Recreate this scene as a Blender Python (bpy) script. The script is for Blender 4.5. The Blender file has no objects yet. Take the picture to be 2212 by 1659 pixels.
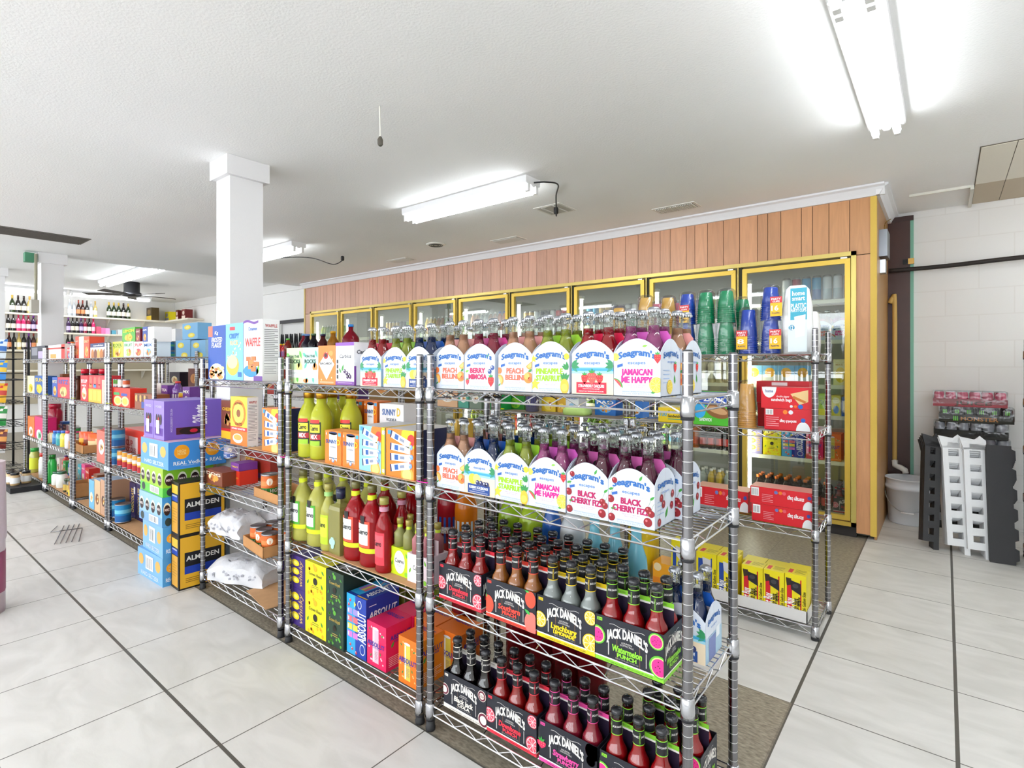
import bpy, math, random
from math import sin, cos, pi, radians
from mathutils import Vector, Matrix
random.seed(7)
C = bpy.context.scene.collection
SC = bpy.context.scene
# ---------- camera, world, exposure ----------
H, FPX, Y0, YAW = 1.22, 1165.5, 787.0, radians(38.77)
cd = bpy.data.cameras.new('camera'); cam = bpy.data.objects.new('camera', cd); C.objects.link(cam)
cam.location = (0, 0, H); cam.rotation_euler = (radians(90), 0, YAW)
cd.sensor_width = 36; cd.lens = FPX / 2212 * 36; cd.shift_y = (Y0 - 829.5) / 2212
cd.clip_start = .05; cd.clip_end = 100
SC.camera = cam
w = bpy.data.worlds.new('world'); SC.world = w; w.use_nodes = True
w.node_tree.nodes['Background'].inputs[0].default_value = (.91, .955, 1, 1)
w.node_tree.nodes['Background'].inputs[1].default_value = 3.6
SC.view_settings.view_transform = 'Standard'; SC.view_settings.look = 'None'
SC.view_settings.exposure = 0.8; SC.view_settings.gamma = 1
SC.view_settings.use_curve_mapping = False
SC.cycles.max_bounces = 9; SC.cycles.diffuse_bounces = 6; SC.cycles.glossy_bounces = 3
SC.cycles.transmission_bounces = 6; SC.cycles.transparent_max_bounces = 24
SC.cycles.caustics_reflective = False; SC.cycles.caustics_refractive = False
SC.cycles.sample_clamp_indirect = 4

def fx(px, Y):
    "world X where the sight line of column px meets the upright plane at depth Y"
    l = (px - 1106) / FPX
    return Y * (-sin(YAW) + cos(YAW) * l) / (cos(YAW) + sin(YAW) * l)
def fy(px, X):
    l = (px - 1106) / FPX
    return X * (cos(YAW) + sin(YAW) * l) / (-sin(YAW) + cos(YAW) * l)
def fz(py, X, Y):
    return H - (py - Y0) * (-sin(YAW) * X + cos(YAW) * Y) / FPX

# ---------- colours and materials ----------
def lin(c):
    if isinstance(c, str):
        c = c.lstrip('#'); c = [int(c[i:i + 2], 16) / 255 for i in (0, 2, 4)]
        return tuple(x / 12.92 if x <= .04045 else ((x + .055) / 1.055) ** 2.4 for x in c) + (1,)
    return tuple(c[:3]) + (1,)
MATS = {}
def nm(name):
    m = bpy.data.materials.new(name); m.use_nodes = True; MATS[name] = m
    nt = m.node_tree; return m, nt, nt.nodes['Principled BSDF']
def L(nt, a, b): nt.links.new(a, b)
def colmat(name, rough=.5, metal=0, trans=0, ior=1.45, bump=0, bscale=60, var=0, coat=0, alpha=1):
    m, nt, b = nm(name)
    at = nt.nodes.new('ShaderNodeAttribute'); at.attribute_name = 'Col'
    out = at.outputs['Color']
    if var:
        n = nt.nodes.new('ShaderNodeTexNoise'); n.inputs['Scale'].default_value = bscale
        tc = nt.nodes.new('ShaderNodeTexCoord'); L(nt, tc.outputs['Object'], n.inputs['Vector'])
        mr = nt.nodes.new('ShaderNodeMapRange'); mr.inputs['To Min'].default_value = 1 - var; mr.inputs['To Max'].default_value = 1 + var * .4
        L(nt, n.outputs['Fac'], mr.inputs['Value'])
        mx = nt.nodes.new('ShaderNodeVectorMath'); mx.operation = 'SCALE'; L(nt, out, mx.inputs[0]); L(nt, mr.outputs[0], mx.inputs['Scale']); out = mx.outputs[0]
    L(nt, out, b.inputs['Base Color'])
    b.inputs['Roughness'].default_value = rough; b.inputs['Metallic'].default_value = metal
    b.inputs['Transmission Weight'].default_value = trans; b.inputs['IOR'].default_value = ior
    b.inputs['Coat Weight'].default_value = coat; b.inputs['Alpha'].default_value = alpha
    if bump:
        n2 = nt.nodes.new('ShaderNodeTexNoise'); n2.inputs['Scale'].default_value = bscale; n2.inputs['Detail'].default_value = 4
        tc = nt.nodes.new('ShaderNodeTexCoord'); L(nt, tc.outputs['Object'], n2.inputs['Vector'])
        bp = nt.nodes.new('ShaderNodeBump'); bp.inputs['Strength'].default_value = bump; bp.inputs['Distance'].default_value = .01
        L(nt, n2.outputs['Fac'], bp.inputs['Height']); L(nt, bp.outputs[0], b.inputs['Normal'])
    return m
colmat('print', .42)
colmat('matte', .8)
colmat('gloss', .12, coat=.3)
colmat('kraft', .85, var=.18, bscale=25)
colmat('foil', .28, bump=.6, bscale=22)
colmat('paint', .55, bump=.05, bscale=120)
colmat('chrome', .16, metal=1)
colmat('steel', .33, metal=1)
colmat('wood', .42, var=.25, bscale=7)
colmat('brass', .32, metal=.45)
colmat('liquid', .08, trans=.35, ior=1.34)
colmat('rubber', .6)
def glassmat(name, tint, refl=1.0, rough=.02, bump=0, base=0):
    m, nt, b = nm(name); nt.nodes.remove(b); o = nt.nodes['Material Output']
    t = nt.nodes.new('ShaderNodeBsdfTransparent'); t.inputs[0].default_value = lin(tint)
    g = nt.nodes.new('ShaderNodeBsdfGlossy'); g.inputs['Roughness'].default_value = rough
    f = nt.nodes.new('ShaderNodeLayerWeight'); f.inputs[0].default_value = .35
    mr = nt.nodes.new('ShaderNodeMapRange'); mr.inputs['To Min'].default_value = .04 + base; mr.inputs['To Max'].default_value = .75 * refl
    L(nt, f.outputs['Fresnel'], mr.inputs['Value'])
    mx = nt.nodes.new('ShaderNodeMixShader'); L(nt, mr.outputs[0], mx.inputs[0]); L(nt, t.outputs[0], mx.inputs[1]); L(nt, g.outputs[0], mx.inputs[2])
    L(nt, mx.outputs[0], o.inputs[0])
    if bump:
        n2 = nt.nodes.new('ShaderNodeTexNoise'); n2.inputs['Scale'].default_value = bump
        tc = nt.nodes.new('ShaderNodeTexCoord'); L(nt, tc.outputs['Object'], n2.inputs['Vector'])
        bp = nt.nodes.new('ShaderNodeBump'); bp.inputs['Strength'].default_value = .8; bp.inputs['Distance'].default_value = .01
        L(nt, n2.outputs['Fac'], bp.inputs['Height']); L(nt, bp.outputs[0], g.inputs['Normal']); L(nt, bp.outputs[0], f.inputs['Normal'])
    return m
glassmat('glass', '#F4F6F4', .8, .03)
glassmat('glass_neck', '#EEF1EE', 1.0, .06, bump=90)
glassmat('pane', '#EEF2F0', .5, .015, base=.04)
glassmat('film', '#F2F4F6', .6, .12, bump=14, base=.0)
def emat(name, col, s):
    m, nt, b = nm(name); b.inputs['Base Color'].default_value = lin('#FFFFFF')
    b.inputs['Emission Color'].default_value = col; b.inputs['Emission Strength'].default_value = s
emat('tube', (.93, .975, 1, 1), 12)
emat('cooltube', (1, .97, .80, 1), 13)

# ---------- mesh builder ----------
class MB:
    def __init__(s): s.v = []; s.f = []; s.c = []; s.m = []; s.sm = []; s.mn = []
    def mi(s, m):
        if m not in s.mn: s.mn.append(m)
        return s.mn.index(m)
    def face(s, pts, col, mat='print', smooth=False):
        n = len(s.v); s.v += [tuple(p) for p in pts]; s.f.append(tuple(range(n, n + len(pts)))); s.c.append(lin(col)); s.m.append(s.mi(mat)); s.sm.append(smooth)
    def faces(s, vs, fs, col, mat='print', smooth=False):
        n = len(s.v); s.v += [tuple(p) for p in vs]; c = lin(col); k = s.mi(mat)
        for f in fs: s.f.append(tuple(i + n for i in f)); s.c.append(c); s.m.append(k); s.sm.append(smooth)
    def box(s, x0, x1, y0, y1, z0, z1, col, mat='print'):
        v = [(x0, y0, z0), (x1, y0, z0), (x1, y1, z0), (x0, y1, z0), (x0, y0, z1), (x1, y0, z1), (x1, y1, z1), (x0, y1, z1)]
        s.faces(v, [(0, 3, 2, 1), (4, 5, 6, 7), (0, 1, 5, 4), (1, 2, 6, 5), (2, 3, 7, 6), (3, 0, 4, 7)], col, mat)
    def lathe(s, prof, n, col, mat='gloss', c=(0, 0, 0), cols=None, sx=1, sy=1, power=1, caps=True):
        "prof: (r, z) list; cols: colour per band; power<1 squares the section"
        vs = []
        for r, z in prof:
            for i in range(n):
                a = 2 * pi * (i + .5) / n; ca, sa = cos(a), sin(a)
                if power != 1: ca, sa = math.copysign(abs(ca) ** power, ca), math.copysign(abs(sa) ** power, sa)
                vs.append((c[0] + r * ca * sx, c[1] + r * sa * sy, c[2] + z))
        for j in range(len(prof) - 1):
            fs = [(j * n + i, j * n + (i + 1) % n, (j + 1) * n + (i + 1) % n, (j + 1) * n + i) for i in range(n)]
            b = len(s.v) if j == 0 else b
            if j == 0: s.v += vs
            cc = lin(cols[j][0] if cols else col); k = s.mi(cols[j][1] if cols else mat)
            for f in fs: s.f.append(tuple(i + b for i in f)); s.c.append(cc); s.m.append(k); s.sm.append(n > 8)
        if caps:
            if prof[0][0] > 1e-5: s.f.append(tuple(b + i for i in range(n))[::-1]); s.c.append(lin(cols[0][0] if cols else col)); s.m.append(s.mi(cols[0][1] if cols else mat)); s.sm.append(False)
            if prof[-1][0] > 1e-5: q = (len(prof) - 1) * n; s.f.append(tuple(b + q + i for i in range(n))); s.c.append(lin(cols[-1][0] if cols else col)); s.m.append(s.mi(cols[-1][1] if cols else mat)); s.sm.append(False)
    def rod(s, a, b, r, col='#D0D0D3', mat='chrome', n=5):
        s.tube([a, b], r, col, mat, n)
    def tube(s, pts, r, col='#D0D0D3', mat='chrome', n=6, closed=False):
        pts = [Vector(p) for p in pts]; vs = []; N = len(pts)
        up = Vector((0, 0, 1))
        for i, p in enumerate(pts):
            d = (pts[(i + 1) % N] if (i < N - 1 or closed) else p) - (pts[i - 1] if (i > 0 or closed) else p)
            d.normalize()
            a = d.cross(up) if abs(d.z) < .95 else d.cross(Vector((1, 0, 0)))
            a.normalize(); b = d.cross(a)
            rr = r[i] if isinstance(r, (list, tuple)) else r
            for k in range(n): vs.append(p + (a * cos(2 * pi * k / n) + b * sin(2 * pi * k / n)) * rr)
        fs = []
        for i in range(N if closed else N - 1):
            for k in range(n):
                j = (i + 1) % N
                fs.append((i * n + k, i * n + (k + 1) % n, j * n + (k + 1) % n, j * n + k))
        if not closed: fs += [tuple(range(n))[::-1], tuple(range((N - 1) * n, N * n))]
        s.faces(vs, fs, col, mat, n > 5)
    def prism(s, poly, z0, z1, col, mat='print', axis='z'):
        n = len(poly)
        if axis == 'z': f = lambda p, t: (p[0], p[1], t)
        elif axis == 'y': f = lambda p, t: (p[0], t, p[1])
        else: f = lambda p, t: (t, p[0], p[1])
        vs = [f(p, z0) for p in poly] + [f(p, z1) for p in poly]
        s.faces(vs, [tuple(range(n))[::-1], tuple(range(n, 2 * n))] + [(i, (i + 1) % n, n + (i + 1) % n, n + i) for i in range(n)], col, mat)
    def mesh(s, name):
        me = bpy.data.meshes.new(name); me.from_pydata(s.v, [], s.f)
        a = me.color_attributes.new('Col', 'FLOAT_COLOR', 'CORNER'); buf = []
        for f, c in zip(s.f, s.c): buf += list(c) * len(f)
        a.data.foreach_set('color', buf)
        for m in s.mn: me.materials.append(MATS[m])
        me.polygons.foreach_set('material_index', s.m); me.polygons.foreach_set('use_smooth', s.sm)
        me.update(); return me

def obj(name, mb, parent=None, loc=None, rz=0):
    o = bpy.data.objects.new(name, mb.mesh(name) if isinstance(mb, MB) else mb); C.objects.link(o)
    if parent: o.parent = parent
    if loc is not None: o.location = loc
    if rz: o.rotation_euler = (0, 0, rz)
    return o
def tag(o, label, cat, group=None):
    o['label'] = label; o['category'] = cat
    if group: o['group'] = group
    return o
def thing(name, label, cat, loc=(0, 0, 0), rz=0, group=None):
    o = bpy.data.objects.new(name, None); C.objects.link(o); o.location = loc; o.rotation_euler = (0, 0, rz); o.empty_display_size = .05
    return tag(o, label, cat, group)
def struct(name, mb, parent=None):
    o = obj(name, mb, parent)
    if not parent: o['kind'] = 'structure'
    return o
def dup(root, loc, rz=0, label=None, group=None, cat=None, rx=0, ry=0, sc=None):
    r = root.copy(); C.objects.link(r); r.location = loc; r.rotation_euler = (rx, ry, rz)
    if sc: r.scale = sc
    if label: r['label'] = label
    if cat: r['category'] = cat
    if group: r['group'] = group
    elif 'group' in r: del r['group']
    for ch in list(root.children):
        c = ch.copy(); C.objects.link(c); c.parent = r
        for g in ch.children:
            d = g.copy(); C.objects.link(d); d.parent = c
    return r
PROTO = {}
def place(key, build, loc, label, cat, group=None, rz=0, rx=0, ry=0, sc=None):
    "first use moves the built thing itself, later uses copy it"
    if key not in PROTO:
        o = build(); o.location = loc; o.rotation_euler = (rx, ry, rz)
        if sc: o.scale = sc
        tag(o, label, cat, group); PROTO[key] = o; return o
    return dup(PROTO[key], loc, rz, label, group, cat, rx, ry, sc)

# ---------- lettering and flat artwork ----------
TX = {}
def txt(s, bold=1):
    k = (s, bold)
    if k not in TX:
        cu = bpy.data.curves.new('t', 'FONT'); cu.body = s; cu.resolution_u = 2; cu.offset = .022 * bold; cu.fill_mode = 'FRONT'
        ob = bpy.data.objects.new('t', cu); me = bpy.data.meshes.new_from_object(ob)
        v = [(p.co.x, p.co.y) for p in me.vertices]; f = [tuple(p.vertices) for p in me.polygons]
        bpy.data.objects.remove(ob); bpy.data.curves.remove(cu); bpy.data.meshes.remove(me)
        if v:
            x0 = min(p[0] for p in v); x1 = max(p[0] for p in v)
            v = [(p[0] - x0, p[1]) for p in v]; wd = x1 - x0
        else: wd = 1
        TX[k] = (v, f, wd)
    return TX[k]
EPS = .0004
class Panel:
    def __init__(s, mb, o, u, v, w, h, eps=EPS, mat='print'):
        s.mb = mb; s.o = Vector(o); s.u = Vector(u); s.v = Vector(v); s.n = s.u.cross(s.v); s.w = w; s.h = h; s.e = eps; s.mat = mat; s.l = 1
    def P(s, x, y, l=None): return s.o + s.u * (x * s.w) + s.v * (y * s.h) + s.n * (s.e * (s.l if l is None else l))
    def poly(s, pts, col, l=None): s.mb.face([s.P(x, y, l) for x, y in pts], col, s.mat)
    def rect(s, x0, y0, x1, y1, col, l=None): s.poly([(x0, y0), (x1, y0), (x1, y1), (x0, y1)], col, l)
    def ell(s, cx, cy, rx, ry=None, col='#FFFFFF', l=None, n=18, a0=0, a1=360, rot=0):
        ry = rx * s.w / s.h if ry is None else ry; pts = []
        m = n if a1 - a0 >= 360 else n + 1
        cr, sr = cos(radians(rot)), sin(radians(rot))
        for i in range(m):
            a = radians(a0 + (a1 - a0) * i / n); x, y = rx * cos(a), ry * sin(a)
            x, y = x * cr - y * sr * s.h / s.w, x * sr * s.w / s.h + y * cr
            pts.append((cx + x, cy + y))
        # clip to panel
        pts = [(min(1, max(0, x)), min(1, max(0, y))) for x, y in pts]
        s.poly(pts, col, l)
    def text(s, t, cx, cy, h, col, l=None, w=None, arc=0, bold=1, rot=0, skew=0):
        "h: letter height in panel fraction; w: forced width fraction; arc: rise of the middle; rot 90 reads upward"
        ex = max(0, bold - 1); v, f, wd = txt(t, min(bold, 1))
        hm = h * s.h / .72
        wm = (w * (s.h if rot in (90, 270) else s.w)) if w else wd * hm * .85
        cr, sr = cos(radians(rot)), sin(radians(rot)); pts = []
        for x, y in v:
            X = (x / wd - .5) * wm; Y = (y - .36) * hm; X += Y * skew
            Y += arc * s.h * (1 - (2 * X / wm) ** 2)
            pts.append(s.o + s.u * (cx * s.w + X * cr - Y * sr) + s.v * (cy * s.h + X * sr + Y * cr) + s.n * (s.e * (s.l if l is None else l)))
        s.mb.faces(pts, f, col, s.mat)
        if ex:
            e = ex * .022 * hm
            for dx, dy, dn in ((e, e * .4, 1), (-e, -e * .4, 2), (e, -e * .4, 3), (-e, e * .4, 4)): s.mb.faces([q + s.u * dx + s.v * dy + s.n * (dn * .00009) for q in pts], f, col, s.mat)
    def leaf(s, cx, cy, L_, a, col='#3E9A3A', l=None):
        ca, sa = cos(radians(a)), sin(radians(a)); pts = []
        for t, q in ((0, 0), (.3, .2), (.6, .18), (1, 0), (.6, -.18), (.3, -.2)):
            x, y = t * L_, q * L_
            pts.append((cx + x * ca - y * sa, cy + (x * sa + y * ca) * s.w / s.h))
        s.poly([(min(1, max(0, x)), min(1, max(0, y))) for x, y in pts], col, l)
    def wave(s, x0, x1, y, amp, col, l=None, th=.012, n=10, ph=0):
        for i in range(n):
            a, b = x0 + (x1 - x0) * i / n, x0 + (x1 - x0) * (i + 1) / n
            ya, yb = y + amp * sin(ph + i * 6.28 / n), y + amp * sin(ph + (i + 1) * 6.28 / n)
            s.poly([(a, ya), (b, yb), (b, yb + th), (a, ya + th)], col, l)
def front(mb, w, d, h, z0=0, mat='print', eps=EPS): return Panel(mb, (-w / 2, -d / 2, z0), (1, 0, 0), (0, 0, 1), w, h, eps, mat)
def side(mb, w, d, h, z0=0, mat='print', eps=EPS): return Panel(mb, (w / 2, -d / 2, z0), (0, 1, 0), (0, 0, 1), d, h, eps, mat)
def top(mb, w, d, h, mat='print', eps=EPS): return Panel(mb, (-w / 2, -d / 2, h), (1, 0, 0), (0, 1, 0), w, d, eps, mat)
# ---------- setting ----------
CZ = 2.455; FZ = 2.545
T = .4605   # tile
def floor_mat():
    m, nt, b = nm('floor_tiles')
    def M(op, a, c=None, d=None):
        n = nt.nodes.new('ShaderNodeMath'); n.operation = op
        for i, q in enumerate((a, c, d)):
            if q is None: continue
            if isinstance(q, (int, float)): n.inputs[i].default_value = q
            else: L(nt, q, n.inputs[i])
        return n.outputs[0]
    g = nt.nodes.new('ShaderNodeNewGeometry'); sp = nt.nodes.new('ShaderNodeSeparateXYZ'); L(nt, g.outputs['Position'], sp.inputs[0])
    X, Y = sp.outputs[0], sp.outputs[1]
    def dist(v, off):   # distance to nearest grid line
        a = M('SUBTRACT', v, off); q = M('DIVIDE', a, T); r = M('ROUND', q); return M('ABSOLUTE', M('MULTIPLY', M('SUBTRACT', q, r), T)), r
    dx, rx = dist(X, -.4305); dy, ry = dist(Y, .762)
    widx = M('MAXIMUM', M('COMPARE', rx, 0, .4), M('COMPARE', rx, 1, .4)); widy = M('MAXIMUM', M('COMPARE', ry, 0, .4), M('COMPARE', ry, 1, .4))
    tx = M('MULTIPLY_ADD', widx, .0035, .0022); ty = M('MULTIPLY_ADD', widy, .0035, .0022)
    gr = M('MAXIMUM', M('LESS_THAN', dx, tx), M('LESS_THAN', dy, ty))
    # white stone
    mp = nt.nodes.new('ShaderNodeMapping'); L(nt, g.outputs['Position'], mp.inputs[0]); mp.inputs['Scale'].default_value = (2.2, 5.5, 1); mp.inputs['Rotation'].default_value = (0, 0, .5)
    n1 = nt.nodes.new('ShaderNodeTexNoise'); n1.inputs['Scale'].default_value = 1.6; n1.inputs['Detail'].default_value = 7; n1.inputs['Distortion'].default_value = 1.2; L(nt, mp.outputs[0], n1.inputs[0])
    r1 = nt.nodes.new('ShaderNodeValToRGB'); L(nt, n1.outputs[0], r1.inputs[0])
    r1.color_ramp.elements[0].position = .3; r1.color_ramp.elements[0].color = lin('#CCCAC5'); r1.color_ramp.elements[1].position = .65; r1.color_ramp.elements[1].color = lin('#DCDAD6')
    n2 = nt.nodes.new('ShaderNodeTexNoise'); n2.inputs['Scale'].default_value = 22; n2.inputs['Detail'].default_value = 8; L(nt, mp.outputs[0], n2.inputs[0])
    r2 = nt.nodes.new('ShaderNodeValToRGB'); L(nt, n2.outputs[0], r2.inputs[0])
    r2.color_ramp.elements[0].position = .3; r2.color_ramp.elements[0].color = lin('#6E675B'); r2.color_ramp.elements[1].position = .7; r2.color_ramp.elements[1].color = lin('#A69C8A')
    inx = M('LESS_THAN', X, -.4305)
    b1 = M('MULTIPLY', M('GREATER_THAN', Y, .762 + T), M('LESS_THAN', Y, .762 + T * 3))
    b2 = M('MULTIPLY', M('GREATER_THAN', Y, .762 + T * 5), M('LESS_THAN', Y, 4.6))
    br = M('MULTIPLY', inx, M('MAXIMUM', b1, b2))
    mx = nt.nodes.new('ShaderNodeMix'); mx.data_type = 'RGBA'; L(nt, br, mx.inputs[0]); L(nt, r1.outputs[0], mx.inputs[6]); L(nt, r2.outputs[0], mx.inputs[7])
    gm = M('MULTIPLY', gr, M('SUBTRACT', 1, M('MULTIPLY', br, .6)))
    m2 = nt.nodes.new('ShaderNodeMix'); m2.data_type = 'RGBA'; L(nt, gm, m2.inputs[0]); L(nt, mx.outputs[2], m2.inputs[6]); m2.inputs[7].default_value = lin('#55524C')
    L(nt, m2.outputs[2], b.inputs['Base Color']); b.inputs['Roughness'].default_value = .42
    bp = nt.nodes.new('ShaderNodeBump'); bp.inputs['Strength'].default_value = .12; bp.inputs['Distance'].default_value = .002
    L(nt, M('SUBTRACT', n2.outputs[0], M('MULTIPLY', gr, 2)), bp.inputs['Height']); L(nt, bp.outputs[0], b.inputs['Normal'])
floor_mat()
def plaster(name, c1, c2, bs, bump, yellow=False):
    m, nt, b = nm(name); g = nt.nodes.new('ShaderNodeNewGeometry')
    n = nt.nodes.new('ShaderNodeTexNoise'); n.inputs['Scale'].default_value = .7; n.inputs['Detail'].default_value = 3; L(nt, g.outputs['Position'], n.inputs[0])
    r = nt.nodes.new('ShaderNodeValToRGB'); L(nt, n.outputs[0], r.inputs[0]); r.color_ramp.elements[0].position = .35; r.color_ramp.elements[1].position = .65
    r.color_ramp.elements[0].color = lin(c1); r.color_ramp.elements[1].color = lin(c2); L(nt, r.outputs[0], b.inputs['Base Color'])
    n2 = nt.nodes.new('ShaderNodeTexNoise'); n2.inputs['Scale'].default_value = bs; n2.inputs['Detail'].default_value = 3; L(nt, g.outputs['Position'], n2.inputs[0])
    bp = nt.nodes.new('ShaderNodeBump'); bp.inputs['Strength'].default_value = bump; bp.inputs['Distance'].default_value = .004; L(nt, n2.outputs[0], bp.inputs['Height']); L(nt, bp.outputs[0], b.inputs['Normal'])
    b.inputs['Roughness'].default_value = .8
plaster('ceiling_paint', '#F1F2F2', '#F6F6F6', 90, .4)
plaster('wall_paint', '#E6E5E3', '#ECEBEA', 60, .15)
m, nt, b = nm('block_wall')   # painted blocks
g = nt.nodes.new('ShaderNodeNewGeometry'); mp = nt.nodes.new('ShaderNodeMapping'); mp.vector_type = 'POINT'; mp.inputs['Rotation'].default_value = (radians(90), 0, 0); L(nt, g.outputs['Position'], mp.inputs[0])
br = nt.nodes.new('ShaderNodeTexBrick'); L(nt, mp.outputs[0], br.inputs[0]); br.inputs['Scale'].default_value = 1; br.inputs['Brick Width'].default_value = .4; br.inputs['Row Height'].default_value = .2; br.inputs['Mortar Size'].default_value = .004
br.inputs['Color1'].default_value = lin('#ECEBE9'); br.inputs['Color2'].default_value = lin('#E9E8E6'); br.inputs['Mortar'].default_value = lin('#E4E2DF'); L(nt, br.outputs[0], b.inputs['Base Color']); b.inputs['Roughness'].default_value = .7
bp = nt.nodes.new('ShaderNodeBump'); bp.inputs['Strength'].default_value = .12; bp.inputs['Distance'].default_value = .003; bp.invert = True; L(nt, br.outputs['Fac'], bp.inputs['Height']); L(nt, bp.outputs[0], b.inputs['Normal'])

W_ = '#E4E3E1'
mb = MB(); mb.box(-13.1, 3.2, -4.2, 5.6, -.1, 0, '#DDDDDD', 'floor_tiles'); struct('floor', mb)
mb = MB(); mb.box(-7.98, 3.2, -4.2, 5.6, CZ, CZ + .15, W_, 'ceiling_paint'); struct('ceiling', mb)
mb = MB(); mb.box(-13.1, -7.98, -4.2, 5.6, FZ, FZ + .1, W_, 'ceiling_paint'); struct('ceiling', mb)
mb = MB(); mb.box(-13.1, -13.0, -4.2, 4.7, 0, FZ, W_, 'wall_paint'); struct('wall_left', mb)
mb = MB(); mb.box(-.37, 3.2, 5.45, 5.6, 0, CZ, W_, 'block_wall'); struct('wall_back', mb)
mb = MB(); mb.box(-13.0, -7.68, 4.56, 4.7, 0, FZ, W_, 'wall_paint'); struct('wall_far', mb)
mb = MB(); mb.box(-12.99, -7.7, 4.535, 4.56, CZ - .05, FZ, W_, 'paint'); struct('trim_1', mb)
mb = MB(); mb.box(3.1, 3.2, -4.2, 5.45, 0, CZ, W_, 'wall_paint'); struct('wall_right', mb)
# unseen wall behind the camera; window openings added to let in world fill light
mb = MB(); mb.box(-13.0, 3.1, -4.2, -4.1, 0, .6, W_, 'wall_paint'); mb.box(-13.0, 3.1, -4.2, -4.1, 2.3, FZ, W_, 'wall_paint')
for x in (-13, -9.8, -6.6, -3.4, -.2, 2.9): mb.box(x, x + .2, -4.2, -4.1, .6, 2.3, W_, 'wall_paint')
struct('wall_front', mb)
# columns
def column(x0, x1, y0, y1, zt):
    mb = MB(); c = '#E6E5E6'
    mb.box(x0 + .028, x1 - .028, y0 + .028, y1 - .028, 0, zt, c, 'paint')
    mb.box(x0, x1, y0, y1, zt - .115, zt - .001, c, 'paint'); return mb
mb = column(-3.508, -3.271, 1.415, 1.67, CZ); struct('trim_2', mb)
mb = column(-7.97, -7.74, 1.36, 1.61, CZ); struct('trim_3', mb)
mb = column(-10.3, -10.07, 1.2, 1.45, FZ); struct('trim_4', mb)
# crown moulding of the cooler
mb = MB()
prof = [(0, 0), (-.02, 0), (-.03, .02), (-.05, .05), (-.07, .06), (-.07, .073), (0, .073)]
YC = 4.472
def crown_run(a, b, fn):
    n = len(prof); vs = [fn(p, a) for p in prof] + [fn(p, b) for p in prof]
    mb.faces(vs, [(i, (i + 1) % n, n + (i + 1) % n, n + i) for i in range(n)] + [tuple(range(n)), tuple(range(n, 2 * n))[::-1]], '#E8E8EA', 'paint')
crown_run(-7.70, -.32, lambda p, t: (t, YC + p[0], CZ - .074 + p[1]))
crown_run(YC - .04, 5.44, lambda p, t: (-.37 - p[0], t, CZ - .074 + p[1]))
struct('trim_5', mb)
# plank facade of the walk-in cooler
m, nt, b = nm('panelling'); g = nt.nodes.new('ShaderNodeNewGeometry')
at = nt.nodes.new('ShaderNodeAttribute'); at.attribute_name = 'Col'
mp = nt.nodes.new('ShaderNodeMapping'); mp.inputs['Scale'].default_value = (9, 9, .9); L(nt, g.outputs['Position'], mp.inputs[0])
n = nt.nodes.new('ShaderNodeTexNoise'); n.inputs['Scale'].default_value = 2.2; n.inputs['Detail'].default_value = 6; n.inputs['Distortion'].default_value = 2.5; L(nt, mp.outputs[0], n.inputs[0])
mr = nt.nodes.new('ShaderNodeMapRange'); mr.inputs['To Min'].default_value = .78; mr.inputs['To Max'].default_value = 1.15; L(nt, n.outputs[0], mr.inputs[0])
vm = nt.nodes.new('ShaderNodeVectorMath'); vm.operation = 'SCALE'; L(nt, at.outputs['Color'], vm.inputs[0]); L(nt, mr.outputs[0], vm.inputs['Scale']); L(nt, vm.outputs[0], b.inputs['Base Color']); b.inputs['Roughness'].default_value = .38
mb = MB(); x = -.405; rr = random.Random(3)
wd = [.125, .128, .105, .073, .140, .092, .076, .132]
i = 0
while x > -7.64:
    wv = wd[i % 8]; i += 1; x0 = max(-7.66, x - wv)
    q = min(1, max(0, (-x - .3) / 3)); a = Vector(lin('#CE9664')[:3]).lerp(Vector(lin('#CFA08A')[:3]), q) * rr.uniform(.88, 1.08)
    mb.box(x0 + .004, x, YC + .0, YC + .02, 1.99, CZ - .01, tuple(a), 'panelling'); x = x0
mb.box(-7.68, -.37, YC + .006, YC + .02, 1.99, CZ, '#3A2418', 'matte')
for (a, b_) in ((-.487, -.405), (-7.66, -7.495)): mb.box(a, b_, YC, YC + .02, .035, 1.985, '#CC9568' if a > -1 else '#C9A48C', 'panelling')
mb.box(-.405, -.368, YC - .008, YC + .03, .03, CZ - .06, '#D9B64F', 'paint'); mb.box(-7.69, -7.66, YC - .008, YC + .03, 0, CZ - .06, '#D9C27F', 'paint')
mb.box(-.385, -.37, YC + .03, 5.45, .0, CZ - .01, '#B58750', 'panelling')
mb.box(-7.495, -.487, YC + .01, YC + .03, 0, .08, '#2E2B2A', 'matte')
struct('wall_cooler', mb)
mb = MB(); c = '#9A9B94'   # box of the walk-in
mb.box(-7.66, -.385, 5.4, 5.44, 0, CZ - .01, c, 'matte'); mb.box(-7.68, -7.66, YC + .02, 5.4, 0, CZ - .01, '#DAD9D6', 'matte')
mb.box(-7.66, -.385, YC + .03, 5.4, 2.15, 2.18, '#4C4E52', 'matte'); mb.box(-7.66, -.385, YC + .03, 5.4, .02, .06, '#55554E', 'matte')
struct('wall_cooler_room', mb)
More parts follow.
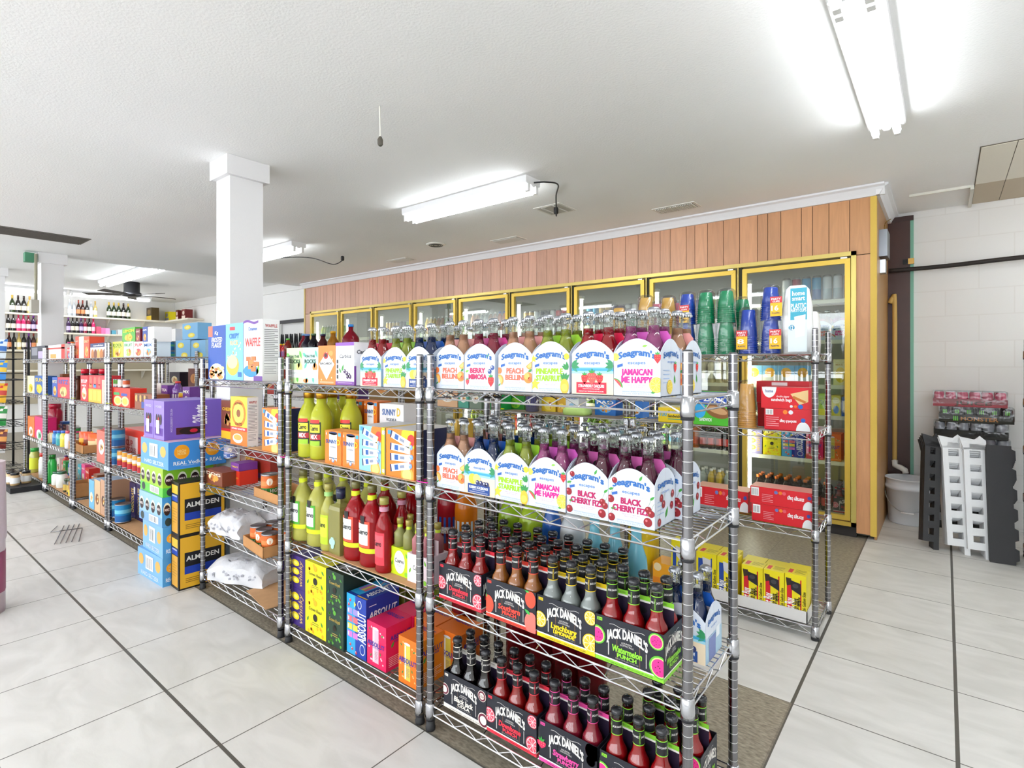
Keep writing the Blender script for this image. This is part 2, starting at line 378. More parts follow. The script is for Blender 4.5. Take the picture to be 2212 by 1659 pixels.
# brown boarded recess, green edge, back room trims
mb = MB(); mb.box(-.37, -.222, 5.425, 5.45, .0, CZ - .03, '#4A2F2A', 'wood'); mb.box(-.222, -.200, 5.43, 5.45, 0, CZ - .03, '#7FB8A2', 'paint'); mb.box(-.37, -.20, 5.42, 5.45, CZ - .07, CZ - .03, '#3E2724', 'wood'); struct('trim_6', mb)
mb = MB(); mb.box(-.205, .135, 4.872, 4.885, CZ - .018, CZ, '#E2E0D6', 'paint'); mb.box(.135, .155, 4.88, 5.44, CZ - .03, CZ, '#DAD8CE', 'paint'); struct('trim_7', mb)
mb = MB()
for i in range(9):
    mb.box(.16 + i * .155, .16 + i * .155 + .151, 4.06, 4.86, CZ - .006, CZ - .001, '#EAE4D6', 'paint')
    mb.box(.16 + i * .155, .16 + i * .155 + .151, 4.86, 5.44, CZ - .006, CZ - .001, '#BDAE96', 'paint')
mb.box(.155, 1.6, 4.05, 5.44, CZ - .003, CZ - .0005, '#6F675A', 'matte'); struct('trim_8', mb)
# ---------- fluorescent fixtures ----------
def fixture():
    t = thing('fluorescent_light', 'x', 'light')
    mb = MB(); l = .62
    mb.prism([(-.078, 0), (-.078, -.042), (-.07, -.05), (-.02, -.05), (-.012, -.062), (.012, -.062), (.02, -.05), (.07, -.05), (.078, -.042), (.078, 0)], -l, l, '#E9E9EA', 'paint', 'x'); obj('housing', mb, t)
    for s in (-1, 1):
        mb = MB(); mb.tube([(-l + .03, s * .044, -.08), (l - .03, s * .044, -.08)], .0165, '#FFFFFF', 'tube', 12); obj('lamp_tube', mb, t)
        for e in (-1, 1):
            mb = MB(); mb.box(e * l - (.03 if e > 0 else 0), e * l + (0 if e > 0 else .03), s * .044 - .012, s * .044 + .012, -.098, -.045, '#E8E8E8', 'paint'); obj('lamp_holder', mb, t)
    return t
def fix(x, y, z, rz, label): return place('fixture', fixture, (x, y, z), label, 'light', None, rz)
fix(-2.745, 2.87, CZ, 0, 'two-tube ceiling light with black cord, above the bottle racks')
fix(-.229, 2.67, CZ, pi / 2, 'two-tube ceiling light at upper right, pointing toward the white block wall')
fix(-5.71, 2.90, CZ, 0, 'two-tube ceiling light partly hidden behind the nearest white column')
fix(-8.55, 2.62, FZ, 0, 'two-tube ceiling light before the ceiling fan, nearer half of the pair')
fix(-9.8, 2.62, FZ, 0, 'two-tube ceiling light above the ceiling fan, farther half of the pair')
for i, (x, y, lb) in enumerate(((-12.2, 3.2, 'ceiling light over the wine shelves, right of the second white column'), (-12.2, 1.9, 'ceiling light over the wine shelves, left of the second white column'))): fix(x, y, FZ, pi / 2, lb)
for x, y, r, lb in ((-2.7, -.6, 0, 'ceiling light behind the viewpoint, over the front aisle'), (-5.7, -.6, 0, 'ceiling light over the left front aisle'), (1.6, .8, pi / 2, 'ceiling light over the right side of the shop'), (1.9, 3.2, pi / 2, 'ceiling light near the right wall'), (1.55, 4.75, 0, 'ceiling light over the corner beyond the right edge'), (-9, -.6, 0, 'ceiling light at the far left front'), (-.229, 1.41, pi / 2, 'ceiling light above the viewpoint'), (-.2, -1.6, 0, 'ceiling light by the shop window')):  # the corner light beyond the right edge is added to brighten the back wall
    fix(x, y, CZ + (FZ - CZ if x < -8 else 0), r, lb)
# ---------- wire shelving ----------
def post_mesh(h):
    p = [(.0126, .03)]; z = .03; q = []
    while z + .0254 < h:
        z += .0254; p += [(.0126, z - .0016), (.0126, z)]; q += [('#858487', 'chrome'), ('#E8E8E8', 'steel')]
    p.append((.0126, h)); q.append(('#858487', 'chrome')); mb = MB(); mb.lathe(p, 12, '#DADBDF', 'chrome', cols=q); mb.lathe([(.011, h), (.0115, h + .002), (.009, h + .004)], 10, '#4A4A4C', 'rubber'); return mb
PM = {}
def rack(x0, x1, y0, y1, hh, shelves, label, rz=0, group='chrome wire shelving units'):
    cx, cy = (x0 + x1) / 2, (y0 + y1) / 2; hw, hd = (x1 - x0) / 2, (y1 - y0) / 2
    t = thing('wire_shelving_unit', label, 'shelf', (cx, cy, 0), rz)
    if hh not in PM:
        PM[hh] = post_mesh(hh).mesh('post'); f = MB(); f.lathe([(.012, 0), (.016, .002), (.0165, .012), (.014, .016), (.0145, .034)], 12, '#2A2A2C', 'rubber'); PM['foot'] = f.mesh('foot')
        f = MB(); f.lathe([(.0172, -.042), (.0172, -.03), (.0165, .002), (.0138, .005)], 16, '#B9BABE', 'chrome'); f.lathe([(.0158, -.050), (.0158, -.042)], 12, '#26262A', 'rubber'); PM['collar'] = f.mesh('collar')
    for sx in (-1, 1):
        for sy in (-1, 1):
            p = obj('post', PM[hh], t, (sx * hw, sy * hd, 0)); obj('foot', PM['foot'], p)
    key = (round(hw, 4), round(hd, 4))
    if key not in PM:
        mb = MB(); r = .0028
        for sy in (-1, 1):
            y = sy * hd
            for z in (-.004, -.034): mb.rod((-hw, y, z), (hw, y, z), r, mat='chrome')
            n = int(hw * 2 / .05) ; n += n % 2
            pts = [(-hw + .02 + (2 * hw - .04) * i / n, y, -.008 if i % 2 else -.032) for i in range(n + 1)]
            mb.tube(pts, .0019, n=4)
        for sx in (-1, 1):
            x = sx * hw
            for z in (-.004, -.034): mb.rod((x, -hd, z), (x, hd, z), r)
            n = int(hd * 2 / .055); n += n % 2
            mb.tube([(x, -hd + .02 + (2 * hd - .04) * i / n, -.008 if i % 2 else -.032) for i in range(n + 1)], .0019, n=4)
        k = int(hd * 2 / .024)
        for i in range(1, k): mb.rod((-hw, -hd + 2 * hd * i / k, -.0025), (hw, -hd + 2 * hd * i / k, -.0025), .0019, n=4)
        for fxx in (-.5, 0, .5):
            n = int(hd * 2 / .05); n += n % 2
            mb.tube([(hw * fxx, -hd + 2 * hd * i / n, -.006 if i % 2 else -.028) for i in range(n + 1)], .0019, n=4)
        PM[key] = mb.mesh('shelf')
    for z in shelves:
        s = obj('shelf', PM[key], t, (0, 0, z))
        for sx in (-1, 1):
            for sy in (-1, 1): obj('collar', PM['collar'], s, (sx * hw, sy * hd, 0))
    return t
YF, YB = 1.235, 1.580
Z1 = [1.14, .812, .442, .087]; Z2 = [1.137, .811, .441, .077]; Z3 = [1.14, .81, .575, .34, .09]; Z4 = [1.271, .919, .466, .068]
R1 = (-1.341, -.468); R2 = (-2.252, -1.394); R3 = (-3.150, -2.318); R4 = (-4.772, -3.872); R5 = (-5.73, -4.84); R6 = (-6.72, -5.81); R7 = (-7.66, -6.79)
rack(*R1, YF, YB, 1.25, Z1, 'nearest chrome wire rack, full of fruit drink and dark six-pack carriers')
rack(*R2, YF, YB, 1.25, Z2, 'chrome wire rack with red and green cocktail jugs, left of the nearest rack')
rack(*R3, YF, YB, 1.25, Z3, 'five-shelf chrome wire rack with cereal boxes and silver flour bags')
rack(*R4, YF, YB, 1.377, Z4, 'chrome wire rack behind the stack of blue cases, with light blue boxes on top')
rack(*R5, YF, YB, 1.377, Z4, 'chrome wire rack with red boxes and orange snack bags, second left of blue cases')
rack(*R6, YF, YB, 1.377, Z4, 'chrome wire rack with blue snack boxes and small blue jars')
rack(*R7, YF, YB, 1.377, Z4, 'farthest left chrome wire rack of the front row, beside the black chip stand')
YG, YH = 2.70, 3.03
ZB = [1.271, .917, .481, .057]
xb = [(fx(1367, YG), -.449), (fx(1075, YG), fx(1353, YG)), ]
B1, B2 = xb
B3 = (B2[0] - .95, B2[0] - .04); B4 = (B3[0] - .95, B3[0] - .04); B5 = (B4[0] - .95, B4[0] - .04); B6 = (B5[0] - .95, B5[0] - .04)
for i, (b, lb) in enumerate(((B1, 'back row chrome wire rack holding plastic cups and yellow trash bag boxes'), (B2, 'back row chrome wire rack holding detergent and cleaning goods'), (B3, 'back row chrome wire rack behind the lime mix jugs'), (B4, 'back row chrome wire rack with juice jugs on top'), (B5, 'back row chrome wire rack left of the juice jugs'), (B6, 'leftmost back row chrome wire rack'))):
    rack(*b, YG, YH, 1.377, ZB, lb)
# ---------- fruit artwork ----------
def peach(p, x, y, r, l=3):
    p.ell(x, y, r, None, '#F2893B', l); p.ell(x - r * .3, y + r * .25, r * .6, None, '#F9B25A', l + 1); p.ell(x + r * .35, y - r * .2, r * .4, None, '#EE6A3A', l + 1); p.leaf(x, y + r * .9, r * 1.1, 30, '#3C8E3C', l + 2)
def slice_(p, x, y, r, l=3, a=200):
    p.ell(x, y, r, r * 1.0, '#F6A24A', l, a0=a, a1=a + 200); p.ell(x, y, r * .7, r * .7, '#FBC46E', l + 1, a0=a + 10, a1=a + 190)
def citrus(p, x, y, r, rind, pith, flesh, l=3, k=8, a=10):
    ry = r * p.w / p.h
    p.ell(x, y, r, ry, rind, l); p.ell(x, y, r * .88, ry * .88, pith, l + 1)
    for i in range(k):
        a0 = radians(a + i * 360 / k + 4); a1 = radians(a + (i + 1) * 360 / k - 4); am = (a0 + a1) / 2
        q = [(x + r * .08 * cos(am), y + ry * .08 * sin(am))] + [(x + r * .78 * cos(t), y + ry * .78 * sin(t)) for t in (a0, am, a1)]
        p.poly([(min(1, max(0, u)), min(1, max(0, v))) for u, v in q], flesh, l + 2)
def melon(p, x, y, r, l=3):
    p.ell(x, y, r, None, '#5DB52F', l); p.ell(x, y, r * .86, None, '#CFE98A', l + 1); p.ell(x, y, r * .76, None, '#F0308A', l + 2)
    for i in range(9):
        a = i * 2.4; q = r * .6 * (i / 9) ** .5; xx = x + q * cos(a); yy = y + q * sin(a) * p.w / p.h
        if .03 < xx < .97 and .03 < yy < .97: p.ell(xx, yy, r * .06, None, '#3A1028', l + 3, n=5)
def berry(p, x, y, r, l=3, c='#D8262F'):
    p.poly([(x - r * .8, y + r * .5), (x - r * .7, y - r * .3), (x, y - r * 1.1), (x + r * .7, y - r * .3), (x + r * .8, y + r * .5), (x, y + r * .9)], c, l)
    for i in range(6): p.ell(x + r * (-.4 + .4 * (i % 3)), y + r * (.35 - .5 * (i // 3)), r * .07, None, '#F6C87A', l + 1, n=4)
    for a in (40, 90, 140): p.leaf(x, y + r * .6, r * .8, a, '#3FA146', l + 2)
def cherry(p, x, y, r, l=3):
    p.poly([(x, y + r), (x + r * .08, y + r), (x + r * .9, y + r * 2.6), (x + r * .8, y + r * 2.6)], '#6B8A3A', l); p.ell(x, y, r, None, '#8E1420', l); p.ell(x - r * .3, y + r * .3, r * .28, None, '#E07078', l + 1, n=8)
def dots(p, cs, r, c, l=3):
    for x, y in cs: p.ell(x, y, r, None, c, l); p.ell(x - r * .25, y + r * .25, r * .35, None, '#FFFFFF', l + 1, n=6)
def starfruit(p, x, y, r, l=3):
    ry = r * p.w / p.h; p.poly([(max(0, x + (r if i % 2 == 0 else r * .45) * cos(radians(90 + i * 36))), max(0, y + (ry if i % 2 == 0 else ry * .45) * sin(radians(90 + i * 36)))) for i in range(10)], '#F5DE3C', l)
def pineapple(p, x, y, r, l=3):
    for a in (50, 75, 100, 125): p.leaf(x, y + r, r * 1.7, a, '#2F8A44', l)
    p.ell(x, y, r, r * 1.35, '#E8B93A', l + 1)
    p.ell(x, y - r * .2, r * .75, None, '#F4E05A', l + 2)
def palms(p, l=3):
    for s, x in ((1, .0), (-1, 1.0)):
        for a in (20, -10, -40, 45): p.leaf(x, .52, .2, a if s > 0 else 180 - a, '#2E8B57', l)

FLAV = {}
def f_peach(p):
    p.text('PEACH', .5, .42, .108, '#F2694A', bold=2.4, w=.5); p.text('BELLINI', .5, .285, .108, '#F2694A', bold=2.4, w=.56); peach(p, .9, .28, .13); slice_(p, .93, .55, .1); slice_(p, .04, .22, .12, a=-60); p.ell(.03, .42, .08, None, '#EE7A3E', 3); p.leaf(.0, .1, .1, 40)
def f_mimosa(p):
    p.text('BERRY', .44, .42, .108, '#C21F5C', bold=2.4, w=.5); p.text('MIMOSA', .44, .285, .108, '#C21F5C', bold=2.4, w=.6); berry(p, .88, .2, .12); berry(p, .1, .17, .07, c='#E23A50'); dots(p, ((.84, .4), (.93, .48)), .06, '#2F4C92'); p.leaf(.02, .38, .14, 20, '#7CC242'); p.leaf(.7, .7, .16, 30, '#8CCB4A')
def f_star(p):
    p.text('PINEAPPLE', .47, .42, .108, '#9BD313', bold=2.4, w=.72); p.text('STARFRUIT', .47, .285, .108, '#9BD313', bold=2.4, w=.72); starfruit(p, .08, .16, .15); pineapple(p, .88, .13, .11); p.ell(.93, .7, .07, None, '#F2D030', 3); starfruit(p, .04, .66, .1)
    for a in (100, 130, 150): p.leaf(.96, .45, .18, a, '#2F8A44', 3)
def f_happy(p):
    p.text('JAMAICAN', .5, .42, .108, '#E01E8C', bold=2.4, w=.66); p.text('ME HAPPY', .5, .285, .108, '#E01E8C', bold=2.4, w=.66); p.ell(.0, .13, .2, None, '#4FA33A', 3, a0=0, a1=90); p.ell(.0, .14, .17, None, '#EA4A4A', 4, a0=0, a1=90); citrus(p, .92, .2, .15, '#F2CE2E', '#F8E98A', '#F0D344'); berry(p, .94, .66, .09); p.ell(.04, .68, .08, None, '#F2DC5A', 3); p.leaf(.62, .86, .12, 10, '#8CCB4A'); p.leaf(.8, .06, .14, 20)
def f_cherry(p):
    p.text('BLACK', .5, .42, .108, '#B01158', bold=2.4, w=.44); p.text('CHERRY FIZZ', .5, .285, .108, '#B01158', bold=2.4, w=.8)
    for x, y, r in ((.05, .42, .08), (.87, .33, .07), (.93, .27, .07), (.07, .1, .08), (.86, .12, .09), (.14, .76, .06)): cherry(p, x, y, r)
    for x, y, a in ((.0, .58, 20), (.05, .25, 10), (.9, .5, 40), (.68, .8, 60)): p.leaf(x, y, .13, a)
def f_beach(name, c, fr):
    def f(p):
        p.rect(0, 0, 1, .46, '#EBD6BA', 1); p.rect(0, .38, 1, .5, '#9CCFE2', 2); p.rect(0, .43, 1, .48, '#3FA0CE', 3); palms(p)
        if fr: berry(p, .32, .29, .1, 4); berry(p, .68, .29, .1, 4); berry(p, .5, .31, .13, 6, '#E2504A')
        else: p.ell(.28, .33, .13, None, '#F3DC3E', 4); p.ell(.42, .34, .12, None, '#F8E97A', 5); dots(p, ((.45, .27), (.56, .26), (.68, .25), (.76, .25)), .06, '#2C3468', 6)
        p.rect(.12, .02, .84, .22, c, 4); p.text(name, .48, .155, .055, '#FFFFFF', 5, w=.62); p.text('MADE WITH NATURAL FLAVORS', .48, .1, .02, '#FFFFFF', 5, bold=0, w=.4); p.text('PREMIUM MALT BEVERAGE WITH FLAVORS', .48, .055, .02, '#FFFFFF', 5, bold=0, w=.6)
    return f
FL = {'PB': (f_peach, '#F2B088', '#F2A8A4', 'peach'), 'BM': (f_mimosa, '#AE1C42', '#E04A98', 'dark berry'), 'PS': (f_star, '#B8C438', '#A5DB3A', 'lime green'),
      'SD': (f_beach('STRAWBERRY DAIQUIRI', '#D8173A', 1), '#C4101E', '#E01848', 'strawberry red'), 'JH': (f_happy, '#C45098', '#DE62C4', 'magenta'),
      'BA': (f_beach('BLUEBERRY ACAI LEMONADE', '#1C468F', 0), '#16306E', '#1450A8', 'dark blue'), 'BC': (f_cherry, '#6C143C', '#D060A8', 'dark cherry')}
CW, CD_ = .127, .127
def arch(w, c, a, n=18): return [(-w / 2, 0)] + [(w / 2, 0)] + [(w / 2 - w * i / n, c + (a - c) * sin(pi * i / n) ** .85 if 0 < i < n else c) for i in range(n + 1)]
def carrier4(fl):
    art, liq, han, nme = FL[fl]; mb = MB(); w, d = CW, CD_; wh = '#D3DAE6'; pl = arch(w, .108, .145); th = .0012
    for y in (-d / 2, d / 2 - th): mb.prism(pl, y, y + th, wh, 'print', 'y')
    for x in (-w / 2, w / 2 - th): mb.prism(arch(d, .108, .145), x, x + th, wh, 'print', 'x')
    mb.box(-w / 2, w / 2, -d / 2, d / 2, 0, .0015, wh)
    for y in (-.0003,):   # centre handle
        mb.prism([(-w / 2, 0), (w / 2, 0), (w / 2, .15), (w * .42, .165), (-w * .42, .165), (-w / 2, .15)], y, y + .0006, han, 'print', 'y')
        hp = Panel(mb, (-w / 2, -.0003, 0), (1, 0, 0), (0, 0, 1), w, .165, .00025); hp.rect(.0, .62, 1, .78, '#F3E6EE', 1); hp.ell(.5, .8, .14, .07, '#3A2A30', 2)
    p = front(mb, w, d, .145)
    p.text("Seagram's", .5, .695, .115, '#2464AE', 2, w=.8, arc=.07, bold=1.9); p.text('escapes', .5, .585, .06, '#3F74BC', 2, w=.38, bold=.4)
    p.rect(.15, .515, .85, .519, '#A9C4D8', 1)
    if fl not in ('SD', 'BA'): p.poly([(.08, .54), (.2, .57), (.2, .52), (.08, .49)], '#2A5FB0', 3); p.text('MADE WITH NATURAL', .5, .19, .025, '#C59AAE', 1, bold=0, w=.4); p.text('FRUIT FLAVOR', .5, .155, .025, '#C59AAE', 1, bold=0, w=.28); p.text('PREMIUM MALT BEVERAGE WITH NATURAL FLAVORS', .5, .075, .022, '#8FA5CC', 1, bold=0, w=.62); p.text('11.2 FL OZ BOTTLES', .5, .04, .022, '#8FA5CC', 1, bold=0, w=.6)
    art(p)
    q = side(mb, w, d, .145); q.text("Seagram's", .5, .70, .1, '#2464AE', 2, w=.74, arc=.06, bold=1.7); q.text('escapes', .5, .6, .05, '#4E7FC0', 2, w=.36, bold=0)
    if fl == 'BC':
        for x, y in ((.3, .5), (.4, .38), (.85, .5), (.8, .3), (.2, .1)): cherry(q, x, y, .08)
        q.leaf(.5, .12, .25, 60)
    elif fl in ('SD', 'BA'): q.rect(0, 0, 1, .45, '#A6C6DC', 1); q.rect(.2, 0, .6, .42, '#6E7CB0', 2); q.rect(.62, .3, .84, .5, '#E8EEF4', 3)
    else: citrus(q, .42, .16, .14, '#F2CE2E', '#F8E98A', '#F0D344'); berry(q, .7, .5, .09); q.leaf(.7, .2, .2, 100)
    for i in range(4): q.rect(.12, .44 - i * .07, .42, .455 - i * .07, '#9FB8DC', 1)
    o = obj('drink_carrier', mb); return o
def bottle4(fl):
    liq = FL[fl][1]; bd = MB()
    prof = [(.024, 0), (.0295, .004), (.0302, .03), (.0302, .104), (.0285, .117), (.0235, .132), (.0175, .146), (.0148, .158)]
    bd.lathe(prof, 16, '#FFFFFF', 'glass'); bd.lathe([(.0148, .158), (.0132, .19), (.0128, .203), (.0142, .206), (.0142, .211), (.0125, .214)], 14, '#FFFFFF', 'glass_neck')
    o = obj('drink_bottle', bd)
    m = MB(); m.lathe([(.020, .003), (.0285, .006), (.0293, .03), (.0293, .104), (.0275, .117), (.0225, .132), (.0165, .146), (.0139, .158), (.0131, .176)], 16, liq, 'liquid'); obj('liquid', m, o)
    m = MB(); m.lathe([(.0158, .210), (.0162, .213), (.0148, .219), (.011, .2225), (.004, .2235)], 21, '#9FA2A8', 'steel')
    for i in range(14):
        a = 2 * pi * i / 14; m.box(.0158 * cos(a) - .001, .0158 * cos(a) + .001, .0158 * sin(a) - .001, .0158 * sin(a) + .001, .2095, .2145, '#F2F2F2', 'steel')
    obj('cap', m, o); return o
POS4 = (('front left', -.5, -.5), ('front right', .5, -.5), ('back left', -.5, .5), ('back right', .5, .5))
def pack4(fl, x, y, z, ref, rz=0):
    nme = FL[fl][3]
    place('c4' + fl, lambda: carrier4(fl), (x, y, z), 'white four-bottle carrier, ' + ref, 'carrier', 'white four-bottle drink carriers', rz)
    for pn, a, b in POS4:
        dx, dy = a * .0625, b * .0625; ca, sa = cos(rz), sin(rz)
        place('b4' + fl, lambda: bottle4(fl), (x + dx * ca - dy * sa, y + dx * sa + dy * ca, z + .0022), f'{pn} {nme} bottle in {ref}', 'bottle', 'clear glass bottles in white carriers', rz + random.uniform(-2, 2))
def spaced(xs, w):
    for i in range(1, len(xs)): xs[i] = max(xs[i], xs[i - 1] + w)
    return xs
def row4(seq, z, y, desc, names, xs):
    spaced(xs, CW + .0012)
    for fl, x, n in zip(seq, xs, names): pack4(fl, x, y, z, n + desc)
yf = YF + .0205 + CD_ / 2
e = [932, 993, 1066, 1136, 1225, 1312]
xs = [fx(a, YF) + .066 for a in e]
row4(['PB', 'BM', 'PB', 'PS', 'SD', 'JH'], Z1[0], yf, ' on top shelf', ['leftmost peach pack', 'berry mimosa pack', 'second peach pack', 'pineapple pack', 'strawberry beach-print pack', 'watermelon and lemon pack'], xs)
yb2 = yf + CD_ + .004
xr = fx(1479, yb2 - .064) - .064; xs = [xr - .1285 * (5 - i) for i in range(6)]
row4(['PB', 'BM', 'PB', 'PS', 'SD', 'PB'], Z1[0], yb2, ', nearest rack top', ['second row behind leftmost peach', 'second row behind berry mimosa', 'second row behind second peach', 'second row behind pineapple', 'second row behind strawberry', 'far right peach pack behind watermelon'], xs)
e = [936, 993, 1061, 1134, 1217, 1300]; xs = [fx(a, YF) + .0655 for a in e]
s2 = ['PB', 'BA', 'PS', 'JH', 'BC', 'BC']; n2 = ['peach pack', 'blueberry beach-print pack', 'pineapple pack', 'watermelon pack', 'left cherry pack', 'right cherry pack']
row4(s2, Z1[1], yf - .006, ', second shelf front', n2, xs)
xr = fx(1476, yb2 - .068) - .064; xs = [xr - .1285 * (5 - i) for i in range(6)]
row4(s2, Z1[1], yb2 - .004, ', second shelf', ['second row ' + n for n in n2], xs)
e = [768, 818, 867]; xs = [fx(a, YF) + .0655 for a in e]
s2 = ['SD', 'PS', 'BA']; row4(s2, Z2[0], yf, ' left of rack posts', ['strawberry pack', 'pineapple pack', 'blueberry pack'], xs); row4(s2, Z2[0], yb2, ' left of rack posts', ['rear strawberry pack', 'rear pineapple pack', 'rear blueberry pack'], xs)
# ---------- dark six packs ----------
def j_grape(p):
    for x, y, r in ((.06, .45, .12), (.93, .83, .1), (.93, .26, .13)): citrus(p, x, y, r, '#B8253F', '#F6D9DC', '#EE4F62')
def j_peach(p):
    for x, y, r, c in ((.05, .33, .11, '#F2503A'), (.9, .8, .1, '#F2503A'), (.92, .22, .13, '#F4766A')): p.ell(x, y, r, r * 2.1, c, 3); p.leaf(x - .02, y + r * 1.6, .13, 150, '#3DAE4A', 4)
def j_lemon(p):
    for x, y, r in ((.05, .42, .12), (.93, .85, .1), (.93, .28, .13)): citrus(p, x, y, r, '#EFC22A', '#F9EFC0', '#F3B928')
def j_melon(p):
    for x, y, r in ((.03, .55, .13), (.9, .82, .11), (.95, .3, .15)): melon(p, x, y, r)
def j_straw(p):
    for x, y, r in ((.05, .42, .1), (.93, .2, .1)): berry(p, x, y, r, c='#E8285A'); p.ell(.93, .85, .12, None, '#E8285A', 3); p.ell(.9, .62, .07, None, '#1A1A20', 6); p.text('NEW!', .9, .62, .05, '#FFFFFF', 7, w=.1, rot=0)
def j_cola(p):
    for x, y, r in ((.03, .5, .1), (.9, .82, .09), (.93, .2, .12)): p.ell(x, y, r, None, '#F4E9DC', 3); p.ell(x, y, r * .9, None, '#6B2038', 4); p.ell(x, y, r * .6, None, '#F4E9DC', 5)
    p.text('COLA', .9, .82, .07, '#6B2038', 6, w=.1)
JD = {'GR': (j_grape, 'Downhome', 'PUNCH', '#E8384A', '#C41C1C', 'red'), 'PE': (j_peach, 'Southern', 'PEACH', '#F04A3A', '#CE7A30', 'amber'), 'LE': (j_lemon, 'Lynchburg', 'LEMONADE', '#F2CE1E', '#B9BFBE', 'cloudy grey'),
      'WM': (j_melon, 'Watermelon', 'PUNCH', '#8FD83A', '#CC141C', 'bright red'), 'ST': (j_straw, 'Strawberry', 'PUNCH', '#EE4FA0', '#BC2440', 'pinkish red'), 'CO': (j_cola, 'Black Jack', 'COLA', '#EDE7DC', '#1A0C10', 'near-black')}
SW, SD6 = .19, .127
def carrier6(fl):
    art, t1, t2, ac, liq, nme = JD[fl]; mb = MB(); bk = '#20222C'; w, d, h = SW, SD6, .118; th = .0012
    for y in (-d / 2, d / 2 - th): mb.box(-w / 2, w / 2, y, y + th, 0, h, bk)
    for x in (-w / 2, w / 2 - th): mb.box(x, x + th, -d / 2, d / 2, 0, h, bk)
    mb.box(-w / 2, w / 2, -d / 2, d / 2, 0, .0015, bk)
    for x in (-w / 6, w / 6): mb.box(x - .0005, x + .0005, -d / 2, d / 2, 0, h * .8, '#B48A5A', 'kraft')
    mb.prism([(-w / 2, 0), (w / 2, 0), (w / 2, .172), (-w / 2, .172)], -.0003, .0003, '#241A30', 'print', 'y')
    hp = Panel(mb, (-w / 2, -.0003, 0), (1, 0, 0), (0, 0, 1), w, .172, .00025); hp.rect(0, .93, 1, 1, ac, 1); hp.rect(0, .9, 1, .93, '#F4F0EC', 1); hp.ell(.5, .78, .12, .06, '#0E1218', 1); hp.text('CONTAINS ALCOHOL', .2, .965, .03, bk, 2, w=.2, bold=0); hp.text('CONTAINS ALCOHOL', .8, .965, .03, bk, 2, w=.2, bold=0)
    for p, q in ((front(mb, w, d, h), 1), (side(mb, w, d, h), 0)):
        p.rect(0, 0, 1, .085, ac, 1); p.rect(0, .085, 1, .115, '#F4F1EC', 1)
        p.text("JACK DANIEL'S", .48, .61, .21, '#EDE9E2', 2, w=.6 if q else .85, arc=.13, bold=1.6)
        p.wave(.22, .46, .86, .018, '#C9C6C2', 2); p.wave(.5, .74, .86, .018, '#C9C6C2', 2, ph=3)
        p.text('COUNTRY', .48, .535, .035, '#C9C6C2', 2, w=.16, arc=.01); p.text('COCKTAILS', .48, .485, .035, '#C9C6C2', 2, w=.2, arc=.01)
        p.text(t1, .48, .38, .14, ac, 2, w=.44 if q else .7, skew=.12, bold=1.6); p.text(t2, .48, .245, .085, ac, 2, w=(.36 if len(t2) > 5 else .28) if q else .42, bold=2.6)
        p.text('SERVE CHILLED OVER ICE', .48, .165, .028, '#A9A6A2', 2, w=.34, bold=0)
        if q:
            p.wave(.2, .215, .18, .0, '#C9C6C2', 2, th=.3, n=1); p.wave(.755, .765, .18, .0, '#C9C6C2', 2, th=.3, n=1)
            p.text('CONTAINS ALCOHOL  -  4.8% ALCOHOL BY VOLUME', .5, .04, .035, bk if fl != 'GR' else '#7A1220', 2, w=.7, bold=0); p.rect(.03, .88, .11, .95, ac, 2); p.text('21+', .07, .915, .05, '#101014', 3, w=.06)
            art(p)
    return obj('drink_carrier', mb)
def bottle6(fl):
    art, t1, t2, ac, liq, nme = JD[fl]
    bd = MB(); bd.lathe([(.024, 0), (.0295, .004), (.0302, .03), (.0302, .10), (.0295, .112), (.0262, .122), (.0205, .131), (.0165, .142), (.0150, .158), (.0140, .20), (.0148, .203), (.0148, .211), (.013, .213)], 16, '#FFFFFF', 'glass')
    o = obj('drink_bottle', bd)
    m = MB(); m.lathe([(.02, .003), (.0285, .006), (.0293, .03), (.0293, .10), (.0285, .112), (.0252, .122), (.0196, .131), (.0157, .142), (.0141, .158), (.0132, .185)], 16, liq, 'liquid'); obj('liquid', m, o)
    m = MB(); m.lathe([(.0154, .158), (.0154, .160), (.0154, .161), (.0146, .193), (.0146, .194), (.0146, .196)], 16, '#1B1B1E', 'print', cols=[(ac, 'print'), ('#1B1B1E', 'print'), ('#1B1B1E', 'print'), ('#1B1B1E', 'print'), (ac, 'print')], caps=False)
    for a in (0, 120, 240):
        v, f, wd = txt("JACK DANIEL'S", .6); hm = .007; W2 = .028
        m.faces([(.0156 * sin(radians(a) + (x / wd - .5) * W2 / .0152), -.0156 * cos(radians(a) + (x / wd - .5) * W2 / .0152), .178 + (y) * hm) for x, y in v], f, '#F0EEEA')
        v, f, wd = txt("COCKTAILS", .6); m.faces([(.0157 * sin(radians(a + 60) - (y * .0045) / .0152), -.0157 * cos(radians(a + 60) - (y * .0045) / .0152), .163 + (x / wd) * .028) for x, y in v], f, ac)
    obj('neck_label', m, o)
    m = MB(); m.lathe([(.0158, .209), (.0165, .212), (.0158, .218), (.012, .2225), (.004, .224)], 18, '#26262A', 'gloss'); obj('cap', m, o)
    return o
def pack6(fl, x, y, z, ref, n=6):
    nme = JD[fl][5]
    place('c6' + fl, lambda: carrier6(fl), (x, y, z), 'black six-bottle carrier, ' + ref, 'carrier', 'black six-bottle drink carriers')
    for r, b in (('front', -.5), ('back', .5)):
        for c, a in (('left', -1), ('middle', 0), ('right', 1)):
            place('b6' + fl, lambda: bottle6(fl), (x + a * .0625, y + b * .0625, z + .0022), f'{r} {c} {nme} bottle in {ref}', 'bottle', 'black-capped bottles in black carriers', random.uniform(-3, 3))
e = [938, 1040, 1150, 1272]; xs = spaced([fx(a, YF) + .097 for a in e], SW + .0012); y6 = YF + .0205 + SD6 / 2; y6b = y6 + SD6 + .003
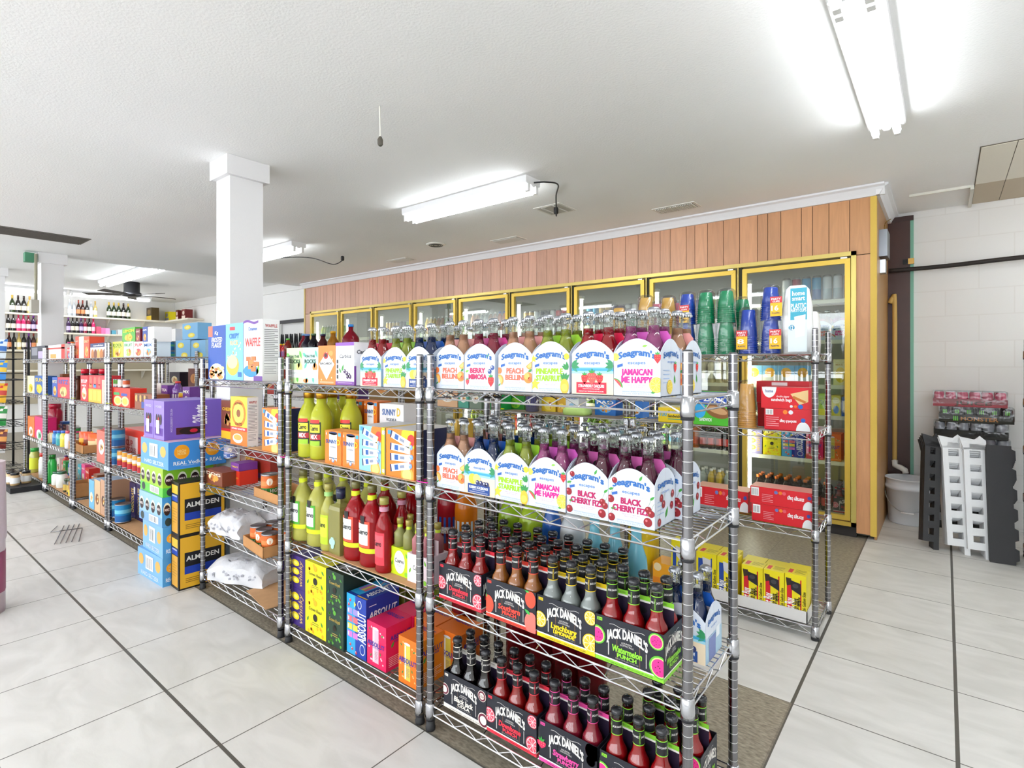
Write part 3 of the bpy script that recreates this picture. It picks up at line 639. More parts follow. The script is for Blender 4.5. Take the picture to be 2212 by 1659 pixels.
z = Z1[2]; ns = ['grapefruit pack', 'peach pack', 'lemon pack', 'watermelon pack']
for f, x, n in zip(['GR', 'PE', 'LE', 'WM'], xs, ns): pack6(f, x, y6, z, n + ', third shelf front')
for f, x, n in zip(['GR', 'PE', 'LE'], xs, ns): pack6(f, x, y6b, z, 'rear ' + n + ', third shelf')
pack4('BA', -.545, y6b + .01, z, 'blue-drink pack low on third shelf right')
z = Z1[3]; ns = ['cola pack', 'grapefruit pack', 'strawberry pack', 'watermelon pack']; e = [948, 1041, 1154, 1286]; xs = spaced([fx(a, YF) + .097 for a in e], SW + .0012)
for f, x, n in zip(['CO', 'GR', 'ST', 'WM'], xs, ns): pack6(f, x, y6, z, n + ', bottom shelf')
for f, x, n in zip(['WM'], xs[3:], ns[3:]): pack6(f, x + .03, y6b, z, 'rear ' + n + ', bottom shelf')
# ---------- big jugs at the back of the nearest rack ----------
def jug(liq, cap='#F4F4F4', lab=None, r=.048, h=.30, txt_='', lc='#FFFFFF', sq=1, neck=.016, shoulder=.62, gold=False, mat='liquid', band=None):
    def f():
        m = MB(); s = shoulder; m.lathe([(r * .85, 0), (r, .008), (r, h * s), (r * .93, h * (s + .08)), (r * .6, h * (s + .19)), (neck, h * (s + .27)), (neck, h * .93)], 18, liq, mat, power=sq)
        o = obj('juice_jug', m); m = MB(); m.lathe([(neck * 1.15, h * .925), (neck * 1.15, h), (neck * .9, h + .002)], 14, cap, 'gloss'); obj('cap', m, o)
        if lab:
            m = MB(); q = MB(); z0, z1 = h * .18, h * .5; rr_ = r * 1.006; vs = []
            n = 12
            for i in range(n + 1):
                a = radians(-150 + 300 * i / n); 
                for zz in (z0, z1):
                    ca, sa = sin(a), -cos(a)
                    if sq != 1: ca, sa = math.copysign(abs(ca) ** sq, ca), math.copysign(abs(sa) ** sq, sa)
                    vs.append((rr_ * ca, rr_ * sa, zz))
            m.faces(vs, [(2 * i, 2 * i + 2, 2 * i + 3, 2 * i + 1) for i in range(n)], lab, 'print', True)
            if txt_:
                v, ff, wd = txt(txt_); W3 = r * 1.5
                for a0 in (0, 55):
                    m.faces([(rr_ * 1.006 * sin(radians(a0) + (x / wd - .5) * W3 / r), -rr_ * 1.006 * cos(radians(a0) + (x / wd - .5) * W3 / r), (z0 + z1) / 2 - .012 + y * .036) for x, y in v], ff, lc)
            if band: m.lathe([(r * 1.008, h * .5), (r * 1.008, h * .56)], 18, band, 'print', caps=False)
            obj('jug_label', m, o)
        return o
    return f
yj = YB - .017
JG = [(-1.59, '#A81C28', '#F4F4F4', '#1F4FA8', 'HAWAIIAN', 'red jug with blue label', .047), (-1.49, '#E07A18', '#E8E8E8', '#C9D6DA', 'TROPIC', 'orange drink jug', .046), (-1.262, '#9FC42A', '#E8E8E8', '#BFD6D0', 'LIME', 'green drink jug', .047), (-1.165, '#B4D236', '#F4F4F4', '#CFE6B8', 'LIME', 'yellow-green drink jug', .047), (-1.075, '#2B62B8', '#2B62B8', '#3A6FC4', '', 'blue bottle', .036), (-.99, '#D9DEE2', '#FFFFFF', '#E6E8EC', 'R', 'clear white bottle', .044)]
for i, (x_, lq, cp, lb, tx, nm_, r_) in enumerate(JG): place('jg%d' % i, jug(lq, cp, lb, r_, .325, tx, '#FFFFFF' if i in (0, 4) else '#3A6A7A'), (x_, yj, Z1[2]), nm_ + ' at the back of the third shelf', 'jug')
for i, x_ in enumerate((-.905, -.83, -.755)): place('aq', jug('#7FCBE0', '#E8F0F4', None, .034, .30, shoulder=.5), (x_, yj, Z1[2]), ('left', 'middle', 'right')[i] + ' aqua blue clear bottle at the back of the third shelf', 'bottle', 'aqua blue bottles on the third shelf')
for i, x_ in enumerate((-1.50, -1.22, -1.118, -1.016, -.914)):
    place('dr', jug('#7A141C', '#2A1A1C', None, .05, .30), (x_, yj, Z1[3]), f'dark red juice jug at the back of the bottom shelf, {("first", "second", "third", "fourth", "fifth")[i]} from left', 'jug', 'dark red jugs on the bottom shelf')
# ---------- cartons ----------
def carton(name, w, d, h, col, fr=None, sd=None, tp=None, sc=None, tc=None, mat='print', eps=EPS):
    mb = MB(); k = mb.faces
    v = [(-w / 2, -d / 2, 0), (w / 2, -d / 2, 0), (w / 2, d / 2, 0), (-w / 2, d / 2, 0), (-w / 2, -d / 2, h), (w / 2, -d / 2, h), (w / 2, d / 2, h), (-w / 2, d / 2, h)]
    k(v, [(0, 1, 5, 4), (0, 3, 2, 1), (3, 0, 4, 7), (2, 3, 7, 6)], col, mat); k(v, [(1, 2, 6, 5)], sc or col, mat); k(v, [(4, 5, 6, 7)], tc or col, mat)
    if fr: fr(front(mb, w, d, h, eps=eps))
    if sd: sd(side(mb, w, d, h, eps=eps))
    if tp: tp(top(mb, w, d, h, eps=eps))
    return obj(name, mb)
def lines(p, x0, x1, y0, y1, n, col, l=1, th=.3):
    for i in range(n):
        y = y1 - (y1 - y0) * i / n; p.rect(x0, y - (y1 - y0) / n * th, x1 - (x1 - x0) * (.25 if i % 3 == 2 else 0), y, col, l)
def bars(p, x0, y0, x1, y1, l=4, n=9, bg='#FFFFFF'):
    p.rect(x0, y0, x1, y1, bg, l)
    for i in range(n): a = x0 + (x1 - x0) * (i + .5 + .2 * (i % 3)) / (n + 1.4); p.rect(a, y0 + (y1 - y0) * .1, a + (x1 - x0) * (.2 + .15 * (i % 2)) / n, y1 - (y1 - y0) * .15, '#2A2A2E', l + 1)
def gen(t=None, tcol='#FFFFFF', acc='#F2C23A', t2=None, seed=0, ty=.78, pic=.3, pcol=None):
    def f(p):
        r = random.Random(seed * 7 + len(t or '')); 
        if t: p.text(t, .5, ty, min(.2, .34 / max(1, len(t)) * p.w / p.h * 1.5), tcol, 3, w=.82)
        if t2: p.text(t2, .5, ty - .17, .07, tcol, 3, w=.6)
        if pic:
            p.ell(.5, pic, .3, min(.24, .3 * p.w / p.h), acc, 1)
            for i in range(6): p.ell(.5 + r.uniform(-.2, .2), pic + r.uniform(-.14, .14), .07, None, pcol or ('#F5E3B0', '#C4702A', '#E9A23C')[i % 3], 2 + i % 2, n=8)
    return f
YP = YF + .018
def pc(name, xl, xr, z, h, col, label, cat='box', Y=YP, d=.12, fr=None, sd=None, tp=None, sc=None, tc=None, mat='print', group=None, rz=0, gap=.001):
    x0, x1 = fx(xl, Y), fx(xr, Y); w = x1 - x0 - gap
    o = carton(name, w, d, h, col, fr, sd, tp, sc, tc, mat); o.location = ((x0 + x1) / 2, Y + d / 2, z); o.rotation_euler = (0, 0, rz)
    return tag(o, label, cat, group)
def sheet(x0, x1, y0, y1, z, label, col='#C79A6E', rz=0, t=.0035):
    mb = MB(); mb.box(-(x1 - x0) / 2, (x1 - x0) / 2, -(y1 - y0) / 2, (y1 - y0) / 2, 0, t, col, 'kraft')
    return tag(obj('cardboard_sheet', mb, None, ((x0 + x1) / 2, (y0 + y1) / 2, z), rz), label, 'cardboard')
# --- rack 2, top shelf
z = Z2[0]
def otr(c1, c2):
    def f(p):
        p.text('ON THE', .5, .76, .07, '#1E4A34', 4, w=.62); p.text('ROCKS', .5, .62, .11, '#1E4A34', 4, w=.72); p.rect(0, .16, 1, .38, '#F4F6F2', 2); p.text('COCKTAIL', .5, .29, .035, '#7A9A8A', 3, w=.5, bold=0)
        for x, y, a in ((.0, .85, -30), (.8, .92, -60), (.1, .42, 50), (.75, .42, 80), (.2, .0, 70), (.7, .02, 100)): p.leaf(x, y, .3, a, c1, 1)
        p.ell(.8, .45, .16, None, c2, 1); p.ell(.2, .08, .18, .06, c2, 1)
    return f
pc('cocktail_box', 619, 654, z, .155, '#CFE8AE', 'pale green cocktail box with leaves, top shelf beside rack posts', fr=otr('#5DB546', '#F0D87A'))
pc('cocktail_box', 654, 687.5, z, .155, '#BFE4DE', 'aqua cocktail box with orange slices on the top shelf', fr=otr('#57B8A0', '#F08A3C'))
def bac(p): p.poly([(.05, .52), (.5, .12), (.95, .52), (.5, .84)], '#F6F3F0', 2); p.ell(.46, .74, .14, .085, '#B5232C', 3); p.ell(.46, .75, .08, .05, '#3A1A1A', 4); p.text('BACARDÍ', .47, .54, .055, '#22222C', 4, w=.66); lines(p, .35, .6, .38, .44, 2, '#E2A88A'); p.ell(.75, .8, .12, .07, '#F29A4A', 1); lines(p, .1, .9, .02, .07, 2, '#FBE3D0'); dots(p, ((.2, .12), (.8, .18), (.85, .64)), .035, '#F9C48C')
pc('cocktail_box', 687.5, 724.5, z, .16, '#EE7F2C', 'orange cocktail box with a white diamond label', fr=bac)
def car(p): p.rect(0, .0, 1, .09, '#7B3F9A', 2); p.rect(0, .92, 1, 1, '#8A4FB0', 2); p.text('Carbliss', .55, .68, .09, '#4A4A52', 4, w=.62, skew=.2, bold=.3); p.ell(.58, .66, .26, .16, '#E9E9ED', 1); p.ell(.58, .66, .22, .135, '#F7F7F9', 2); dots(p, ((.5, .33), (.62, .28), (.74, .24), (.66, .2), (.8, .2)), .07, '#4A2C5C'); p.leaf(.35, .32, .25, 70); p.leaf(.3, .28, .2, 120); [p.rect(.07, .15 + i * .12, .15, .24 + i * .12, '#26262C', 3) for i in range(4)]; lines(p, .12, .9, .025, .06, 1, '#E0C8EE', 3)
pc('cocktail_box', 725, 765, z, .17, '#F6F5F7', 'white and purple cocktail box with blackberries', fr=car, sd=lambda p: (p.text('Carbliss', .4, .78, .09, '#4A4A52', 4, w=.6, skew=.2), p.rect(0, 0, .08, .45, '#7B3F9A', 2)))
# --- rack 2, second shelf
z = Z2[1]
sheet(fx(650, YF), -1.42, YF + .012, YB - .02, z, 'brown cardboard sheet under the lime mix jugs and orange boxes')
z += .0036
def mixjug():
    m = MB(); m.lathe([(.042, 0), (.047, .006), (.047, .06), (.045, .07), (.047, .08), (.047, .17), (.042, .195), (.03, .222), (.021, .236), (.021, .262)], 24, '#D3D83C', 'liquid')
    o = obj('mix_jug', m); m = MB(); m.lathe([(.024, .258), (.024, .287), (.021, .289)], 16, '#B5852C', 'steel'); obj('cap', m, o)
    m = MB(); vs = []
    for (a0, z0, a1, z1, c, k) in ((-38, .06, 38, .16, '#20301E', 1.008), (-32, .115, 32, .15, '#E8DC3A', 1.014), (-36, .085, 36, .108, '#B3202C', 1.014), (-30, .155, 30, .17, '#D6342E', 1.01), (-32, .06, 32, .08, '#9CCB2A', 1.014)):
        m.faces([(.047 * k * sin(radians(a)), -.047 * k * cos(radians(a)), zz) for a in [a0 + (a1 - a0) * i / 8 for i in range(9)] for zz in (z0, z1)], [(2 * i, 2 * i + 2, 2 * i + 3, 2 * i + 1) for i in range(8)], c, 'print', True)
    for s_, zz, hh, W3, c in (('Cuervo', .124, .03, .04, '#15151A'), ('MIX', .089, .026, .036, '#FFFFFF')):
        v, f, wd = txt(s_); m.faces([(.0485 * sin((x / wd - .5) * W3 / .0485), -.0485 * cos((x / wd - .5) * W3 / .0485), zz + y * hh) for x, y in v], f, c)
    obj('jug_label', m, o); return o
for x_, y_, n in ((-2.199, 1.302, 'front pair, left'), (-2.101, 1.302, 'front pair, right'), (-2.003, 1.383, 'behind the small orange boxes'), (-2.15, 1.386, 'middle one behind the front pair'), (-2.2, 1.48, 'back row by the posts')):
    place('mix', mixjug, (x_, y_, z), 'yellow-green mix jug with gold cap, ' + n, 'jug', 'yellow-green mix jugs', random.uniform(.2, .4))
def sun4(p):
    p.ell(.5, .93, .26, .05, '#1E2C5A', 2); p.rect(.26, .18, .74, .93, '#F2F2F4', 2)
    for i in range(7): p.poly([(.26 + i * .07, .2), (.33 + i * .07, .2), (.29 + i * .07, .08 + .03 * (i % 2))], '#F2F2F4', 2)
    p.text('SUNNY', .4, .68, .12, '#1B4A90', 5, w=.66); p.text('D', .84, .68, .17, '#F3C613', 5, w=.2); p.text('VODKA', .5, .52, .05, '#5A5F6A', 5, w=.34, bold=.3); p.text('4', .1, .9, .09, '#FFFFFF', 4); p.rect(.8, .86, .97, .96, '#43A8DC', 3); p.ell(.5, .12, .08, None, '#4C86C8', 4); p.ell(.5, .12, .05, None, '#F4F4F4', 5)
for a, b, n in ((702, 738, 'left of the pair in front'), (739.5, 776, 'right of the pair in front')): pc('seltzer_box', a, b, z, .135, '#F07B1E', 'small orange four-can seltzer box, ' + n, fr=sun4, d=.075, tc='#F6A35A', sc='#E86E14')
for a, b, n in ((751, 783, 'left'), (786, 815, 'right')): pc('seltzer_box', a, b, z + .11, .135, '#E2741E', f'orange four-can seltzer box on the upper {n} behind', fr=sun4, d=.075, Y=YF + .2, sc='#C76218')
for a, b, n in ((751, 783, 'left'), (786, 858, 'right')): pc('seltzer_box', a, b, z, .109, '#E2741E', f'orange seltzer box low in the back row, {n} one', d=.09, Y=YF + .2)
pc('seltzer_box', 820, 872, z + .11, .13, '#E9E6E6', 'white vodka seltzer box behind the eight-can boxes', fr=lambda p: (p.text('SUNNY', .4, .74, .2, '#2A5EA8', 3, w=.56), p.text('D', .8, .76, .26, '#E8C01E', 3, w=.14), p.text('VODKA', .5, .5, .1, '#5A6070', 3, w=.44), p.text('SELTZER', .5, .36, .1, '#8A92A4', 3, w=.44)), Y=YF + .2, d=.08)
def can2(p, x, y, w, h, rot, c2='#F2C23A'):
    ca, sa = cos(radians(rot)), sin(radians(rot)); k = p.w / p.h
    R_ = lambda u, v: (min(1, max(0, x + (u * ca - v * sa / k * 1) * 1)), min(1, max(0, y + (u * sa * k + v * ca))))
    q = lambda u0, v0, u1, v1, c, l: p.poly([R_(u0, v0), R_(u1, v0), R_(u1, v1), R_(u0, v1)], c, l)
    q(-w / 2, -h / 2, w / 2, h / 2, '#E7E9EE', 3); q(-w / 2, -h / 2, -w / 2 + .05, h / 2, '#1D2E62', 4); q(w / 2 - .03, -h / 2, w / 2, h / 2, c2, 4); q(-w * .28, -h * .35, -w * .1, h * .35, '#2A5EA8', 4); q(-w * .02, -h * .2, w * .2, h * .2, '#8C93A8', 4)
def sun8(bg2):
    def f(p):
        p.ell(.85, .88, .3, None, bg2, 1); p.ell(.9, .8, .14, None, '#D8322A', 2); p.ell(.75, .08, .22, None, '#F6B04A', 1); p.ell(.75, .08, .16, None, '#F8CE7C', 2); p.rect(.06, .88, .18, .97, '#3F9CD8', 3)
        for i, r in enumerate((-18, -4, 2, 10)): can2(p, .52, .8 - i * .19, .74, .15, r, ('#F2D030', '#F2B28A', '#E8E6F0', '#D8323A')[i])
        dots(p, ((.9, .66), (.92, .46), (.88, .28)), .06, '#7FA4D6', 5)
    return f
pc('seltzer_box', 776, 823, z, .172, '#8EC6E6', 'light blue and orange eight-can seltzer box', fr=sun8('#F07B1E'), d=.2, sc='#E6BE1E', tc='#D8D8D8')
pc('seltzer_box', 824, 833, z, .172, '#E8C11E', 'yellow edge of an eight-can box beside the bright orange one', d=.19, fr=lambda p: (p.text('8', .5, .9, .09, '#FFFFFF', 3, w=.7), p.text('8', .5, .08, .08, '#FFFFFF', 3, w=.6), p.rect(.82, 0, 1, 1, '#1D2A5E', 2)), gap=0)
pc('seltzer_box', 834.5, 895, z, .172, '#F37E20', 'bright orange eight-can seltzer box, second shelf by posts', fr=sun8('#F3D21E'), d=.2, sc='#1D2550', tc='#E8E4E0', sd=lambda p: p.rect(.0, .0, .08, 1, '#F37E20', 1))
pc('seltzer_box', 968, 988, Z2[1], .2, '#C9A03A', 'tan eight-can box seen end-on behind the peach pack', Y=YF + .2, d=.1, fr=lambda p: (p.text('8', .5, .85, .1, '#FFFFFF', 3, w=.3), p.rect(.0, .1, .3, .9, '#D8D4D0', 2)))
# --- rack 2, third shelf: cocktail jugs
z = Z2[2]
sheet(fx(688, YF), -1.42, YF + .01, YF + .2, z, 'brown cardboard sheet under the red cocktail jugs'); z += .0036
def cuervo(liq, big=1, lab='#F4F4F2', edge='#3E9A2C', neckc='#D6E21E'):
    def f():
        s = 1 if big else .82; m = MB(); R_ = .054 if big else .037; hh = .30 if big else .27
        m.lathe([(R_ * .9, 0), (R_, .008), (R_ * .98, .04), (R_ * .92, .05), (R_, .06), (R_, hh * .55), (R_ * .92, hh * .64), (R_ * .55, hh * .76), (R_ * .36, hh * .81), (R_ * .38, hh * .83), (.0165, hh * .86), (.0165, hh * .95)], 20, liq, 'liquid', sy=.82)
        o = obj('cocktail_jug', m); m = MB(); m.lathe([(.018, hh * .93), (.018, hh * 1.02), (.016, hh * 1.025)], 14, '#A39A4E' if not big else '#6E6A3A', 'gloss'); obj('cap', m, o)
        m = MB(); rr_ = R_ * 1.018
        def patch(a0, a1, z0, z1, c, k=1.0):
            m.faces([(rr_ * k * sin(radians(a0 + (a1 - a0) * i / 8)), -rr_ * k * .82 * cos(radians(a0 + (a1 - a0) * i / 8)), zz) for i in range(9) for zz in (z0, z1)], [(2 * i, 2 * i + 2, 2 * i + 3, 2 * i + 1) for i in range(8)], c, 'print', True)
        if big:
            patch(-52, 30, .075, .175, edge); patch(-46, 22, .085, .165, lab, 1.008); patch(-70, 60, .055, .073, '#D6E21E', 1.0); patch(-52, -36, .053, .075, '#8A2A1E', 1.006); patch(-22, 6, .165, .195, '#1E1E1E', 1.0)
        else: patch(-50, 40, .03, .15, edge); patch(-44, 34, .06, .14, lab, 1.008)
        v, ff, wd = txt('Cuervo'); W3 = R_ * 1.05; m.faces([(rr_ * 1.02 * sin(radians(-8) + (x / wd - .5) * W3 / R_), -rr_ * .83 * 1.02 * cos(radians(-8) + (x / wd - .5) * W3 / R_), (.125 if big else .1) + y * .03) for x, y in v], ff, '#1A1A1E')
        obj('jug_label', m, o); m = MB(); m.lathe([(.0182, hh * .835), (.0182, hh * .9)], 14, neckc, 'print', caps=False); obj('neck_label', m, o); return o
    return f
LQ = '#C6C35C'; RD = '#A80E18'
for key, liq, big, p_, y_, n, ed, lb in (('cL', LQ, 1, 655, .06, 'leftmost green-labelled lime jug', '#4FA62C', None), ('cL', LQ, 1, 688, .06, 'second green-labelled lime jug', '#4FA62C', None), ('cl', LQ, 0, 710, .048, 'slim lime bottle with yellow label', '#B9D428', '#D8E03A'), ('cR', RD, 1, 769, .062, 'left one of two large red jugs', '#E0503A', None), ('cR', RD, 1, 804, .06, 'right one of two large red jugs', '#E0503A', None), ('cr', RD, 0, 830, .045, 'slim red bottle before the posts', '#E23A4A', '#EE5A66'), ('cr', RD, 0, 868, .15, 'slim red bottle behind the small yellow carrier', '#E23A4A', '#EE5A66'), ('cL', LQ, 1, 708, .19, 'lime jug in the back row, left', '#4FA62C', None), ('cL', LQ, 1, 742, .19, 'lime jug in the back row, middle', '#4FA62C', None), ('cL', LQ, 1, 795, .19, 'lime jug behind the red jugs', '#4FA62C', None), ('cR', RD, 1, 832, .19, 'large red jug in the back row, left', '#E0503A', None), ('cR', RD, 1, 889, .26, 'large red jug in the back row, right', '#E0503A', None)):
    place(key, cuervo(liq, big, lb or '#F4F4F2', ed, '#D6E21E' if big else ('#9CD07A' if liq == LQ else '#C58AA0')), (fx(p_, YF + y_), YF + y_, z), 'cocktail ' + ('jug, ' if big else 'bottle, ') + n, 'bottle', 'cocktail jugs on the third shelf', .1)
def b1800():
    m = MB(); m.lathe([(.050, 0), (.052, .006), (.056, .18), (.05, .195), (.022, .205), (.017, .21), (.017, .24)], 4, '#A39E5A', 'liquid', sx=1, sy=.8); m.lathe([(.020, .225), (.020, .268)], 14, '#1C2440', 'gloss')
    o = obj('margarita_bottle', m); q = MB(); p = Panel(q, (-.0375, -.0335, .01), (1, 0, 0), (0, .07, .997), .075, .18, mat='print'); p.rect(.12, .42, .72, .82, '#EFF0F0', 1); p.text('1800', .42, .7, .1, '#2A2A30', 3, w=.44); lines(p, .25, .6, .52, .6, 3, '#A8A8AC', 2); p.rect(.22, .32, .72, .42, '#2A2C34', 2); p.ell(.35, .86, .12, None, '#2A2C3A', 3)
    for x, y, r in ((.2, .22, .14), (.36, .14, .15), (.3, .28, .13), (.46, .22, .13)): p.ell(x, y, r, r * .5, '#A9DCC4', 2 + int(x * 10) % 3)
    obj('bottle_label', q, o); q = MB(); return o
place('b18', b1800, (fx(738, YF + .055) - .006, YF + .055, z), 'square lime margarita bottle with white label and navy cap', 'bottle')
def cpack(col, lab, txtc):
    def f():
        mb = MB(); w, d, h = .108, .1, .1
        mb.box(-w / 2, w / 2, -d / 2, d / 2, 0, h, col); mb.box(-w / 2, w / 2, -.001, .001, h, h + .05, col)
        p = front(mb, w, d, h); p.ell(.52, .5, .28, .42, lab, 2); p.text('Cuervo', .52, .55, .16, txtc, 3, w=.46); lines(p, .4, .64, .3, .4, 2, '#9AA89A', 3); p.leaf(.1, .3, .2, 70, '#6CB52E', 1); p.leaf(.9, .7, .2, 110, '#6CB52E', 1); p.ell(.86, .12, .08, None, '#8ED03A', 3)
        o = obj('drink_carrier', mb)
        return o
    return f
def mini(liq, cap='#9A8A3C'):
    def f():
        m = MB(); m.lathe([(.022, 0), (.022, .05), (.012, .062), (.009, .075), (.009, .085)], 14, liq, 'liquid'); o = obj('mini_bottle', m); m = MB(); m.lathe([(.0125, .083), (.0125, .103), (.011, .104)], 12, cap, 'gloss'); obj('cap', m, o)
        m = MB(); m.lathe([(.0105, .066), (.0095, .08)], 12, '#C6DC2C', 'print', caps=False); obj('neck_label', m, o); return o
    return f
for key, col, lab, liq, p_, n in (('cy', '#C6DC1E', '#F2F4EE', '#A8A868', 859, 'small yellow-green carrier'), ('cp', '#F2DCE2', '#F8F2F4', '#C47A80', 897, 'small pale pink carrier')):
    x, y = min(fx(p_, YF + .02), -1.563), YF + .1
    if key == 'cp': x = -1.452; y = YF + .09
    place(key, cpack(col, lab, '#2A2A2E'), (x, y, z), n + ' with gold-capped bottles, third shelf by the posts', 'carrier')
    for pn, a, b in POS4: place('mb' + key, mini(liq), (x + a * .05, y + b * .05, z + .1), f'{pn} gold-capped bottle in the {n}', 'bottle', 'gold-capped small bottles')
# --- rack 2, bottom shelf
z = Z2[3]
def crown(c1, c2, t='Crown Royal'):
    def f(p):
        p.text(t, .5, .66, .09, c1, 3, w=.62, skew=.15, bold=.4); p.ell(.5, .84, .08, None, c2, 3); p.ell(.5, .46, .1, None, '#20180E', 4); lines(p, .34, .66, .22, .32, 2, c1)
        rr = random.Random(5)
        for i in range(12): p.ell(rr.uniform(.06, .94), rr.choice((rr.uniform(.05, .25), rr.uniform(.75, .95))), .05, None, c2, 2, n=8)
        for x, y, a in ((.1, .3, 60), (.8, .85, -40), (.85, .3, 120)): p.leaf(x, y, .16, a, '#3E8A34', 3)
    return f
def purp(p):
    for y in (.78, .52, .25): p.ell(.35, y, .26, .1, '#F2D21E', 2); p.ell(.35, y, .16, .05, '#F6E96A', 3)
    p.text('whisky', .7, .5, .2, '#C9A56A', 3, w=.8, rot=90, skew=.2, bold=.3)
for i, (zz, n) in enumerate(((z, 'lower'), (z + .163, 'upper'))):
    hh = .162 if i == 0 else .14
    pc('whisky_box', 628, 659, zz, hh, '#3B2470', f'{n} purple whisky drink box with yellow splashes', fr=purp, d=.16, tc='#3A2A78')
    pc('whisky_box', 659.5, 704, zz, hh, '#E9DE1C', f'{n} yellow lemon whisky drink box', fr=crown('#3A3A1E', '#F2B01E'), d=.16, tc='#EDE23A', sc='#DDD21A')
    pc('whisky_box', 704.5, 742, zz, hh, '#1F3A2C', f'{n} dark green apple whisky drink box', fr=crown('#C9A84A', '#5DA83A'), d=.2, sc='#1A2C24', tp=lambda p: p.rect(.15, .2, .85, .6, '#A9A8B0', 1), tc='#223228')
def absb(p):
    p.rect(0, 0, .45, 1, '#2FA3DC', 1); p.text('ABSOLUT', .78, .52, .22, '#F2F4FA', 3, w=.5, rot=90); p.ell(.82, .16, .13, .09, '#E8EEF8', 3); p.ell(.82, .16, .11, .075, '#1E3FA0', 4)
    for i, c in enumerate(('#9B8FD0', '#E06A78', '#F0D24A', '#D07ACB')): y = .72 - i * .13; p.rect(.06, y - .05, .3, y + .05, c, 3); p.rect(.34, y - .05, .58, y + .05, c, 3); p.rect(.08, y - .03, .14, y + .03, '#F4F0F0', 4)
    dots(p, ((.2, .9), (.12, .82), (.3, .1), (.5, .06), (.2, .16)), .05, '#C83A4A'); p.poly([(.4, .9), (.5, .86), (.4, .8)], '#F4DC3A', 3); p.ell(.68, .88, .1, .07, '#E8EEF8', 3); p.ell(.68, .88, .08, .055, '#1E3FA0', 4)
def absS(p): p.text('ABSOLUT', .5, .72, .12, '#F4F6FA', 3, w=.84, skew=.2); p.ell(.5, .5, .26, .09, '#E8EEF8', 3); p.ell(.5, .5, .22, .07, '#1B3796', 4); p.text('Spray', .5, .5, .07, '#F4F6FA', 5, w=.3, skew=.2); lines(p, .08, .3, .84, .88, 1, '#EAEAF4')
def absT(p): p.rect(0, .1, .5, .95, '#2FA3DC', 1); [p.rect(.08 + .13 * i, .3, .18 + .13 * i, .7, c, 2) for i, c in enumerate(('#D078C8', '#F0D24A', '#E06A78'))]; p.text('ABSOLUT', .75, .5, .18, '#F4F6FA', 3, w=.7, rot=90, skew=.2); p.rect(.5, .02, 1, .06, '#E8B83A', 2)
pc('vodka_box', 749, 791, z, .235, '#1E3FA0', 'tall blue vodka drink box with white lettering', fr=absb, sd=absS, tp=absT, d=.16, sc='#1B3796', Y=YF + .03)
def absp(c1, c2, cc):
    def f(p):
        rr = random.Random(4)
        for i in range(16): p.ell(rr.uniform(.05, .95), rr.uniform(.05, .95), .035, None, '#F8C8D0' if cc == '#E8B8C8' else '#F6C07A', 1, n=7)
        p.rect(.3, .1, .62, .88, cc, 2); p.ell(.46, .88, .16, .03, '#D8D8DC', 3); p.rect(.34, .12, .4, .84, '#F6F0EE', 3); p.text('ABSOLUT', .48, .52, .11, '#3A2C9A', 5, w=.9); p.text('COCKTAILS', .48, .44, .03, '#3A2C9A', 5, w=.4, bold=0); lines(p, .42, .58, .16, .36, 6, '#9A7A80', 4)
        for x, y, a in ((.18, .2, 60), (.72, .3, 100), (.75, .75, 30), (.2, .8, 140)): p.leaf(x, y, .14, a, '#3F8A3A', 3)
    return f
def absps(p): p.text('ABSOLUT', .55, .72, .11, '#3A2C9A', 3, w=.8); p.text('COCKTAILS', .55, .62, .05, '#3A2C9A', 3, w=.5); lines(p, .1, .9, .06, .3, 6, '#F6D8D0', 1); p.leaf(.2, .5, .2, 60)
def abspt(p): p.text('ABSOLUT', .5, .7, .16, '#3A2C9A', 3, w=.8)
for k, (a, b, zz, yy, col, sc_, cc, n) in enumerate(((793, 834, z, YF + .03, '#E21E5A', '#D81A56', '#E8B8C8', 'pink vodka cocktail box in front'), (861, 903, z, YF + .03, '#F2761E', '#EE8A1E', '#D9C24A', 'orange vodka cocktail box in front by the posts'))):
    pc('vodka_box', a, b, zz, .165, col, n, fr=absp(0, 0, cc), sd=absps, tp=abspt, d=.125, sc=sc_, Y=yy)
x0 = fx(793, YF + .03)
for (dx, dy, col, n) in ((.0, .13, '#DE1E58', 'pink vodka cocktail box in the back row'), (.125, .13, '#E2701E', 'orange vodka cocktail box in the back row, left'), (.25, .13, '#E2701E', 'orange vodka cocktail box in the back row, right')):
    o = carton('vodka_box', .118, .125, .165, col, absp(0, 0, '#D9C24A'), absps, abspt); o.location = (x0 + .06 + dx, YF + .09 + dy, z); tag(o, n, 'box')
for i, (p_, c) in enumerate(((-2.17, '#1E8A3A'), (-2.06, '#1E8A3A'), (-1.93, '#7A7A1E'), (-1.8, '#8A862A'), (-1.68, '#6E7A22'))): place('gb%d' % i, jug(c, c, None, .042, .25), (p_, YB - .013, z), ('green', 'second green', 'olive', 'mustard', 'dull green')[i] + ' bottle at the back of the bottom shelf', 'bottle')
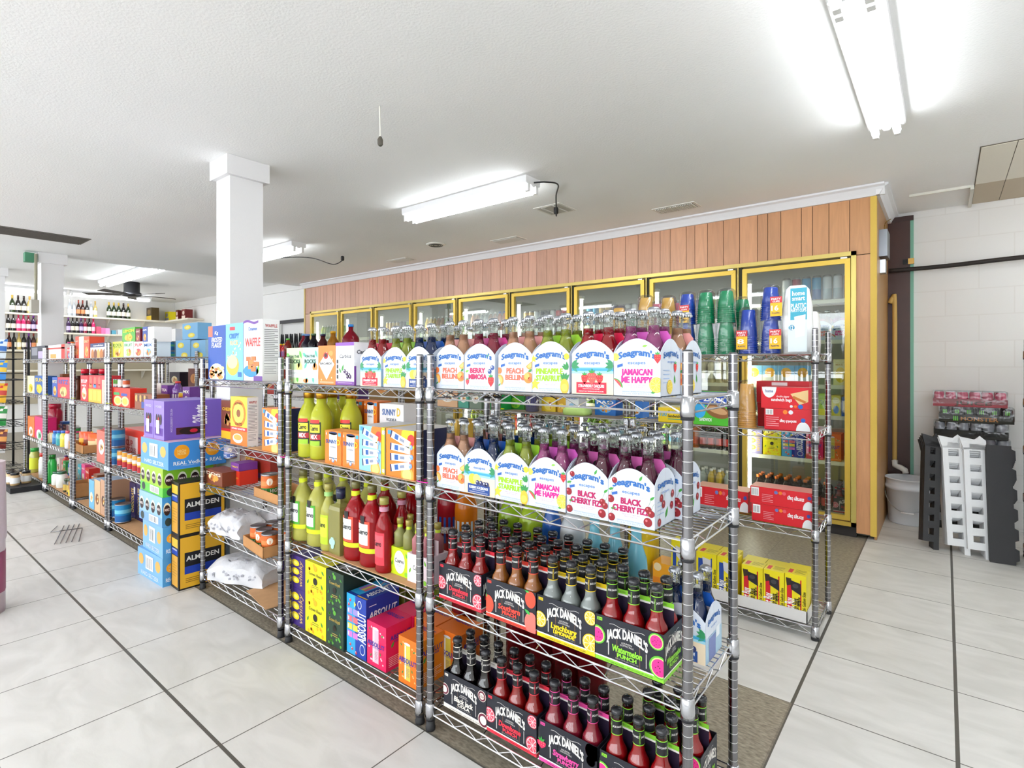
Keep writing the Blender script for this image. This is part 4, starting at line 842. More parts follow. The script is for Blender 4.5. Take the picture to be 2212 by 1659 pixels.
# --- rack 3
z = Z3[0]
def frost(p): p.text('FROSTED', .52, .74, .09, '#FFFFFF', 3, w=.62, skew=.2); p.text('FLAKES', .5, .64, .09, '#FFFFFF', 3, w=.56, skew=.2); p.rect(0, .8, .26, 1, '#E46A50', 1); p.ell(.5, .1, .45, .2, '#F2F2F4', 2); rr = random.Random(1); [p.ell(rr.uniform(.15, .85), rr.uniform(.04, .24), .1, .035, ('#E8A04A', '#C8742C', '#F4D8A0')[i % 3], 3 + i % 2, n=7) for i in range(22)]; p.text('Kg', .5, .87, .06, '#E8E8F4', 3, w=.2, skew=.2)
def crisp(p): p.rect(.25, .88, .55, .94, '#D82A3A', 2); p.text('CRISPY', .5, .78, .09, '#2A6CB8', 3, w=.56); p.text('RICE', .5, .66, .08, '#F4D08A', 3, w=.44); p.ell(.42, .26, .36, .18, '#F0B43A', 2); p.ell(.4, .32, .3, .12, '#F2DCA0', 3); rr = random.Random(2); [p.ell(rr.uniform(.1, .9), rr.uniform(.4, .66), .03, None, '#F8E8B8', 2, n=6) for i in range(20)]; p.rect(.72, .06, .92, .14, '#1E6AB0', 3)
def waff(p): p.text('Cinnamon', .5, .86, .06, '#2A6CB8', 3, w=.46, skew=.1); p.text('WAFFLE', .5, .64, .14, '#D83A34', 3, w=.8); p.ell(.4, .16, .4, .1, '#2A8AC8', 2); rr = random.Random(3); [p.rect(x, y, x + .24, y + .07, ('#C06A30', '#E0843C', '#D8702C')[i % 3], 3 + i % 3) for i, (x, y) in enumerate([(rr.uniform(.15, .6), rr.uniform(.14, .36)) for i in range(9)])]; p.rect(.55, .0, 1, .08, '#6A3A94', 3); p.leaf(.7, .1, .3, 60, '#5DB52F', 2); p.wave(0, .8, .95, .02, '#6A3A94', 2, th=.04)
def nutri(p): p.text('WAFFLE', .5, .9, .05, '#B83A34', 3, w=.7); lines(p, .1, .9, .3, .84, 18, '#5A5A60', 2, .25); p.rect(.08, .28, .92, .285, '#2A2A2E', 2); lines(p, .1, .8, .1, .24, 5, '#9A9AA0', 2)
pc('cereal_box', 450, 487, z, .285, '#1E4FA8', 'tall blue frosted flakes cereal box', fr=frost, d=.06)
pc('cereal_box', 487.5, 525, z, .288, '#7CC0E8', 'light blue crispy rice cereal box', fr=crisp, d=.06)
pc('cereal_box', 526, 567, z, .295, '#F3E7EA', 'white waffle cereal box beside two blue ones', fr=waff, sd=nutri, d=.085, sc='#EFEFF0')
z = Z3[1]
def chee(p): p.text('CHEERIOS', .5, .78, .08, '#F2C21E', 3, w=.84); p.ell(.5, .5, .38, .17, '#8A3A1E', 2); rr = random.Random(8); [p.ell(rr.uniform(.25, .75), rr.uniform(.38, .62), .07, None, '#D8A45A', 3, n=8) for i in range(16)]; p.rect(0, .2, 1, .27, '#C8201E', 2); p.rect(0, 0, 1, .2, '#F2C21E', 1)
def oats(p): p.ell(.5, .66, .42, .28, '#E8821E', 2); p.ell(.5, .66, .32, .21, '#F6DE5A', 3); p.ell(.5, .66, .12, .08, '#8A4A1E', 4); p.text('OATS', .5, .44, .06, '#6A2A12', 5, w=.4); p.text('HONEY', .5, .84, .05, '#6A2A12', 5, w=.5, arc=.03); p.rect(0, .3, 1, .38, '#D8322A', 3); p.text('HONEY ROASTED', .5, .34, .035, '#FFFFFF', 5, w=.8); p.rect(0, 0, 1, .3, '#F0761E', 1); p.ell(.45, .14, .3, .1, '#F4EEE4', 3); p.ell(.45, .16, .24, .06, '#E0A84A', 4)
pc('cereal_box', 478, 512, z, .21, '#7A3A1C', 'brown and yellow oat ring cereal box', fr=chee, d=.05, Y=YF + .1)
pc('cereal_box', 498, 534, z, .245, '#F4D83A', 'yellow honey oats cereal box with a white side', fr=oats, sd=nutri, d=.055, sc='#F2F0EE', Y=YF + .03)
sheet(fx(530, YF), -2.345, YF + .01, YF + .2, z, 'cardboard piece under the orange box beside the post')
pc('seltzer_box', 566, 603, z + .004, .2, '#F37E20', 'orange eight-can box standing alone on a cardboard piece', fr=sun8('#F3D21E'), d=.11, sc='#1D2550', sd=lambda p: p.rect(0, 0, .1, 1, '#F37E20', 1))
# third shelf
z = Z3[2]
def can(col, band=None, t=None, tc='#FFFFFF', r=.038, h=.11, lid='#9A9A9E', c2=None):
    def f():
        m = MB(); m.lathe([(r * .96, 0), (r, .003), (r, .007), (r * .98, .009), (r * .98, h - .008), (r, h - .006), (r, h - .001), (r * .95, h), (r * .9, h - .003), (.001, h - .003)], 18, lid, 'steel')
        o = obj('tin_can', m); m = MB(); m.lathe([(r * .99, .009), (r * .99, h * .4), (r * .99, h - .008)], 18, col, 'print', cols=[(band or col, 'print'), (col, 'print')], caps=False)
        if c2: m.lathe([(r * 1.0, h * .5), (r * 1.0, h * .7)], 18, c2, 'print', caps=False)
        if t:
            v, ff, wd = txt(t); W3 = r * 1.3
            for a0 in (0, 100, -100): m.faces([(r * 1.01 * sin(radians(a0) + (x / wd - .5) * W3 / r), -r * 1.01 * cos(radians(a0) + (x / wd - .5) * W3 / r), h * .2 + y * h * .22) for x, y in v], ff, tc)
            for a0 in (-40, 60, 160):
                m.faces([(r * 1.012 * sin(radians(a0 + 22 * cos(q * pi / 5))), -r * 1.012 * cos(radians(a0 + 22 * cos(q * pi / 5))), h * .68 + h * .16 * sin(q * pi / 5)) for q in range(10)], [tuple(range(10))], '#F4E4D0')
        obj('can_label', m, o); return o
    return f
def tray(w, d, h, col='#C08A56', cut=False):
    mb = MB(); t = .003; mb.box(-w / 2, w / 2, -d / 2, d / 2, 0, t, col, 'kraft')
    mb.box(-w / 2, w / 2, -d / 2, -d / 2 + t, 0, h * (.8 if cut else 1), col, 'kraft'); mb.box(-w / 2, w / 2, d / 2 - t, d / 2, 0, h, col, 'kraft')
    for s in (-1, 1): mb.box(s * w / 2 - (t if s > 0 else 0), s * w / 2 + (0 if s > 0 else t), -d / 2, d / 2, 0, h, col, 'kraft')
    return obj('cardboard_tray', mb)
o = tray(.27, .17, .045); o.location = (-2.50, YF + .11, z); o.rotation_euler = (0, 0, -.06); tag(o, 'low cardboard tray holding one orange and green can', 'tray')
place('canA', can('#D8692C', '#2E8A34', 'HIGH', c2='#E8874A'), (-2.57, YF + .075, z + .004), 'orange and green can standing in the low cardboard tray', 'can', rz=.1)
pc('snack_box', 443, 480, z, .075, '#7A3A22', 'brown dog treat box on the third shelf left', fr=gen('DOG', '#F2E4D0', '#D89A5A', pic=.5), d=.1, tc='#8A4A2C')
pc('snack_box', 503, 517, z, .075, '#D8341E', 'stacked red snack box, lower', fr=gen('MEATY', '#F6D24A', '#F08A2C', pic=None, ty=.5), Y=YF + .09, d=.1)
pc('snack_box', 499, 516, z + .076, .04, '#7A3A94', 'stacked purple snack box, upper', fr=gen('TREAT', '#F6D24A', '#F08A2C', pic=None, ty=.5), Y=YF + .09, d=.1)
place('canP', can('#B8B4D0', '#4A6AB8', 'MEAL', r=.034, h=.075), (fx(498, YF + .14), YF + .14, z + .117), 'pale purple can on top of the small snack boxes', 'can')
pc('snack_box', 518, 584, z, .16, '#8E2A1C', 'wide dark red dog treat box behind the tray', fr=lambda p: (p.ell(.12, .7, .1, None, '#C9A08A', 2), p.text('Bites', .36, .72, .2, '#E8B84A', 3, w=.3), p.text('dog treats', .36, .48, .08, '#F2E0D0', 3, w=.4), p.rect(.3, .12, 1, .3, '#5A3A94', 2), p.rect(.3, .12, .55, .3, '#4A9AC8', 3), p.rect(.04, .0, .22, .3, '#E0701E', 2)), Y=YF + .21, d=.08)
mb = MB(); mb.prism([(0, 0), (.17, 0), (.15, .19), (.02, .2)], 0, .004, '#A9784C', 'kraft', 'y'); tag(obj('cardboard_flap', mb, None, (fx(445, YF + .2), YF + .24, z)), 'leaning cardboard flap behind the dog treat box', 'cardboard')
# fourth and fifth shelf: bags and cans
def flour(seed, L_=.3, W_=.19, hh=.12):
    def f():
        mb = MB(); rr = random.Random(seed); nx, ny, nz = 14, 9, 5; vs = {}; 
        def P(u, v, w):   # superellipsoid-like pillow with creases
            x = (u - .5) * L_; y = (v - .5) * W_; e = (1 - abs(2 * u - 1) ** 6 * .35) * (1 - abs(2 * v - 1) ** 5 * .3)
            zz = w * hh * e + .006 * sin(u * 19 + v * 7 + seed) * w + .004 * sin(v * 31 + u * 11) * w
            x += .006 * sin(v * 9 + w * 6 + seed); y += .006 * sin(u * 13 + w * 5)
            return (x, y, max(0, zz))
        def patch(fn, a, b, col):
            base = [fn(i / a, j / b) for j in range(b + 1) for i in range(a + 1)]
            mb.faces(base, [(j * (a + 1) + i, j * (a + 1) + i + 1, (j + 1) * (a + 1) + i + 1, (j + 1) * (a + 1) + i) for j in range(b) for i in range(a)], col, 'foil', True)
        wcol = '#D2D2D6'
        patch(lambda s, t: P(s, t, 1), nx, ny, wcol); patch(lambda s, t: P(s, 0, t), nx, nz, '#D6D6DA'); patch(lambda s, t: P(1 - s, 1, t), nx, nz, wcol); patch(lambda s, t: P(1, s, t), ny, nz, '#DADADE'); patch(lambda s, t: P(0, 1 - s, t), ny, nz, wcol); patch(lambda s, t: P(s, 1 - t, 0), nx, ny, wcol)
        q = MB()
        for i in range(60):   # printed grey figures on top and front
            u, v = rr.uniform(.1, .85), rr.uniform(.1, .85); 
            if i < 36: c = [P(u + a, v + b, 1) for a, b in ((0, 0), (.05, .006), (.06, .03), (.02, .045), (-.01, .03))]; c = [(x, y, zc + .0018) for x, y, zc in c]
            else: w0 = rr.uniform(.25, .6); c = [P(u + a, 0, w0 + b) for a, b in ((0, 0), (.04, .03), (.035, .14), (.01, .17), (-.01, .1))]; c = [(x, y - .0018, zc) for x, y, zc in c]
            q.face(c, ('#A2A2AA', '#BCBCC4', '#8E8E96')[i % 3], 'print')
        p = [P(1, v, w) for v, w in ((.15, .15), (.85, .15), (.85, .8), (.15, .8))]
        # folded end flap
        a = MB(); fl_ = [( -L_ / 2 - .035, -W_ * .42, .01), (-L_ / 2, -W_ * .45, .02), (-L_ / 2, W_ * .45, .03), (-L_ / 2 - .03, W_ * .4, .015), (-L_ / 2, W_ * .45, .05), (-L_ / 2, -W_ * .45, .05)]
        a.faces(fl_, [(0, 1, 2, 3), (0, 3, 4, 5)], '#DCDCE0', 'foil')
        o = obj('flour_bag', mb); obj('print', q, o); obj('folded_end', a, o); return o
    return f
z = Z3[3]
place('fl1', flour(1, .27, .16, .105), (-2.90, YF + .075, z), 'crumpled silver bag on the fourth shelf, front one', 'bag', rz=.12)
place('fl2', flour(2, .27, .15, .09), (-2.82, YF + .255, z), 'crumpled silver bag on the fourth shelf, rear one', 'bag', rz=.05)
o = tray(.26, .2, .05); o.location = (-2.52, YF + .075, z); o.rotation_euler = (0, 0, -.12); tag(o, 'cardboard tray full of orange-labelled cans', 'tray')
for i, (dx, dy) in enumerate(((-.085, -.05), (-.005, -.052), (.075, -.055), (-.085, .025), (-.005, .025), (.075, .025))):
    place('canA', None, (-2.52 + dx, YF + .078 + dy - dx * .12, z + .004), f'orange and green can in the full tray, {("front left", "front middle", "front right", "back left", "back middle", "back right")[i]}', 'can', 'orange-labelled cans in the tray', rz=i * .9, sc=(.97, .97, .87))
z = Z3[4]
sheet(-2.70, -2.42, YF + .01, YF + .24, z, 'cardboard sheet beside the silver bag on the lowest shelf', rz=-.15)
place('fl3', flour(3, .36, .2, .11), (-2.87, YF + .12, z + .0045), 'large silver bag on the lowest shelf, printed with small grey animals', 'bag', rz=.35)
# --- floor stacks in the gap
def hn(t2=None):
    def f(p):
        for x in (.22, .75): p.ell(x, .62, .13, None, '#F2A21E', 2); p.text('HIGH', x, .66, .09, '#F6D88A', 3, w=.14); p.text('NOON', x, .56, .09, '#F6D88A', 3, w=.14)
        p.text('REAL Vodka + REAL', .5, .22, .13, '#EAF2FA', 3, w=.84); lines(p, .2, .5, .08, .12, 1, '#BFD8EE')
    return f
def hnf(p):
    for x in (.15, .82): p.ell(x, .62, .1, .2, '#F0B45A', 2)
    bars(p, .34, .35, .64, .85); p.text('HARD SELTZER', .5, .16, .14, '#DCEAF6', 3, w=.7)
def mike(c):
    def f(p):
        for i in range(4): x = .12 + i * .25; p.ell(x, .6, .09, .22, '#F2F2D8', 2); p.ell(x, .56, .08, .18, '#2A1218', 3); p.text('MIKE', x, .58, .09, '#F4E4E0', 4, w=.12)
        p.rect(0, 0, 1, .32, c, 1); bars(p, .45, .06, .85, .3); p.ell(.15, .16, .08, .14, '#2A3A3A', 2)
    return f
def shots(p): p.text('2Shots', .6, .62, .36, '#F2EEFA', 3, w=.5, rot=90, skew=.15); p.rect(.2, .12, .7, .3, '#4A1A2A', 2); p.ell(.45, .2, .2, .1, '#1A0A10', 3); p.ell(.5, .2, .07, .05, '#C8203A', 4); p.text('HUCKLEBERRY CRUSH', .12, .5, .05, '#D8CCF0', 3, w=.6, rot=90, bold=0)
def shotf(p): p.rect(.1, .1, .9, .3, '#5A2A9A', 1); [p.ell(.3 + i * .2, .52, .09, .14, '#2A0A16', 2 + i) for i in range(3)]; p.ell(.5, .5, .06, .08, '#C02A3A', 6); p.rect(.3, .15, .6, .5, '#F0EEE8', 7); p.text('MIXED', .5, .85, .06, '#D8CCF0', 3, w=.6)
def stackbox(name, xl, xr, yb, yt, col, label, fr, sd, d, X0, Y0_, sc=None, tc=None, w=None, z0=0, mat='print'):
    pass
cx1, cy = -3.336, 1.112   # front right floor corner of the case stack
def case(z0, h, w, d, dx, dy, col, sc, label, fr, sd, name='drink_case', tc=None, rz=0):
    o = carton(name, w, d, h, col, fr, sd, None, sc, tc); o.location = (cx1 + dx - w / 2, cy + dy + d / 2, z0); o.rotation_euler = (0, 0, rz); return tag(o, label, 'box', 'stacked drink cases')
zz = 0
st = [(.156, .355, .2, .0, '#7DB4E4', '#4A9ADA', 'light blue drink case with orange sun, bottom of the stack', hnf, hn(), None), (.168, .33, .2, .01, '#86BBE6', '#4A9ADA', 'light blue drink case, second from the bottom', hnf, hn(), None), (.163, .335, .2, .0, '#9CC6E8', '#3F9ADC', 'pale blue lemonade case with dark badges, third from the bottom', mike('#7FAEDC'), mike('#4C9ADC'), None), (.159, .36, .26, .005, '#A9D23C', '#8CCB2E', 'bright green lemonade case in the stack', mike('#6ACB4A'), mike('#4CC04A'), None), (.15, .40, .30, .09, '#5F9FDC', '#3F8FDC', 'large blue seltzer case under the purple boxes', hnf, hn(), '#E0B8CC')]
for i, (h, w, d, dx, c, s, lb, fr, sd, tc) in enumerate(st):
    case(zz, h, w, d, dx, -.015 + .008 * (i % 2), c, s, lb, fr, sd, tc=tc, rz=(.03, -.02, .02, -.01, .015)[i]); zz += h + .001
case(zz, .215, .15, .28, -.165, .0, '#8A72C4', '#7A5FBC', 'purple shots box on top of the stack, left', shotf, shots)
case(zz, .215, .155, .30, -.005, -.0, '#8F78C8', '#7458B8', 'purple shots box on top of the stack, right', shotf, shots)
def alm(p): p.rect(.03, .03, .97, .97, '#E8B02C', 1); p.rect(.12, .42, .9, .68, '#14141A', 2); p.rect(.12, .28, .9, .42, '#1E3FA8', 2); p.text('ALMADEN', .5, .57, .09, '#F2F0EA', 4, w=.7); lines(p, .14, .5, .1, .2, 3, '#7A5A1E', 2)
def almf(p): p.rect(.12, .05, .88, .62, '#D9A02A', 1); p.rect(.12, .78, .88, .94, '#F0BE3A', 1); p.rect(.12, .64, .88, .76, '#1E3FA8', 2); p.text('ALMADEN', .5, .74, .03, '#F2F0EA', 4, w=.6); lines(p, .2, .8, .2, .5, 6, '#9A6A1E', 2, .15)
for i in (0, 1):
    o = carton('wine_box', .115, .24, .29, '#1E1A16', almf, alm, None, '#1E1A16', '#26221E'); o.location = (-3.205 - .06, 1.16 + .12 - .02, i * .291); o.rotation_euler = (0, 0, -.03); tag(o, ('lower', 'upper')[i] + ' black and gold wine box standing beside the case stack', 'box')
# ---------- glass-door cooler ----------
NTH = ('first', 'second', 'third', 'fourth', 'fifth', 'sixth', 'seventh', 'eighth', 'ninth', 'tenth')
DW = .7787; DX0 = -.487
mb = MB(); br = '#CDAE4E'
yA, yB = YC - .022, YC + .03
mb.box(-7.495, DX0, yA, yB, 1.985, 2.015, '#CBB567', 'brass'); mb.box(-7.495, DX0, yA, yB, .078, .108, br, 'brass')
mb.box(DX0 - .03, DX0, yA, yB, .078, 2.015, '#CDBB6A', 'brass'); mb.box(-7.495, -7.465, yA, yB, .078, 2.015, '#CBB567', 'brass')
for i in range(1, 9):
    x = DX0 - DW * i; mb.box(x - .012, x + .012, YC - .004, yB, .108, 1.985, '#3A3A2A', 'matte'); mb.box(x - .02, x - .012, YC - .016, YC, .108, 1.985, '#C9B060', 'brass')
struct('trim_9', mb)
def cooler_door():
    t = thing('cooler_door', 'x', 'door')
    w = DW - .052; z0, z1 = .118, 1.968; f = .034
    mb = MB()
    for (x0, x1, a, b) in ((-w / 2, w / 2, z0, z0 + f), (-w / 2, w / 2, z1 - f, z1), (-w / 2, -w / 2 + f, z0 + f, z1 - f), (w / 2 - f, w / 2, z0 + f, z1 - f)): mb.box(x0, x1, -.018, .012, a, b, '#D3B24C', 'brass')
    for sx in (-1, 1):
        mb.prism([(sx * w / 2, z1), (sx * (w / 2 - .001), z1 - .001), (sx * (w / 2 - f), z1 - f)], -.019, -.0181, '#8E742E', 'brass', 'y')
    obj('door_frame', mb, t)
    mb = MB(); mb.box(-w / 2 + f, w / 2 - f, -.002, .002, z0 + f, z1 - f, '#FFFFFF', 'pane'); obj('glass_pane', mb, t)
    mb = MB(); mb.box(-w / 2 + .004, -w / 2 + .022, -.045, -.018, .95, 1.25, '#C7A648', 'brass'); obj('handle', mb, t)
    mb = MB(); mb.box(w / 2 - .06, w / 2 - .02, -.016, .004, z1 + .002, z1 + .012, '#D8D8D8', 'steel'); obj('hinge', mb, t)
    return t
for i in range(9):
    x = DX0 - DW * (i + .5) - (.006 if i else .008)
    place('cdoor', cooler_door, (x, YC - .005, 0), f'{NTH[i]} gold-framed glass cooler door from the right', 'door', 'gold-framed cooler doors')
for i in range(9):
    x = DX0 - DW * (i + 1) + .045
    def ct():
        m = MB(); m.tube([(0, 0, 0), (0, 0, 1.7)], .015, '#FFFFFF', 'cooltube', 10); o = obj('cooler_light_tube', m)
        for zz in (-.03, 1.7): m = MB(); m.box(-.018, .018, -.018, .03, zz, zz + .03, '#C9CBC8', 'paint'); obj('lamp_holder', m, o)
        return o
    place('ctube', ct, (x, YC + .075, .16), f'upright light tube inside the {NTH[i]} cooler door from the right', 'light', 'upright tubes inside the cooler')
CZS = [1.70, 1.40, 1.066, .84, .505, .13]
TZ = [1.70] + [1.60] * 8
def cshelf():
    m = MB(); w = DW - .03
    for k in range(12): y = .0 + k * .035; m.rod((-w / 2, y, -.004), (w / 2, y, -.004), .0022, '#E4E4DC', 'paint', 4)
    for k in range(9): x = -w / 2 + w * k / 8; m.rod((x, 0, -.008), (x, .39, -.008), .0025, '#E4E4DC', 'paint', 4)
    o = obj('cooler_shelf', m); m = MB(); m.box(-w / 2, w / 2, -.006, -.001, -.022, .006, '#ECEBD2', 'paint')
    obj('price_strip', m, o); return o
SN = ('top shelf', 'second shelf', 'third shelf', 'fourth shelf', 'fifth shelf', 'bottom shelf')
def cbottle(liq, cap, lab, clear=0):
    def f():
        m = MB()
        if clear: m.lathe([(.026, 0), (.031, .006), (.031, .11), (.026, .14), (.012, .175), (.012, .19)], 12, liq, 'liquid')
        else: m.lathe([(.026, 0), (.031, .005), (.031, .135), (.027, .155), (.013, .18), (.013, .192)], 12, liq, 'liquid')
        m.lathe([(.0145, .188), (.0145, .208), (.012, .209)], 10, cap, 'gloss')
        m.lathe([(.0314, .035), (.0314, .095)], 12, lab, 'print', caps=False)
        return obj('chilled_bottle', m)
    return f
def ccan(c1, c2, h=.185, r=.031):
    def f():
        m = MB(); m.lathe([(r * .8, 0), (r, .008), (r, h * .45), (r, h - .014), (r * .82, h - .003), (r * .8, h)], 12, c1, 'gloss', cols=[('#B8B8BC', 'steel'), (c2, 'gloss'), (c1, 'gloss'), ('#B8B8BC', 'steel'), ('#B8B8BC', 'steel')])
        return obj('chilled_can', m)
    return f
PAL = {'yellow': ('#F0C81E', '#F4F4F4', '#E89A1E'), 'orange': ('#E8761E', '#2A4AB0', '#E05A1E'), 'green': ('#6FA83A', '#F4F4F4', '#CFE0A0'), 'brown': ('#4A2A1A', '#D8342A', '#D8CDBA'), 'peach': ('#DCA27A', '#F4F4F4', '#F0E0C8'), 'clear': ('#C8D4D0', '#F4F4F0', '#5FA8D8'), 'cream': ('#E6DDB8', '#C9A45A', '#F2EBD2'), 'cola': ('#26140E', '#E8762A', '#C8342A'), 'red': ('#B0202A', '#E8E8E8', '#E86A6A'), 'lime': ('#B8D03A', '#F4F4F4', '#3A9A4A')}
CAN = {'red': ('#B8242A', '#8E141C'), 'blue': ('#2A8FC0', '#1E5FA0'), 'silver': ('#D8DCE0', '#B8C4CC'), 'maroon': ('#8E2038', '#6A1428'), 'lime': ('#8EC83A', '#5FA02A'), 'black': ('#24262A', '#3E6A2A'), 'tan': ('#C8A45A', '#8E6A2E'), 'purple': ('#5A3A8E', '#3A2466')}
def fill(i, si, kind, cols, n0=0, n1=99, rows=1):
    pitch = .0675 if kind == 'b' else .069
    n = 10
    for k in range(n):
        if k < n0 or k >= n1: continue
        x = DX0 - DW * (i + 1) + .095 + k * pitch; c = cols[k * len(cols) // n]
        for rr in range(rows):
            y = YC + .145 + rr * .07; z = TZ[i] if si == 0 else CZS_[si]
            lb = f'{c} {"bottle" if kind == "b" else "can"}, {NTH[k]} from left, {SN[si]}, {NTH[i]} cooler door' + ('' if rr == 0 else ', second row')
            if kind == 'b': place('cb' + c, cbottle(*PAL[c]), (x, y, z), lb, 'bottle', 'chilled bottles behind the cooler doors')
            else: place('cc' + c, ccan(*CAN[c]), (x, y, z), lb, 'can', 'chilled cans behind the cooler doors')
CZS_ = CZS
for i in range(9):
    for si, zz in enumerate(CZS_): 
        if i < 5 or si == 0: place('cshelf', cshelf, (DX0 - DW * (i + .5), YC + .115, (TZ[i] if si == 0 else zz) - .006), f'white wire cooler shelf, {SN[si]} behind the {NTH[i]} door from the right', 'shelf', 'white wire shelves inside the cooler')
F_ = fill
F_(0, 0, 'c', ['lime', 'silver', 'maroon', 'blue', 'silver', 'red'], 3); F_(1, 0, 'c', ['red', 'blue', 'purple', 'lime', 'tan']); F_(2, 0, 'c', ['blue', 'tan', 'purple', 'silver', 'red'])
F_(3, 0, 'c', ['tan', 'silver', 'black', 'silver', 'red', 'maroon', 'tan']); F_(4, 0, 'b', ['peach', 'clear', 'peach', 'orange', 'clear'], rows=2); F_(5, 0, 'b', ['yellow', 'yellow', 'peach', 'green', 'brown', 'brown', 'lime'])
F_(6, 0, 'c', ['tan', 'tan', 'black', 'lime', 'silver']); F_(8, 0, 'b', ['lime', 'green', 'clear', 'clear', 'green'])
F_(1, 2, 'b', ['cream'], rows=2); F_(1, 4, 'b', ['lime', 'clear', 'clear', 'orange', 'orange', 'cola', 'cola', 'cola', 'cola', 'cola'], rows=2)
F_(1, 5, 'b', ['clear', 'lime', 'clear', 'yellow', 'clear'], rows=2)
F_(2, 3, 'b', ['green', 'lime', 'cream', 'lime', 'clear']); F_(2, 4, 'b', ['green', 'lime', 'clear', 'green', 'clear'], rows=2)
F_(3, 3, 'b', ['clear', 'clear', 'red', 'cola', 'red']); F_(3, 4, 'b', ['red', 'cola', 'clear', 'clear', 'red'], rows=2)
F_(4, 3, 'b', ['orange', 'yellow', 'lime', 'peach', 'red']); F_(4, 4, 'b', ['lime', 'green', 'red', 'cola', 'red'])
F_(0, 5, 'b', ['cola'], 0, 8, rows=3); F_(0, 4, 'b', ['cola'], 9, 9)
YD = YC + .125
def inb(xl, xr, z, h, col, label, fr, d=.14, **k): return pc(k.pop('name', 'drink_box'), xl, xr, z, h, col, label, fr=fr, d=d, Y=YD, **k)
def hnb(p): p.rect(0, .5, 1, 1, '#6FB0DC', 1); p.ell(.5, .62, .32, .26, '#F6B81E', 2); p.text('HIGH', .5, .68, .09, '#F2943A', 3, w=.4); p.text('NOON', .5, .56, .09, '#F2943A', 3, w=.4)
for a, b, n, c in ((1612, 1646, 'first', '#8A7ABF'), (1646.5, 1680, 'second', '#6DB56A'), (1680.5, 1716, 'third', '#E8925A'), (1716.5, 1752, 'fourth', '#D87A6A')): inb(a, b, 1.066, .145, '#EDEDE2', n + ' white and blue sun-printed seltzer box in the cooler', hnb, tc=c)
def seab(p): p.ell(.5, .72, .44, .24, '#CFE0F2', 1); p.text("Seagram's", .5, .74, .11, '#2A62A8', 3, w=.7, arc=.04); p.text('JAMAICAN', .5, .42, .1, '#E01E8C', 3, w=.6); p.text('ME HAPPY', .5, .28, .1, '#E01E8C', 3, w=.6)
for k, (x_, fl) in enumerate(((1768, 'PB'), (1797, 'JH'))): pack4(fl, fx(1768, YD + .06) + .03 + k * .1285, YD + .07, 1.40, ('peach', 'watermelon')[k] + ' pack inside the cooler')
inb(1800, 1826, 1.066, .19, '#EDE7A0', 'yellow and white lemonade box in the cooler by the right frame', lambda p: (p.ell(.6, .4, .45, .3, '#F2D21E', 1), p.text('MIKE', .5, .8, .07, '#C8A21E', 2, w=.6)))
inb(1768, 1782, .84, .16, '#B8DC5A', 'light green tea box in the cooler', lambda p: (p.text('TEA', .5, .6, .2, '#2A6A2A', 2, w=.8), p.rect(0, 0, 1, .3, '#F2E44A', 1)))
inb(1796, 1816, .84, .15, '#E6DC2A', 'bright yellow lemon box in the cooler', lambda p: (p.ell(.5, .75, .4, .16, '#F6F2B0', 1), p.ell(.5, .3, .3, .2, '#4A8AC8', 2)))
inb(1818, 1830, .84, .14, '#2A5FB8', 'blue drink box at the right edge of the cooler', lambda p: p.rect(.2, .2, .8, .8, '#E8E4E0', 1))
for a, b, c, n, f_ in ((1613, 1646, '#8E86B8', 'purple whisky box with yellow splashes', purp), (1648, 1687, '#E9DE1C', 'yellow lemon whisky box', crown('#3A3A1E', '#F2B01E')), (1688, 1738, '#1E3FA0', 'blue vodka box', absb), (1741, 1778, '#E21E5A', 'pink vodka box', absp(0, 0, '#E8B8C8')), (1781, 1817, '#F2761E', 'orange vodka box', absp(0, 0, '#D9C24A'))): inb(a, b, .505, .2, c, n + ' on the lit shelf inside the cooler', f_)
pack6('GR', fx(1812, YD) + .06, YD + .07, .13, 'grapefruit pack low inside the cooler')
# ---------- goods on the back row ----------
ZG1, ZG2, ZG3, ZG4 = ZB; YQ = YG + .02
def cups(c, r=.046, tiers=2, ht=.31):
    def f():
        m = MB(); p = []; z = 0; th = ht / tiers
        for t in range(tiers):
            z0 = t * th
            for k in range(8): p += [(r * (1 - .01 * k), z0 + k * .0105), (r * (1 - .01 * k), z0 + k * .0105 + .003), (r * (1 - .01 * k) * .89, z0 + k * .0105 + .004), (r * (1 - .01 * k) * .9, z0 + k * .0105 + .009)]
            p += [(r * .86, z0 + .085), (r * .66, z0 + th - .004), (r * .6, z0 + th)]
        m.lathe(p, 20, c, 'gloss'); o = obj('cup_stack', m)
        q = MB(); q.lathe([(r * 1.06, -.0), (r * 1.07, ht * .45), (r * .98, ht * .6), (r * .92, ht), (r * .7, ht + .012), (r * .3, ht + .018)], 16, '#FFFFFF', 'film', caps=False); obj('plastic_wrap', q, o); return o
    return f
def cupcard(x, y, z, lb, big, w=.05, h=.09, rz=0, bg='#F0B81E'):
    mb = MB(); mb.box(-w / 2, w / 2, -.0008, 0, 0, h, bg); p = Panel(mb, (-w / 2, -.0008, 0), (1, 0, 0), (0, 0, 1), w, h); p.rect(0, .68, 1, 1, '#C8323A', 1); p.text('PARTY', .5, .88, .1, '#FFFFFF', 2, w=.8); p.text('CUPS', .5, .75, .08, '#FFFFFF', 2, w=.6); p.text(big, .4, .42, .26, '#FFFFFF', 3, w=.6); p.text('PLASTIC', .5, .16, .08, '#1A2A5A', 3, w=.7)
    return mb
